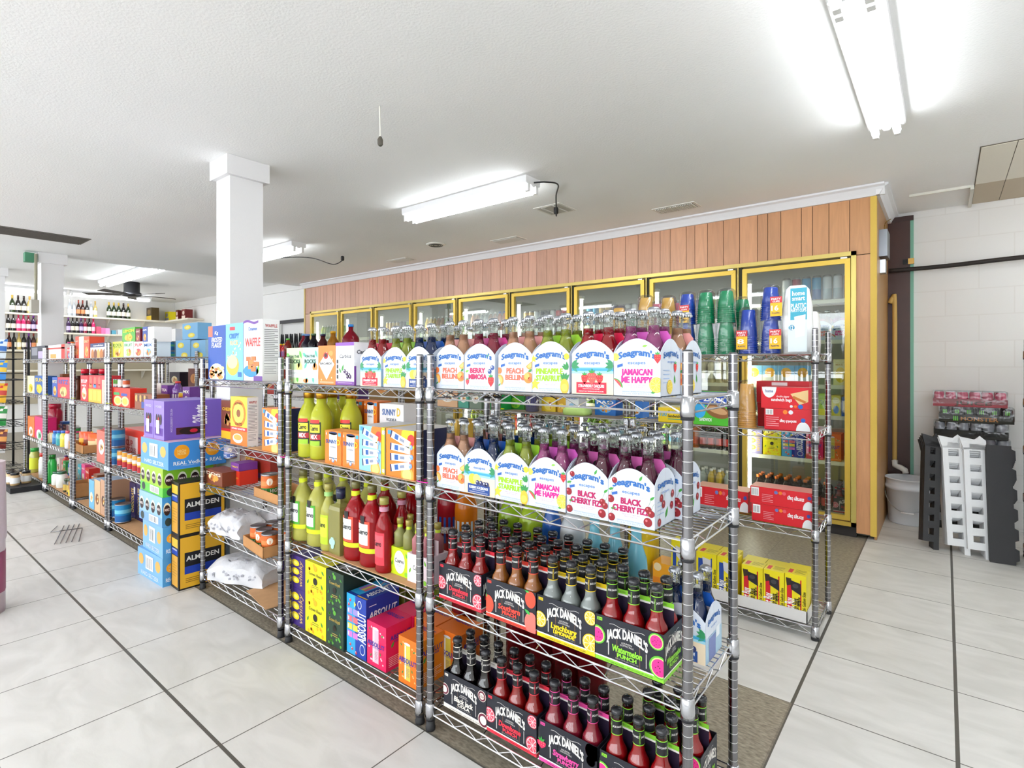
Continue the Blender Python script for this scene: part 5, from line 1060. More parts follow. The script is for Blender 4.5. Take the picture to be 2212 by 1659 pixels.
CU = [('G', '#12905C', 1525, .045, .31, 2, 'green plastic cup stack, left one'), ('G', '#12905C', 1569, .045, .31, 2, 'green plastic cup stack, right one'), ('U', '#1C46B4', 1617, .05, .21, 1, 'short blue plastic cup stack'), ('V', '#1C46B4', 1665, .05, .31, 2, 'tall blue plastic cup stack'),
      ('V', '#1C46B4', 1485, .05, .31, 2, 'blue cup stack left of the green ones'), ('O', '#E9B45A', 1443, .13, .31, 2, 'tan cup stack behind the far right peach pack'), ('O', '#E9B45A', 1395, .05, .31, 2, 'tan cup stack behind the pink bottles'), ('K', '#E8829A', 1420, .2, .29, 2, 'pink cup stack at the back'), ('O', '#E9B45A', 1337, .1, .27, 2, 'leftmost tan cup stack'), ('N', '#2FA07A', 1362, .2, .26, 2, 'pale green cup stack at the back'), ('K', '#E8829A', 1466, .24, .29, 2, 'pink cup stack beside the blue stack'), ('G', '#12905C', 1603, .2, .28, 2, 'green cup stack in the back row')]
for k, c, p_, y_, h_, t_, n in CU: place('cup%s%.2f' % (k, h_), cups(c, tiers=t_, ht=h_), (fx(p_, YG + y_), YG + y_, ZG1), n + ' in clear wrap on the back rack', 'cups', 'plastic-wrapped cup stacks')
for p_, y_, z_, b, n in ((1678, .0, .17, '16', 'upper'), (1676, .0, .02, '16', 'lower'), (1604, .0, .02, '8', 'left'), (1480, .0, .16, '8', 'leftmost')):
    o = obj('price_card', cupcard(0, 0, 0, '', b), None, (fx(p_, YG), YG + y_ - .012, ZG1 + z_)); tag(o, n + ' yellow and red paper card on the blue cup stacks', 'card')
def bagcup(p):
    p.rect(.2, .0, .95, 1, '#DDE8EC', 1); p.rect(.3, .5, .95, 1, '#3AA3BC', 2); p.text('home', .62, .92, .07, '#FFFFFF', 3, w=.5); p.text('smart', .62, .84, .07, '#FFFFFF', 3, w=.5); p.text('PLASTIC', .62, .72, .08, '#FFFFFF', 3, w=.6); p.text('PARTY CUPS', .62, .65, .05, '#FFFFFF', 3, w=.6); p.poly([(.45, .55), (.9, .58), (.85, .25), (.5, .22)], '#F2F4F4', 4); p.ell(.35, .38, .12, None, '#2A8AB0', 4); p.text('12', .35, .38, .07, '#FFFFFF', 5, w=.14)
def softbag(name, w, d, h, col, art=None, mat='film', inner=None):
    mb = MB(); pr = [(1, 0), (1.06, .3), (1.02, .7), (.8, .95), (.55, 1)]; n = 16; vs = []
    for s_, t in pr:
        for i in range(n):
            a = 2 * pi * i / n; ca, sa = cos(a), sin(a); q = .45
            vs.append((w / 2 * s_ * math.copysign(abs(ca) ** q, ca), d / 2 * s_ * math.copysign(abs(sa) ** q, sa), h * t))
    mb.faces(vs, [(j * n + i, j * n + (i + 1) % n, (j + 1) * n + (i + 1) % n, (j + 1) * n + i) for j in range(len(pr) - 1) for i in range(n)] + [tuple(range(4 * n, 5 * n)), tuple(range(n))[::-1]], col, mat, True)
    o = obj(name, mb)
    if art: q = MB(); art(Panel(q, (-w / 2 * .9, -d / 2 * 1.065, h * .02), (1, 0, 0), (0, 0, 1), w * .9, h * .93)); obj('printed_front', q, o)
    return o
o = softbag('cup_bag', .115, .09, .31, '#EDEFF0', bagcup, 'foil'); o.location = (fx(1723, YG + .06), YG + .062, ZG1); tag(o, 'white and teal bag of party cups beside the tall blue stack', 'bag')
o = softbag('cup_bag', .05, .1, .2, '#EDEDEC', None, 'foil'); o.location = (-.492, YG + .215, ZG1); tag(o, 'plain white bag at the right end of the cups shelf', 'bag')
# second shelf of the right back rack
def sand(p): p.rect(0, 0, 1, 1, '#D81E2A', 1); p.ell(.17, 1, .15, .5, '#F4F4F6', 2, a0=180, a1=360); p.text('home', .17, .82, .14, '#5A6A9A', 3, w=.16); p.text('sandwich bags', .42, .42, .15, '#FFFFFF', 3, w=.42); p.text('double zipper', .45, .58, .1, '#FFFFFF', 3, w=.26, bold=0); p.poly([(.6, .7), (.95, .9), (.95, .35), (.78, .2)], '#E8C48A', 3); p.poly([(.66, .62), (.92, .36), (.88, .28), (.64, .5)], '#C8742A', 4); p.ell(.8, .12, .05, None, '#2A5FB8', 4); p.ell(.7, .12, .03, None, '#F0701E', 4); p.ell(.62, .12, .03, None, '#E8E8EC', 4)
def sandu(p): p.rect(0, 0, 1, 1, '#D42430', 1); bars(p, .03, .7, .2, .97); p.ell(.84, 0, .15, .42, '#F4F4F6', 2, a0=0, a1=180); p.text('sandwich bags', .52, .4, .14, '#FFFFFF', 3, w=.36, rot=180); lines(p, .04, .32, .1, .6, 5, '#F0A8AC', 2); p.ell(.46, .85, .05, None, '#F0822A', 3); p.ell(.58, .85, .05, None, '#E8E8F0', 3); p.ell(.84, .5, .05, None, '#2A5FB8', 3)
pc('sandwich_bag_box', 1651, 1752, ZG2, .098, '#C81E28', 'lower front red sandwich bag box on the back rack', fr=sandu, Y=YQ, d=.1)
pc('sandwich_bag_box', 1644, 1752, ZG2 + .099, .098, '#CC1E28', 'upper front red sandwich bag box showing a sandwich', fr=sand, Y=YQ, d=.1, tc='#D87A7A')
pc('sandwich_bag_box', 1636, 1750, ZG2, .115, '#B81A24', 'lower rear red sandwich bag box', Y=YQ + .12, d=.1)
pc('sandwich_bag_box', 1634, 1748, ZG2 + .116, .105, '#C01E28', 'upper rear red sandwich bag box', Y=YQ + .12, d=.1, fr=lambda p: p.rect(.3, .8, .6, .95, '#E8D8D8', 1))
place('cupT', cups('#E6A94E', .046, 1, .21), (fx(1614, YG + .05), YG + .045, ZG2), 'tan cup stack beside the red sandwich bag boxes', 'cups')
def zip_(p): p.rect(0, .6, 1, 1, '#1E48A8', 1); p.text('Zipper', .5, .8, .16, '#FFFFFF', 2, w=.5); p.rect(0, 0, 1, .6, '#4FB82E', 1); p.ell(.15, .45, .16, .26, '#2FA3DC', 2); p.ell(.6, .42, .3, .2, '#8A5A2E', 3, rot=-15); p.ell(.6, .45, .24, .1, '#C89A6A', 4, rot=-15); p.text('SANDWICH', .3, .16, .1, '#FFFFFF', 3, w=.3)
pc('sandwich_bag_box', 1498, 1587, ZG2, .165, '#4FB82E', 'green and blue zipper sandwich bag box behind the corner post', fr=zip_, Y=YQ, d=.1)
pc('sandwich_bag_box', 1422, 1492, ZG2, .075, '#E9C81E', 'yellow box of one hundred fold top sandwich bags', fr=lambda p: (p.text('100', .16, .55, .3, '#3AA0C8', 2, w=.22), p.text('Fold Top', .52, .72, .2, '#1E2E1E', 2, w=.4), p.text('Sandwich Bags', .6, .45, .2, '#1E2E1E', 2, w=.6), p.rect(.3, .2, 1, .26, '#2FA08A', 2)), Y=YQ, d=.1)
# third shelf
def stor(p): p.rect(0, 0, 1, 1, '#D8242E', 1); bars(p, .02, .45, .15, .95); lines(p, .2, .38, .1, .6, 5, '#F0A0A6', 2); [p.ell(x, .78, .03, .1, c, 3) for x, c in ((.43, '#6A78B8'), (.5, '#F0822A'), (.56, '#E05A6A'))]; p.text('storage bags', .74, .52, .24, '#FFFFFF', 3, w=.26, rot=180); p.ell(.94, 0, .09, .5, '#F2F2F4', 2, a0=0, a1=180); p.ell(.95, .7, .03, .1, '#3A4AA0', 3)
pc('storage_bag_box', 1624, 1754, ZG3, .08, '#C81E28', 'lower right red storage bag box', fr=stor, Y=YQ, d=.11, tc='#D88A80')
pc('storage_bag_box', 1620, 1756, ZG3 + .081, .08, '#C81E28', 'upper right red storage bag box', fr=stor, Y=YQ, d=.11, tc='#D88A80')
pc('storage_bag_box', 1500, 1616, ZG3 + .012, .1, '#D03038', 'left red storage bag box behind the corner post', fr=stor, Y=YQ + .06, d=.12, tc='#E0A890')
# bottom tray with trash bags
zt = ZG4
mb = MB(); xa, xb_ = fx(1488, YQ - .015), fx(1744, YQ - .015)
for a in ((xa, xb_, YQ - .015, YQ - .011, zt, zt + .055), (xa, xb_, YQ + .25, YQ + .254, zt, zt + .055), (xa, xa + .004, YQ - .015, YQ + .254, zt, zt + .055), (xb_ - .004, xb_, YQ - .015, YQ + .254, zt, zt + .055), (xa, xb_, YQ - .015, YQ + .254, zt, zt + .003)): mb.box(*a, '#E2E0DE')
tag(obj('display_tray', mb), 'long white cardboard tray under the yellow trash bag boxes', 'tray')
def trash(red):
    def f(p):
        c = '#D2202A' if red else '#22489E'; p.rect(.1, .0, .34, .86, c, 1); p.text('Best Buy', .21, .3, .2, '#FFFFFF', 3, w=.34, rot=90); p.rect(.72, .2 if red else .1, .78, .9, c, 1)
        if red: p.poly([(.05, .9), (.3, .9), (.32, .76), (.1, .72)], '#3A2A22', 2); p.poly([(.28, .86), (.74, .82), (.78, .56), (.3, .66)], '#26242A', 3); p.ell(.5, .75, .14, .05, '#4A484E', 4); p.text('Trash Bags', .5, .3, .13, '#1E1A10', 3, w=.36, rot=90); p.text('10', .62, .12, .1, '#D2202A', 3, w=.2)
        else: p.poly([(.3, .9), (.72, .86), (.72, .58), (.34, .7)], '#D8D8DC', 3); p.text('Kitchen Bags', .5, .36, .13, '#1E1A10', 3, w=.4, rot=90)
        p.text('Bags & Ties', .65, .42, .06, '#1E1A10', 3, w=.2, rot=90); p.text('26 Gallon Size', .9, .45, .06, '#1E1A10', 3, w=.42, rot=90)
    return f
YT = YQ - .008
for k, (a, b, red, h_, n) in enumerate(((1602, 1648, 1, .2, 'left'), (1649, 1694, 1, .2, 'middle'), (1695, 1742, 1, .205, 'right'), (1549, 1592, 0, .215, 'right'), (1504, 1548, 0, .215, 'left'))):
    pc('trash_bag_box', a, b, zt + .004, h_, '#F0DE1E', f'yellow {"trash" if red else "kitchen"} bag box with {"red" if red else "blue"} stripe, {n} one in the tray', fr=trash(red), Y=YT, d=.085, sc='#E6D41E', tc='#F2E23A', tp=lambda p: (p.rect(.1, .2, .3, .8, '#D8323A', 1), lines(p, .4, .9, .2, .8, 4, '#8A7A1E', 1)))
    pc('trash_bag_box', a + 3, b + 3, zt + .004, h_ - .01, '#EAD81E', f'rear yellow {"trash" if red else "kitchen"} bag box, {n} one behind its row', Y=YT + .1, d=.085, sc='#DCCB1E', tc='#F0E03A')
pc('trash_bag_box', 1450, 1482, zt, .25, '#EADB1E', 'yellow and blue kitchen bag box behind the near corner post', fr=trash(0), Y=YT, d=.1)
pc('detergent_box', 1410, 1452, zt, .11, '#EFA51E', 'orange box on the lowest shelf behind the six-packs', fr=lambda p: (p.ell(.25, .8, .2, None, '#F6E0B0', 1), p.rect(.0, .0, 1, .3, '#E88A1E', 1)), Y=YQ, d=.12)
o = softbag('pet_food_bag', .15, .16, .34, '#D3B51A', None, 'foil'); o.location = (fx(1395, YG + .1) - .03, YG + .12, zt); tag(o, 'tall mustard yellow bag standing on the lowest back shelf', 'bag')
# goods on second back rack, seen through the near rack
for a, b, h_, c, n, f_ in ((1095, 1132, .15, '#2E8A2E', 'green cleaner box with leaf print', gen('ECO', '#CFE86A', '#8ACB2E', pcol='#5DB52F')), (1170, 1200, .14, '#E8C832', 'yellow detergent box', gen('LEMON', '#FFFFFF', '#F2E06A')), (1204, 1222, .13, '#D8A82A', 'mustard detergent box', gen('OXY', '#FFFFFF', '#F2E06A')), (1222, 1250, .12, '#E6E6EA', 'white cleaner box', gen('WASH', '#3A6AB8', '#9CC6E8')), (1285, 1330, .1, '#2A74C8', 'blue sponge pack', gen('PAD', '#FFFFFF', '#5FB0F0', pic=.4)), (1362, 1388, .13, '#3A7ACB', 'blue wipes box', gen('WIPE', '#FFFFFF', '#CFE6F8'))): pc('cleaner_box', a, b, ZG2, h_, c, n + ' on the second back rack', fr=f_, Y=YG + .13, d=.09)
place('det', jug('#5A5A72', '#7A3A9A', '#2A2A6A', .04, .2, 'MAX', '#FFFFFF', sq=.7, shoulder=.7, mat='gloss'), (fx(1150, YG + .07), YG + .07, ZG2), 'grey and purple detergent bottle on the second back rack', 'bottle')
o = softbag('produce_bag', .16, .1, .05, '#B8D87A', None, 'foil'); o.location = (fx(1245, YG + .05), YG + .06, ZG2); o = tag(o, 'soft green and white bag lying in front of the cleaner boxes', 'bag')
sheet(B2[0] + .02, B2[1] - .05, YG + .01, YH - .02, ZG2 + .0002, 'brown board lying under the cleaning goods', '#8A7A68', t=.0015)
for a, b, c, n in ((945, 988, '#E0B48A', 'peach coloured carton'), (990, 1012, '#4FA08A', 'teal carton'), (1014, 1040, '#7A8A78', 'grey green carton'), (1052, 1084, '#1E9A4A', 'bright green carton')): pc('household_box', a, b, ZG2 + .0, .13, c, n + ' on the third back rack', fr=gen('', '#FFFFFF', '#F2F0E8', pic=.5), Y=YQ, d=.1)
# juice jugs on the tops of the back racks
for p_, c, cap, h_, n in ((766, '#8E1428', '#2F8ADC', .30, 'big red juice jug with blue cap'), (728, '#B4741E', '#E8B01E', .25, 'amber juice jug with yellow cap'), (706, '#5A1E1E', '#2A2A4A', .23, 'brown juice jug with dark cap'), (686, '#1E1A26', '#4A6A4A', .24, 'near-black juice jug'), (672, '#2A2034', '#6A8AC8', .24, 'dark purple juice jug'), (655, '#8E1428', '#7AB0D8', .25, 'dark red juice jug with pale blue cap')):
    place('tj%d' % p_, jug(c, cap, None, .075 if h_ > .28 else .054, h_, shoulder=.55, neck=.022), (fx(p_, YG + .16), YG + .12 + .05 * (int(p_) % 2), ZG1), n + ' on top of the back row', 'jug')
for p_, c, cap, n in ((622, '#8E2A1E', '#5DC83A', 'sauce bottle with bright green cap'),): place('ts', jug(c, cap, None, .035, .2), (fx(p_, YG + .05), YG + .05, ZG1), n + ' on the back row', 'bottle')
for k, p_ in enumerate((592, 602, 611)): place('salsa', jug('#C8202A', '#F0C81E', '#3A7AC8', .032, .15, '', mat='gloss'), (fx(p_, YG + .03), YG + .05, ZG1), f'red jar with yellow lid on the back row, {NTH[k]} from left', 'jar', 'red jars with yellow lids')
# ---------- goods on the left racks ----------
def pk(name, xl, xr, yt, z, col, label, fr=None, Y=YP, d=.1, **k):
    xm = (fx(xl, Y) + fx(xr, Y)) / 2; return pc(name, xl, xr, z, fz(yt, xm, Y) - z, col, label, fr=fr, Y=Y, d=d, **k)
def pkc(p_, yt, z, col, label, key, Y=YP, r=.03, cap='#B8242A', lab=None, kind='jar', w=None):
    x = fx(p_, Y + r); h = fz(yt, x, Y + r) - z
    def f():
        m = MB(); m.lathe([(r * .9, 0), (r, .006), (r, h * .72), (r * .72, h * .84), (r * .7, h * .86)], 14, col, 'gloss'); o = obj(kind, m)
        m = MB(); m.lathe([(r * .8, h * .85), (r * .8, h), (r * .76, h + .001)], 14, cap, 'gloss'); obj('lid', m, o)
        if lab: m = MB(); m.lathe([(r * 1.012, h * .15), (r * 1.012, h * .6)], 14, lab, 'print', caps=False); obj('jar_label', m, o)
        return o
    return place(key + '%.3f' % h, f, (x, Y + r, z), label, 'jar' if kind == 'jar' else 'bottle')
za, zb, zc, zd = Z4; zd += .0035
G = gen
A = 'on the shelf top, rack '
pk('snack_box', 243, 266, 738, za, '#EFE04A', 'yellow juice box on the blue-case-side rack top, left', G('KOOL', '#2A8A3A', '#F0B41E', 'POP'))
pk('snack_box', 267, 288, 738, za, '#E8F0E0', 'white and green box on the rack top, beside the yellow one', G('FRUIT', '#3A9A4A', '#A8D84A'))
pk('snack_box', 289, 309, 738, za, '#F2EDE8', 'white box with red fruit on the rack top', G('7UP', '#C8243A', '#D83A4A'))
pk('snack_box', 310, 331, 738, za, '#DCEAF4', 'pale blue box on the rack top by the post', G('MIX', '#2A5AA8', '#5FB0E0'))
pk('snack_box', 264, 292, 708, fz(738, fx(278, YP), YP), '#4FA83A', 'green and orange box stacked on the row of small boxes', G('LEMON', '#F2E01E', '#F0A02C', pcol='#F6D04A'))
pk('snack_box', 293, 303, 710, fz(738, fx(298, YP), YP), '#7A1E2A', 'slim dark red box stacked on the small boxes', G('CHOC', '#F2D8C8', '#A8424A'))
pk('snack_box', 308, 318, 706, fz(738, fx(313, YP), YP), '#2A4A9A', 'slim navy box stacked on the small boxes', G('OATS', '#F4F4F4', '#E8A04A'))
pk('snack_box', 319, 333, 706, fz(738, fx(326, YP), YP), '#EDEDEC', 'plain white box stacked by the post', None)
pk('snack_box', 195, 231, 741, za, '#F0EFEA', 'white box with navy band and cookies on the rack top', lambda p: (p.rect(0, .72, 1, 1, '#26346A', 1), [p.ell(.15 + .18 * i, .22, .1, None, ('#B8702C', '#7A3A1E', '#E0A85A')[i % 3], 2 + i % 2) for i in range(5)], p.text('cookies', .5, .85, .12, '#F4F4F4', 2, w=.6)))
pk('snack_box', 163, 170, 727, za, '#D8422C', 'slim red box on the rack top beside the cream one', G('SALTY', '#F6E8C8', '#E88A3A'))
pk('snack_box', 170.5, 181, 727, za, '#EFE3C4', 'cream cracker box on the rack top', G('', '#C8322A', '#E0D0A0', pic=None))
pk('snack_box', 181.5, 193, 727, za, '#DA4A2C', 'orange-red cracker box on the rack top', G('SALT', '#F6DCA0', '#E8A04A'))
pk('snack_box', 145, 154, 751, za, '#D83038', 'small red box on the rack top, left of the crackers', G('PIZZA', '#F4F0E0', '#4A78C0'))
pk('snack_box', 104, 140, 745, za, '#F0E4DE', 'white and red carton on the rack top', lambda p: (p.rect(0, .7, 1, .8, '#C8342A', 1), p.rect(.8, 0, 1, 1, '#C8342A', 1), p.rect(.15, .05, .5, .35, '#F0A04A', 1)), rz=.0)
pk('snack_box', 66, 97, 748, za, '#3A3A44', 'dark grey carton on the farthest left rack top', lambda p: (p.rect(.1, .3, .5, .9, '#8A8A92', 1), p.rect(.55, .05, .95, .6, '#B8A8D0', 1)))
pk('juice_box', 59, 74, 812, zb, '#F2E9C0', 'pale yellow drink pouch box, second shelf far left', G('', '#FFFFFF', '#F2D22C', pcol='#F2D22C'))
pk('juice_box', 75, 95, 812, zb, '#2F5FA8', 'blue and yellow drink box, second shelf far left', G('SUN', '#F2D22C', '#F2C82C', pcol='#F0D84A'))
pk('snack_box', 113, 124, 815, zb, '#2A55B0', 'slim blue cracker box, second shelf', G('RITZ', '#F6E8B0', '#F0B03A'))
pk('snack_box', 124.5, 150, 815, zb, '#C8384A', 'red and blue cracker box, second shelf', G('RITZ', '#2A55B0', '#F0B86A', pcol='#F2D08A'))
pk('snack_box', 150.5, 157, 816, zb, '#E8E6E8', 'slim white box beside the crackers', G('', '#FFFFFF', '#2A3A5A', pic=.7))
pk('soup_box', 174, 190, 811, zb, '#D81E28', 'bright red soup box, second shelf', G('SOUP', '#FFFFFF', '#F2E0C0', 'MIX'))
pk('soup_box', 191, 227, 811, zb, '#D8303A', 'red and gold noodle box, second shelf', lambda p: (p.rect(0, 0, .8, .5, '#E8B42C', 1), [p.rect(.04 + .26 * i, .08, .24 + .26 * i, .45, '#F2D24A', 2) for i in range(3)], [p.rect(.06 + .26 * i, .55, .22 + .26 * i, .68, ('#F08A3A', '#3A8AC8', '#E8524A')[i], 2) for i in range(3)], [p.ell(.15 + .26 * i, .8, .08, None, '#E86A5A', 2) for i in range(3)], p.rect(.82, 0, 1, .85, '#C8B8A8', 1)))
for k, p_ in enumerate((184, 204, 224)): pkc(p_, 797, zb, '#4A1420', f'dark jar with red lid behind the soup boxes, {NTH[k]} from left', 'redlid', Y=YF + .125, r=.04, cap='#D81E38')
pkc(169, 812, zb, '#5A2A12', 'dark brown sauce bottle left of the red soup box', 'sauce', r=.028, cap='#3A1A10', kind='bottle')
pk('soup_box', 244, 281, 838, zb, '#D8301E', 'red chicken soup box, second shelf, right rack', lambda p: (p.ell(.3, .3, .24, .26, '#F2E8A0', 2), p.ell(.3, .3, .16, .17, '#D8C84A', 3), p.ell(.72, .3, .22, .26, '#F2E8A0', 2), p.ell(.72, .3, .15, .17, '#D8C84A', 3), p.rect(.05, .6, .4, .75, '#3AA85A', 2), p.rect(.5, .58, .85, .72, '#2A4AA8', 2)))
zs = fz(838, fx(262, YP), YP)
for k, (p_, c) in enumerate(((252, '#6AB04A'), (262, '#E8E0D8'), (273, '#C85A2A'))): place('sc%d' % k, can(c, '#E8E4DC', r=.022, h=.06), (fx(p_, YP + .03), YP + .03, zs), ('green', 'white', 'orange')[k] + ' small can on top of the red soup box', 'can')
pk('snack_box', 291, 329, 851, zb, '#8A4A26', 'brown snack carton, second shelf beside the purple boxes', lambda p: ([p.ell(.1 + .12 * i, .7, .07, None, ('#D8A45A', '#5A2A12')[i % 2], 1) for i in range(6)], p.rect(.4, .1, .6, .5, '#2A4AA0', 2), p.rect(.65, .1, .95, .6, '#C8421E', 2)))
place('bc', can('#1E3F8E', '#F2D22C', r=.035, h=.07), (fx(299, YF + .16), YF + .16, zb), 'blue and yellow tin behind the brown carton', 'can')
pk('snack_bag', 60, 74, 900, zc, '#E8762C', 'orange and white detergent pouch, third shelf far left', G('', '#FFFFFF', '#F4F0EC', pic=.25))
pk('snack_bag', 75, 94, 901, zc, '#D81E6A', 'bright pink pouch, third shelf far left', G('', '#FFFFFF', '#E8F0E8', pic=.2, pcol='#5DB07A'))
pkc(119, 872, zc, '#A81434', 'tall dark red plastic jug behind the blue-lidded jars', 'rj', Y=YF + .17, r=.07, cap='#A81434', kind='bottle')
for k, (p_, c, cp) in enumerate(((113, '#F0D8A8', '#C8202A'), (122, '#2A7AB8', '#2A62C0'), (130, '#3AA0A8', '#2A62C0'), (139, '#E8D84A', '#2A62C0'), (149, '#E8E0E4', '#C84A5A'))): pkc(p_, 930, zc, c, ('cream', 'blue', 'teal', 'yellow', 'white')[k] + ' small jar on the third shelf, left racks', 'sj%d' % k, r=.032, cap=cp)
o = tray(.46, .2, .07); o.location = (fx(188, YF + .12), YF + .14, zc); tag(o, 'cardboard tray holding the orange snack bags', 'tray')
def pillow(w, h, d, c1, c2):
    def f():
        m = MB(); pts = []; n = 8
        for j in range(n + 1):
            for i in range(n + 1):
                u, v = i / n, j / n; pts.append(((u - .5) * w, -d / 2 * (sin(pi * u) * sin(pi * v)) ** .5, v * h))
        fs = [(j * (n + 1) + i, j * (n + 1) + i + 1, (j + 1) * (n + 1) + i + 1, (j + 1) * (n + 1) + i) for j in range(n) for i in range(n)]
        m.faces(pts, fs, c1, 'foil', True); m.faces([(x, -y, z) for x, y, z in pts], [t[::-1] for t in fs], c1, 'foil', True)
        o = obj('snack_bag', m); q = MB(); q.faces([(x, y - .0015, z) for x, y, z in pts], [t for k, t in enumerate(fs) if (k // n in (3, 4)) or (k % n) == (k // n)], c2, 'print', True); obj('printed_band', q, o); return o
    return f
for k, (p_, c1, c2) in enumerate(((183, '#E85A1E', '#F2B43A'), (193, '#E8521E', '#8A3A1A'), (203, '#EE6A1E', '#F0D8A0'))): place('ob%d' % k, pillow(.12, .15, .05, c1, c2), (fx(p_, YF + .13), YF + .14, zc + .004), f'orange snack bag in the cardboard tray, {NTH[k]} from left', 'bag', rz=.75)
pk('snack_box', 209, 229, 931, zc, '#EC6A5A', 'red and white cup box, third shelf by the post', G('', '#FFFFFF', '#F4ECE8', pic=.5))
for k, yy in enumerate((0, 1)): place('blc', can('#1E86C0', '#1A5FA0', r=.05, h=.135, c2='#7ACBE8'), (fx(253, YP + .05), YP + .05, zc + .136 * yy), ('lower', 'upper')[k] + ' large blue food can, third shelf', 'can', 'stacked large blue cans')
pk('noodle_box', 268, 330, 930, zc + .07, '#D83A2A', 'red and white carton of twenty-four noodle cups', lambda p: (p.rect(0, 0, .5, .7, '#F2DCD8', 1), p.text('CUP', .2, .42, .24, '#B8202A', 2, w=.26), p.text('NOODLES', .24, .14, .2, '#B8202A', 2, w=.4), p.text('24', .8, .75, .3, '#FFFFFF', 2, w=.2)), Y=YF + .17, d=.15)
for k in range(5): place('rwc', can('#E8A23A', '#B8202A', r=.026, h=.12, c2='#F2E8E0'), (fx(262 + k * 11, YP + .05), YP + .05, zc + 0), f'red and white drink can, third shelf, {NTH[k]} from left', 'can', 'red and white cans beside the case stack')
# lowest shelves
pkc(75, 967, zd, '#B8B85A', 'large oil bottle with green cap, lowest shelf far left', 'oil', r=.045, cap='#2A9A3A', lab='#D8E03A', kind='bottle')
pkc(93, 978, zd, '#E8E4E0', 'white bottle with red top, lowest shelf far left', 'wb', r=.035, cap='#C8342A', lab='#F4F4F4', kind='bottle')
pkc(113, 982, zd, '#2AB84A', 'bright green bottle, lowest shelf', 'grb', r=.035, cap='#1E7A2A', kind='bottle')
for k, (p_, yt) in enumerate(((124, 1018), (134, 1018))): pkc(p_, yt, zd, '#E4E8E0', ('left', 'right')[k] + ' white jar with green lid, lowest shelf', 'wj', r=.045, cap='#1E5A3A')
for k, p_ in enumerate((145, 153)): pkc(p_, 1034, zd, '#3A3A2A', ('left', 'right')[k] + ' dark relish jar, lowest shelf', 'dj', r=.03, cap='#4A5A3A', lab='#C8A84A')
for k in range(3): place('rfc', can('#A81E2A', '#E8D8C8', r=.04, h=.05), (fx(172 + k * 13, YF + .2), YF + .2, zd), f'flat red tin behind the trays, {NTH[k]} from left', 'can', 'flat red tins')
o = tray(.19, .14, .12); o.location = (fx(176, YF + .09), YF + .09, zd); tag(o, 'brown tray with a yellow front, lowest shelf', 'tray')
q = MB(); q.box(-.095, .095, -.0725, -.0705, .0, .05, '#F0CE2A'); obj('yellow_front', q, o)
for k, (a, b, c, t) in enumerate(((192, 203, '#6AB0D8', 'blue'), (204, 216, '#D8B48A', 'tan'), (217, 229, '#C89A7A', 'brown'))): pk('cereal_box', a, b, 1037, zd, c, t + ' cereal box in the group of three, lowest shelf', G('', '#FFFFFF', ('#F2E4C0', '#7A4A2C', '#5A3A2A')[k], pic=.4), d=.16, tc='#A8C8E4')
for k, (a, b) in enumerate(((280, 293), (294, 307), (308, 321))): pk('candy_box', a, b, 1043, zd, '#2E2058', f'dark purple box, lowest shelf right rack, {NTH[k]} from left', lambda p: (p.text('CHOCOLATE', .5, .5, .2, '#D8B85A', 2, w=.7, rot=90), p.rect(.7, .7, .95, .9, '#D8D8E0', 1)), Y=YF + .14, d=.1)
for k, p_ in enumerate((252, 271)): place('blc', None, (fx(p_, YP + .05), YP + .035 + .02 * (1 - k), zd + .004), ('left', 'right')[k] + ' large blue food can at the front of the lowest shelf', 'can', rz=k * .6)
sheet(R4[0] + .03, R4[1] - .02, YF + .01, YB - .03, Z4[3], 'brown board under the large blue cans', t=.003)
for R_, n in ((R5, 'second'), (R6, 'third'), (R7, 'fourth')): sheet(R_[0] + .03, R_[1] - .03, YF + .012, YB - .03, Z4[3], f'brown board on the lowest shelf of the {n} left rack', t=.003)
for a, b, yt, c, n in ((380, 411, 735, '#7CB8E4', 'left light blue carton with yellow fruit'), (413, 444, 735, '#7CB8E4', 'right light blue carton with yellow fruit'), (342, 357, 735, '#7CB8E4', 'half-hidden light blue carton with yellow fruit')):
    pk('fruit_carton', a, b, yt, ZG1, c, n + ', far back rack top', lambda p: [(p.ell(x, y, .22, .14, '#F4DE3A', 2), p.ell(x, y, .12, .07, '#F8EC8A', 3)) for x, y in ((.35, .75), (.6, .25))], Y=YG + .02, d=.16, sc='#A8D0EC')
pk('fruit_carton', 394, 427, 698, fz(733, fx(411, YG + .02), YG + .02), '#7CB8E4', 'light blue carton with yellow fruit stacked on the pair', lambda p: [(p.ell(x, y, .22, .14, '#F4DE3A', 2), p.ell(x, y, .12, .07, '#F8EC8A', 3)) for x, y in ((.35, .75), (.6, .25))], Y=YG + .02, d=.16)
for k in range(2): place('bbc', can('#2A8AC8', '#1E6AB0', r=.052, h=.125, c2='#5DC08A'), (fx(368, YG + .06), YG + .06, ZG1 + .126 * k), ('lower', 'upper')[k] + ' large blue can beside the light blue cartons', 'can')
pk('snack_box', 361, 379, 711, ZG1 + .253, '#EFEDEC', 'white and red box on top of the large blue cans', lambda p: p.ell(.3, .5, .2, None, '#D8242E', 1), Y=YG + .03, d=.1)
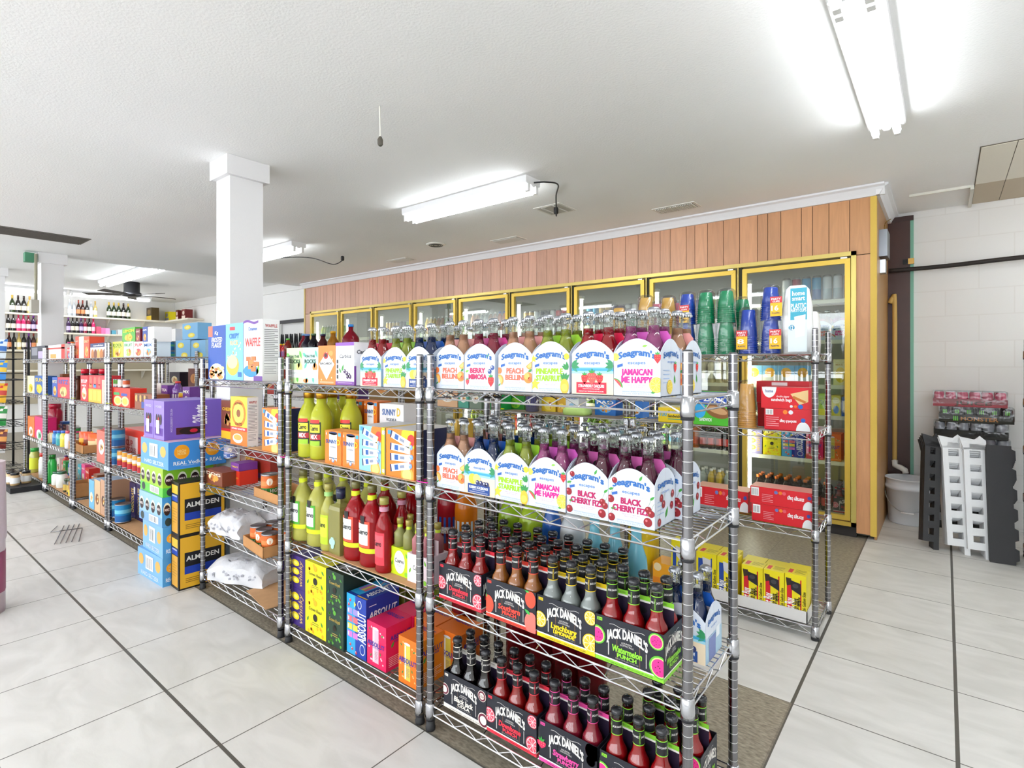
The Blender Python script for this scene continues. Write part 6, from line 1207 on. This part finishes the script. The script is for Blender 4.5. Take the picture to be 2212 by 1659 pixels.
# second row of goods in the rear half of the left racks
CN = (('#C8322A', 'red'), ('#E8B82A', 'yellow'), ('#2A5CA8', 'blue'), ('#3A9A4A', 'green'), ('#E8762A', 'orange'), ('#6A3A8A', 'purple'), ('#E6E2DA', 'white'), ('#8A4A26', 'brown'), ('#D84A86', 'pink'), ('#2A2A30', 'black'), ('#3AA6B8', 'teal'))
rf = random.Random(21)
for ri, (R_, rn) in enumerate(((R4, 'first'), (R5, 'second'), (R6, 'third'), (R7, 'fourth'))):
    for si, z_ in enumerate((za, zb, zc, zd)):
        nn = 6; wd_ = (R_[1] - R_[0] - .12) / nn
        for k in range(nn):
            c, cn = CN[rf.randrange(len(CN))]; c2 = CN[rf.randrange(len(CN))][0]; h_ = rf.uniform(.10, .2) if si else rf.uniform(.08, .15)
            if k in {(0, 0): (0, 1, 2, 3, 4, 5), (0, 2): (0, 1, 2, 3, 4, 5), (1, 1): (0, 1, 2, 3, 4, 5), (2, 1): (1, 2, 3, 4), (1, 2): (4, 5), (0, 1): (0,), (2, 2): (0, 1, 2, 3), (3, 2): (0,), (0, 3): (0, 1), (1, 2): (4, 5)}.get((ri, si), ()): continue
            x = R_[0] + .06 + wd_ * (k + .5); lb = f'{cn} package, {NTH[k]} from left, back of {("top", "second", "third", "lowest")[si]} shelf, {rn} left rack'
            kd = rf.random()
            if kd < .55:
                o = carton('grocery_box', wd_ * .9, .085, h_, c, gen(('MIX', 'RICE', 'TEA', 'CORN', 'PASTA')[k % 5], '#F6F2E8', c2, pic=.35)); o.location = (x, YF + .27, z_); tag(o, lb, 'box')
            elif kd < .8: place('gc%s' % cn, can(c, '#E8E4DC', r=.04, h=.11, c2=c2), (x, YF + .27, z_), lb.replace('package', 'can'), 'can')
            else: place('gj%s' % cn, jug(c, c2, '#EDEAE2', .038, .18, mat='gloss'), (x, YF + .27, z_), lb.replace('package', 'bottle'), 'bottle')
# dark goods behind the left racks (middle row)
for k in range(8):
    x = -7.9 + k * .62; c, nme = (('#2A1E2E', 'dark plum'), ('#6A2A1E', 'rust'), ('#C8C0B0', 'cream'), ('#3A3A52', 'slate'), ('#B8342A', 'red'), ('#D8D4D0', 'white'), ('#5A3A7A', 'purple'), ('#7A5A2A', 'bronze'))[k]
    for lv, z_ in enumerate((ZG2, ZG3)):
        o = carton('stock_box', .34, .2, .2 + .05 * ((k + lv) % 3), c if lv == 0 else ('#D8A24A', '#2A5A8A', '#C8C0B8', '#8A2A2A')[k % 4], gen('', '#FFFFFF', ('#E8D8B0', '#C8823A', '#5A8AC0')[k % 3], pic=.5)); o.location = (x, YG + .15, z_); tag(o, f'{nme if lv == 0 else ("amber", "blue", "pale", "wine red")[k % 4]} carton, {("middle", "lower")[lv]} level of the back row, {NTH[k]} from left', 'box')
    x0 = -8.2
for k, b in enumerate(((B6[0] - .95, B6[0] - .04), (B6[0] - 1.9, B6[0] - .99))): rack(*b, YG, YH, 1.377, ZB, ('back row wire rack under the fruit cartons', 'last wire rack of the back row, far left')[k])
for p_, y_, z_, c, n in ((918, YF, .826, '#D8209A', 'magenta tie on the near rack posts'), (617, YF, .812, '#D8209A', 'magenta tie on the posts left of the mix jugs'), (235, YF, .935, '#D8E01E', 'yellow tie beside the red soup box'), (159, YF, .935, '#D8E01E', 'yellow tie at the noodle box post'), (100, YF, .935, '#D8E01E', 'yellow tie at the cracker box post'), (1079, YG, .93, '#D8E01E', 'yellow tie on the back posts, left'), (1360, YG, .93, '#D8E01E', 'yellow tie on the back posts, right')):
    x = fx(p_, y_); m = MB(); m.tube([(.038 * cos(a) * (1 if abs(cos(a)) > .3 else .9), .0165 * sin(a), 0) for a in [i * pi / 10 for i in range(20)]], .002, c, 'gloss', 5, closed=True); tag(obj('cable_tie', m, None, (x if p_ > 900 or p_ < 300 else x, y_, z_)), n, 'tie')
# ---------- chip stand at far left ----------
t = thing('chip_stand', 'black wire stand with bags of chips at the far left', 'shelf', (-8.3, 1.1, 0))
m = MB()
for sx in (-1, 1):
    for sy in (-1, 1): m.tube([(sx * .42, sy * .2, 0), (sx * .42, sy * .2, 1.5)], .012, '#1A1A1C', 'rubber')
obj('frame', m, t)
for z_ in (.06, .3, .55, .8, 1.05, 1.28):
    m = MB()
    for k in range(9): m.rod((-.42, -.2 + k * .05, z_), (.42, -.2 + k * .05, z_), .003, '#1A1A1C', 'rubber', 4)
    for k in range(5): m.rod((-.42 + k * .21, -.2, z_ - .003), (-.42 + k * .21, .2, z_ - .003), .003, '#1A1A1C', 'rubber', 4)
    m.tube([(-.42, -.2, z_ + .07), (.42, -.2, z_ + .07), (.42, .2, z_ + .07)], .004, '#1A1A1C', 'rubber', 4); obj('wire_shelf', m, t)
CB = (('#3A8AD8', '#F2C83A', 'blue and yellow'), ('#D8E4EE', '#2A6AB8', 'white and blue'), ('#2A1A14', '#E8B43A', 'black and gold'), ('#1E8A3A', '#E8E8E0', 'green'), ('#E8B41E', '#C8342A', 'yellow'), ('#6A1A12', '#E8A04A', 'maroon'))
k = 0
for z_, cs in ((1.284, (0, 2, 1)), (1.054, (2, 5, 0)), (.804, (5, 5, 4)), (.554, (4, 3, 3)), (.304, (4, 4, 5))):
    for j, c in enumerate(cs):
        place('chip%d' % c, pillow(.22, .21, .09, CB[c][0], CB[c][1]), (-8.57 + j * .27, 1.0 + .03 * j, z_), f'{CB[c][2]} chip bag, level {("top", "second", "third", "fourth", "fifth")[k]}, {("left", "middle", "right")[j]} on the black stand', 'bag', 'chip bags on the black stand', rx=-.12, rz=.6)
    k += 1
m = MB(); m.box(-.3, .3, -.12, .12, 0, .05, '#1E1E22', 'rubber'); tag(obj('floor_rack', m, None, (-7.15, 1.12, 0)), 'low black stand on the floor beside the left racks', 'stand')
for k, (dx, dy) in enumerate(((-.12, -.04), (-.02, -.05), (.08, -.05), (-.06, .04), (.05, .04))): place('fj', lambda: pkc_j(), (-7.15 + dx, 1.12 + dy, .05), f'white-labelled jar with black lid on the low stand, {NTH[k]} one', 'jar', 'jars on the low black stand') if False else None
def flj():
    m = MB(); m.lathe([(.035, 0), (.038, .006), (.038, .085), (.03, .1)], 14, '#C8A87A', 'gloss'); o = obj('food_jar', m); m = MB(); m.lathe([(.0385, .02), (.0385, .075)], 14, '#F0F0F0', 'print', caps=False); obj('jar_label', m, o); m = MB(); m.lathe([(.034, .1), (.034, .122), (.032, .123)], 14, '#222226', 'gloss'); obj('lid', m, o); return o
for k, (dx, dy) in enumerate(((-.12, -.05), (-.02, -.06), (.08, -.05), (-.07, .04), (.04, .04))): place('fj', flj, (-7.12 + dx * 1.2, 1.11 + dy, .05), f'jar with black lid on the low black stand, {NTH[k]} from left', 'jar', 'jars on the low black stand')
m = MB()
for k in range(4): m.tube([(-.25, .03 * k, .006), (.25, .03 * k, .006)], .003, '#8A8A8E', 'steel', 4)
m.tube([(-.27, -.04, .006), (-.1, -.06, .006), (.0, .0, .03), (-.1, .12, .006), (.27, .13, .006)], .003, '#8A8A8E', 'steel', 4); tag(obj('wire_hook_rack', m, None, (-4.93, .98, 0), -.3), 'loose bent wire rack lying on the floor beside the left racks', 'rack')
m = MB(); m.lathe([(.1, 0), (.1, .35), (.105, .36), (.1, .7), (.1, .74)], 14, '#D8C4CC', 'foil'); o = tag(obj('wrapped_roll', m, None, (-3.675, .42, 0)), 'pale pink wrapped roll standing at the left edge of the picture', 'roll')
q = MB(); q.lathe([(.101, .1), (.101, .3)], 14, '#9A4A6A', 'print', caps=False); obj('printed_band', q, o)
# ---------- wine shelves on the far walls ----------
XW = -12.99
for z_, y1, n in ((2.13, 4.5, 'top'), (1.81, 4.25, 'second'), (1.48, 4.1, 'third'), (1.12, 4.1, 'fourth')):
    m = MB(); m.box(XW, XW + .28, 1.0, y1, z_ - .03, z_, '#E6DFCE', 'paint'); o = obj('wall_shelf', m); tag(o, f'{n} cream shelf on the far wall of the wine corner', 'shelf')
    for yb in (1.5, 2.4, 3.3, 3.9): q = MB(); q.prism([(XW, z_ - .03), (XW + .2, z_ - .03), (XW, z_ - .2)], yb, yb + .02, '#D8D4C8', 'paint', 'y'); obj('bracket', q, o)
m = MB(); m.box(XW + .29, -11.55, 4.25, 4.55, 2.10, 2.13, '#E6DFCE', 'paint'); tag(obj('wall_shelf', m), 'short cream shelf turning the corner with drink boxes', 'shelf')
m = MB(); m.box(XW, XW + .01, 1.0, 4.4, .5, 1.45, '#B8AE98', 'print'); struct('trim_10', m)
def wine(g, lab, foil, k=1):
    def f():
        m = MB(); m.lathe([(.040 * k, 0), (.042 * k, .01), (.042 * k, .17), (.034 * k, .2), (.016, .235), (.015, .3)], 12, g, 'gloss'); o = obj('wine_bottle', m)
        m = MB(); m.lathe([(.0165, .25), (.017, .31), (.015, .312)], 10, foil, 'gloss'); obj('foil_cap', m, o); m = MB(); m.lathe([(.0425 * k, .05), (.0425 * k, .13)], 12, lab, 'print', caps=False); obj('bottle_label', m, o); return o
    return f
WB = {'dark': ('#1E1A18', '#E8E0D0', '#2A1A1A'), 'green': ('#2A3A1E', '#EDE8DC', '#C8A84A'), 'gold': ('#C8B06A', '#F0EBD8', '#C8A24A'), 'pink': ('#D82A6A', '#F2C8D8', '#D81E5A'), 'violet': ('#3A1E4A', '#C8B8E0', '#8A3AB0'), 'silver': ('#B8BCC4', '#E8E8EC', '#D8D8DC'), 'rust': ('#3A1A14', '#D88A5A', '#8A2A1E'), 'rose': ('#8A1E3A', '#F0E0E4', '#C8305A')}
def wrow(y0, y1, z_, cols, desc):
    n = len(cols); q = min(1, (y1 - y0) / n / .0865)
    for k, c in enumerate(cols): place('w' + c, wine(*WB[c]), (XW + .17, y0 + (y1 - y0) * (k + .5) / n, z_), f'{c} bottle, {NTH[k % 10]} from left, {desc}', 'bottle', 'bottles on the wine shelves', sc=(q, q, 1))
def wy(p_): return fy(p_, XW + .17)
wrow(wy(20), wy(82), 2.13, ['green', 'dark', 'dark', 'gold', 'silver'], 'top wine shelf before the column')
wrow(wy(146), wy(210), 2.13, ['silver', 'silver', 'rust', 'rust', 'dark', 'silver', 'gold'], 'top wine shelf after the column')
wrow(wy(230), wy(282), 2.13, ['green', 'green', 'green', 'dark', 'green'], 'champagne group on the top wine shelf')
wrow(wy(12), wy(88), 1.81, ['dark', 'dark', 'pink', 'pink', 'rose', 'violet', 'rose'], 'second wine shelf before the column')
wrow(wy(143), wy(206), 1.81, ['violet', 'dark', 'dark', 'violet', 'rose', 'dark', 'pink'], 'second wine shelf after the column')
wrow(wy(14), wy(88), 1.48, ['rust', 'dark', 'gold', 'dark', 'violet', 'rust', 'gold'], 'third wine shelf before the column')
wrow(wy(142), wy(160), 1.48, ['dark', 'dark'], 'third wine shelf after the column')
for k, (p_, c, h_) in enumerate(((212, '#E85A7A', .14), (222, '#E87AB0', .12), (231, '#D8A0D0', .12), (245, '#5AA0B8', .08), (258, '#D8E0E4', .1))):
    o = carton('gift_box', .07, .07, h_, c); o.location = (XW + .17, wy(p_), 1.81); tag(o, ('red-pink', 'pink', 'lilac', 'teal', 'white')[k] + ' small package on the second wine shelf', 'box')
for k, (p_, w_, h_, c, c2, n) in enumerate(((330, .28, .26, '#4A3A1A', '#E8C41E', 'black and yellow twelve-bottle box'), (366, .2, .2, '#E8D81E', '#9A9A9E', 'folded yellow and grey carton'), (388, .12, .2, '#6A1E1A', '#E8D8C8', 'slim maroon box'), (402, .18, .2, '#7A1E1E', '#E8D8C8', 'maroon beer box'))):
    o = carton('beer_box', w_, .14, h_, c, lambda p: (p.rect(0, 0, 1, .35, c2, 1), p.ell(.5, .65, .3, .2, '#8A6A2A' if k == 0 else c2, 2))); x = fx(p_, 4.38); o.location = (max(x, -12.85), fy(330, -12.85) if k == 0 else 4.40, 2.13); tag(o, n + ' on the corner shelf', 'box')
# ---------- ceiling fan, vents, cords ----------
t = thing('ceiling_fan', 'dark five-blade ceiling fan in the far room', 'fan', (-10.25, 2.95, FZ))
m = MB(); m.lathe([(.11, 0), (.11, -.16), (.13, -.17), (.13, -.22), (.08, -.235), (.001, -.236)][::-1], 20, '#5A5A5E', 'steel'); obj('motor_housing', m, t)
for k in range(5):
    a = k * 2 * pi / 5 + .35; m = MB(); c, s = cos(a), sin(a); P_ = lambda r, w_, z_: (r * c - w_ * s, r * s + w_ * c, z_)
    vs = [P_(.12, -.03, -.2), P_(.2, -.06, -.205), P_(.62, -.075, -.215), P_(.65, .06, -.195), P_(.2, .05, -.19), P_(.12, .03, -.2)]
    m.faces(vs + [(x, y, z_ - .008) for x, y, z_ in vs], [(0, 1, 2, 3, 4, 5), (11, 10, 9, 8, 7, 6)] + [(i, (i + 1) % 6, 6 + (i + 1) % 6, 6 + i) for i in range(6)], '#2E2A2A', 'wood'); obj('blade', m, t)
def vent(w, d, n=9, col='#E6E5E0', open_=1):
    def f():
        m = MB(); m.box(-w / 2, w / 2, -d / 2, d / 2, -.004, 0, col, 'paint'); o = obj('ceiling_vent', m)
        m = MB(); m.box(-w / 2 + .02, w / 2 - .02, -d / 2 + .02, d / 2 - .02, -.0055, -.004, '#8A8882' if open_ else '#B8B6B0', 'matte'); obj('vent_opening', m, o)
        m = MB()
        for i in range(n): x = -w / 2 + .02 + (w - .04) * (i + .5) / n; m.box(x - .004, x + .002, -d / 2 + .02, d / 2 - .02, -.011, -.0056, col, 'paint')
        obj('vent_louvers', m, o); return o
    return f
place('v1', vent(.34, .17, 22), (-1.655, 4.13, CZ), 'rectangular ceiling vent nearest the wood panelling, at right', 'vent')
place('v2', vent(.34, .17, 22), (-3.38, 4.15, CZ), 'rectangular ceiling vent above the cooler, middle', 'vent'); place('v2', None, (-5.02, 4.16, CZ), 'rectangular ceiling vent above the cooler, left', 'vent')
place('hv', vent(.25, .25, 2, open_=0), (-2.42, 3.56, CZ), 'small square ceiling cover behind the black plug', 'vent')
place('rvl', vent(.38, 1.6, 26, '#5E5852'), (-6.75, .75, CZ), 'long dark return air grille at the left of the ceiling', 'vent')
m = MB(); m.lathe([(.09, 0), (.1, -.004), (.085, -.012), (.02, -.014)][::-1], 24, '#E2E0D8', 'paint'); o = obj('round_diffuser', m, None, (-4.08, 3.83, CZ)); tag(o, 'round ceiling air diffuser above the cooler', 'vent')
for r_ in (.03, .05, .07): q = MB(); q.tube([(r_ * cos(i * pi / 10), r_ * sin(i * pi / 10), -.015) for i in range(20)], .0035, '#6A6860', 'matte', 4, closed=True); obj('diffuser_ring', q, o)
def cord(pts, r, col, label, plug=None):
    cv = []; P = [Vector(p) for p in pts]; P = [P[0]] + P + [P[-1]]
    for i in range(1, len(P) - 2):
        for k in range(6):
            t_ = k / 6; a, b, c_, d_ = P[i - 1], P[i], P[i + 1], P[i + 2]
            cv.append(.5 * ((2 * b) + (c_ - a) * t_ + (2 * a - 5 * b + 4 * c_ - d_) * t_ ** 2 + (3 * b - a - 3 * c_ + d_) * t_ ** 3))
    cv.append(P[-1]); m = MB(); m.tube(cv, r, col, 'rubber', 6); o = tag(obj('power_cord', m), label, 'cord')
    if plug: q = MB(); q.lathe([(.016, 0), (.019, .01), (.019, .04), (.014, .05)], 10, '#1E1E20', 'rubber', c=plug); obj('plug', q, o)
    return o
cord([(-2.12, 2.87, CZ - .035), (-2.06, 2.92, CZ - .03), (-2.05, 3.05, CZ - .015), (-2.2, 3.25, CZ - .01), (-2.3, 3.4, CZ - .06), (-2.34, 3.46, CZ - .09), (-2.37, 3.5, CZ - .06)], .005, '#2A2A2C', 'black cord looping from the middle ceiling light to a plug', (-2.37, 3.5, CZ - .06))
cord([(-6.3, 3.1, CZ - .01), (-5.9, 3.2, CZ - .01), (-5.6, 3.35, CZ - .03), (-5.42, 3.5, CZ - .1), (-5.32, 3.56, CZ - .06)], .005, '#2A2A2C', 'black cord beside the column, hanging under the far ceiling light', (-5.32, 3.56, CZ - .06))
cord([(-2.105, 1.612, CZ - .001), (-2.105, 1.615, CZ - .09), (-2.10, 1.612, CZ - .15)], .004, '#E0DDD4', 'short frayed wire hanging from the bare ceiling', None)
m = MB(); m.lathe([(.007, 0), (.013, .008), (.013, .03), (.006, .045)], 10, '#5A564E', 'matte'); tag(obj('wire_end', m, None, (-2.10, 1.612, CZ - .195)), 'dusty grey socket end of the hanging ceiling wire', 'socket')
# green box and conduit on the far column
m = MB(); m.box(-7.84, -7.75, 1.25, 1.33, CZ - .12, CZ - .02, '#4A8A6A', 'paint'); o = tag(obj('junction_box', m), 'green junction box beside the second column cap', 'box')
m = MB(); m.tube([(-7.73, 1.335, CZ - .03), (-7.73, 1.335, 1.9)], .014, '#A8A48E', 'paint', 8); m.box(-7.79, -7.68, 1.29, 1.355, 1.78, 1.92, '#B8B4A8', 'paint'); tag(obj('conduit', m), 'grey conduit with a small outlet box on the second column', 'pipe')
# black folding gate beside the cooler
m = MB()
for k in range(6): x = -8.5 + k * .14; m.tube([(x, 4.5, 1.2), (x + .07, 4.5, 1.7), (x + .14, 4.5, 1.2)], .012, '#1E1E22', 'rubber', 6)
m.box(-8.55, -7.72, 4.48, 4.52, 1.88, 1.93, '#3A3A3E', 'rubber'); m.box(-8.55, -8.51, 4.48, 4.52, 0, 1.93, '#3A3A3E', 'rubber')
for k in range(6): x = -8.5 + k * .14; m.tube([(x, 4.49, 1.7), (x + .07, 4.49, 1.2), (x + .14, 4.49, 1.7)], .012, '#1E1E22', 'rubber', 6)
tag(obj('folding_gate', m), 'black folding security gate left of the cooler', 'gate')
# ---------- right corner ----------
t = thing('bucket', 'white plastic bucket under the drain pipe', 'bucket', (-.222, 5.17, 0))
m = MB(); m.lathe([(.122, 0), (.127, .01), (.142, .26), (.152, .262), (.152, .285), (.144, .288), (.148, .335), (.154, .338), (.154, .345), (.142, .345), (.136, .28), (.118, .02), (.001, .018)], 32, '#DCE0E6', 'paint'); obj('bucket_body', m, t)
m = MB(); m.tube([(.152 * cos(a) - .0, -.155 * abs(sin(a)) ** 1.0, .27 - .17 * sin(a)) for a in [i * pi / 14 for i in range(15)]], .003, '#C8CCD2', 'steel', 5); m.rod((-.04, -.157, .1), (.04, -.157, .1), .007, '#E8E8EA', 'paint', 8); obj('handle', m, t)
cord([(-.352, 5.36, 1.72), (-.335, 5.37, 1.76), (-.322, 5.37, 1.74), (-.32, 5.37, 1.2), (-.32, 5.37, .6), (-.32, 5.36, .44)], .018, '#C8A45A', 'yellowed drain pipe running down the cooler side'); C.objects[-1].name = 'drain_pipe'; C.objects[-1]['category'] = 'pipe'
m = MB(); m.tube([(-.32, 5.36, .44), (-.315, 5.34, .40), (-.28, 5.31, .395), (-.25, 5.29, .38), (-.245, 5.285, .355)], .022, '#ECECE8', 'paint', 10); tag(obj('pipe_elbow', m), 'white pipe elbow draining into the bucket', 'pipe')
t = thing('electrical_box', 'galvanised electrical box on the side of the cooler', 'box', (-.37, 4.76, 1.99)); m = MB(); m.box(.0, .05, -.12, .1, 0, .19, '#83878E', 'steel'); obj('box_body', m, t); m = MB(); m.box(.001, .035, -.06, .04, -.11, -.015, '#C8CCD2', 'steel'); obj('outlet_cover', m, t)
cord([(-.345, 4.75, 2.17), (-.34, 4.74, 2.24), (-.31, 4.8, 2.28)], .003, '#8A6A2A', 'thin tan wire rising from the electrical box')
cord([(-.36, 5.38, 1.985), (.0, 5.385, 1.985), (.5, 5.385, 2.0), (1.4, 5.385, 2.0), (3.0, 5.385, 2.0)], .018, '#2A2422', 'dark pipe running along the block wall'); C.objects[-1].name = 'wall_pipe'; C.objects[-1]['category'] = 'pipe'
m = MB(); m.box(-.235, -.195, 5.40, 5.43, 2.03, 2.075, '#B8924A', 'brass'); m.box(-.27, -.235, 5.405, 5.428, 2.035, 2.07, '#1E1E20', 'rubber'); tag(obj('padlock', m), 'brass padlock hanging over the brown board', 'lock')
def cancase(tcol, ccol, lab, lc, badge=None):
    def f():
        w, d = .415, .22; m = MB(); m.box(-w / 2, w / 2, -d / 2, d / 2, 0, .055, tcol, 'kraft'); p = Panel(m, (-w / 2, -d / 2, 0), (1, 0, 0), (0, 0, 1), w, .055)
        if lab: p.text(lab, .55, .5, .5, lc, 2, w=.5)
        if badge: [p.rect(.2 + .025 * i, .2, .215 + .025 * i, .8, badge, 2) for i in range(3)]
        o = obj('can_case', m); cm = MB(); cm.lathe([(.027, 0), (.031, .006), (.031, .09), (.025, .104), (.025, .107), (.001, .105)], 14, ccol, 'gloss', cols=[(ccol, 'gloss')] * 3 + [('#C8C8CC', 'steel')] * 2)
        if badge: [cm.box(-.012 + .009 * i, -.007 + .009 * i, -.0325, -.0305, .06, .088, badge) for i in range(3)]
        me = cm.mesh('can')
        for i in range(6):
            for j in range(3): obj('can', me, o, (-w / 2 + .035 + i * .069, -d / 2 + .036 + j * .069, .003))
        q = MB(); q.box(-w / 2 - .002, w / 2 + .002, -d / 2 - .002, d / 2 + .002, .02, .112, '#FFFFFF', 'film'); obj('plastic_wrap', q, o); return o
    return f
for k in range(7): place('cs0', cancase('#3A3A38', '#9A9AA0', None, None), (.14 + .01 * (k % 2), 5.26, .1135 * k), f'grey wrapped can case low in the corner stack, {NTH[k]} from the floor', 'case', 'wrapped can cases in the corner stack')
place('cs1', cancase('#3A3A34', '#26262A', 'MONSTER', '#B8762C', '#6ACB2E'), (.17, 5.26, .7955), 'black wrapped energy drink case with green claw marks', 'case')
place('cs0', None, (.15, 5.26, .6815 - .0), 'silver wrapped can case under the black one', 'case') if False else None
place('cs2', cancase('#A8525A', '#C8305A', 'JUICE', '#4A3A2A'), (.135, 5.26, .9095), 'pink wrapped juice can case on top of the corner stack', 'case')
def mat(white, w=.14, hgt=.74, n=6, ladder=True):
    def f():
        c = '#E4E6E8' if white else '#2A2A2C'; t = thing('floor_mat_stack', 'x', 'mat')
        for k in range(n):
            m = MB(); y0 = k * .019; y1 = y0 + .016; hh = hgt - .012 * k
            if ladder:
                m.box(-w / 2, -w / 2 + .03, y0, y1, .05, hh - .05, c, 'paint'); m.box(w / 2 - .03, w / 2, y0, y1, .0, hh - .03, c, 'paint'); nr = 8
                for i in range(nr): z_ = .05 + (hh - .12) * i / (nr - 1); m.box(-w / 2 + .03, w / 2 - .03, y0, y1, z_, z_ + .045, c, 'paint')
                m.prism([(-w / 2, hh - .06), (w / 2, hh - .06), (w / 2, hh), (w / 2 - .03, hh + .03), (0, hh + .005), (-w / 2 - .02, hh + .02)], y0, y1, c, 'paint', 'y')
            else:
                pts = [(-w / 2, 0)]; 
                for i in range(4): pts += [(-w / 2 + w * (i + .25) / 4, 0), (-w / 2 + w * (i + .35) / 4, -.0), (-w / 2 + w * (i + .8) / 4, 0)]
                pts = [(-w / 2, 0), (w / 2, 0)]
                for i in range(6): a, b = hh * i / 6, hh * (i + 1) / 6; pts += [(w / 2, a + .02), (w / 2 + .018, a + .03), (w / 2 + .018, b - .03), (w / 2, b - .02)]
                pts += [(w / 2, hh), (-w / 2, hh)]; m.prism(pts, y0, y1, c, 'rubber', 'y')
            obj('mat_panel', m, t)
        return t
    return f
place('mB', mat(False, .09, .74, 4), (-.075, 4.50, .0), 'black slotted panel stack leaning by the bucket', 'mat', rz=.35, rx=-.2, ry=.09)
place('mW', mat(True, .115, .74, 7), (.07, 4.50, .0), 'left white slotted panel stack leaning on the can cases', 'mat', rz=.2, rx=-.22)
place('mW', None, (.17, 4.48, .0), 'right white slotted panel stack leaning on the can cases', 'mat', rz=.15, rx=-.2)
place('mK', mat(False, .12, .72, 5, False), (.275, 4.45, .0), 'black foam mat stack with puzzle edges, rightmost', 'mat', rz=.1, rx=-.18)
rack(.40, 1.30, 4.36, 4.70, 1.377, [1.30, 1.0, .70, .40, .08], 'chrome wire rack cut off at the right edge of the picture')
for k, (z_, c, n, h_) in enumerate(((1.30, '#5DD82A', 'bright green bag', .0), (1.0, '#5DD82A', 'lime green bag', .24), (.70, '#D8202A', 'red and white bag', .26), (.40, '#2A7AC0', 'blue bag', .24), (.08, '#1E6A5A', 'teal bag', .25))):
    if h_: o = carton('chip_box', .3, .16, h_, c, gen('CHIPS', '#FFFFFF', '#F2E44A')); o.location = (.575, 4.475, z_); tag(o, n + ' on the rack at the right edge', 'bag')
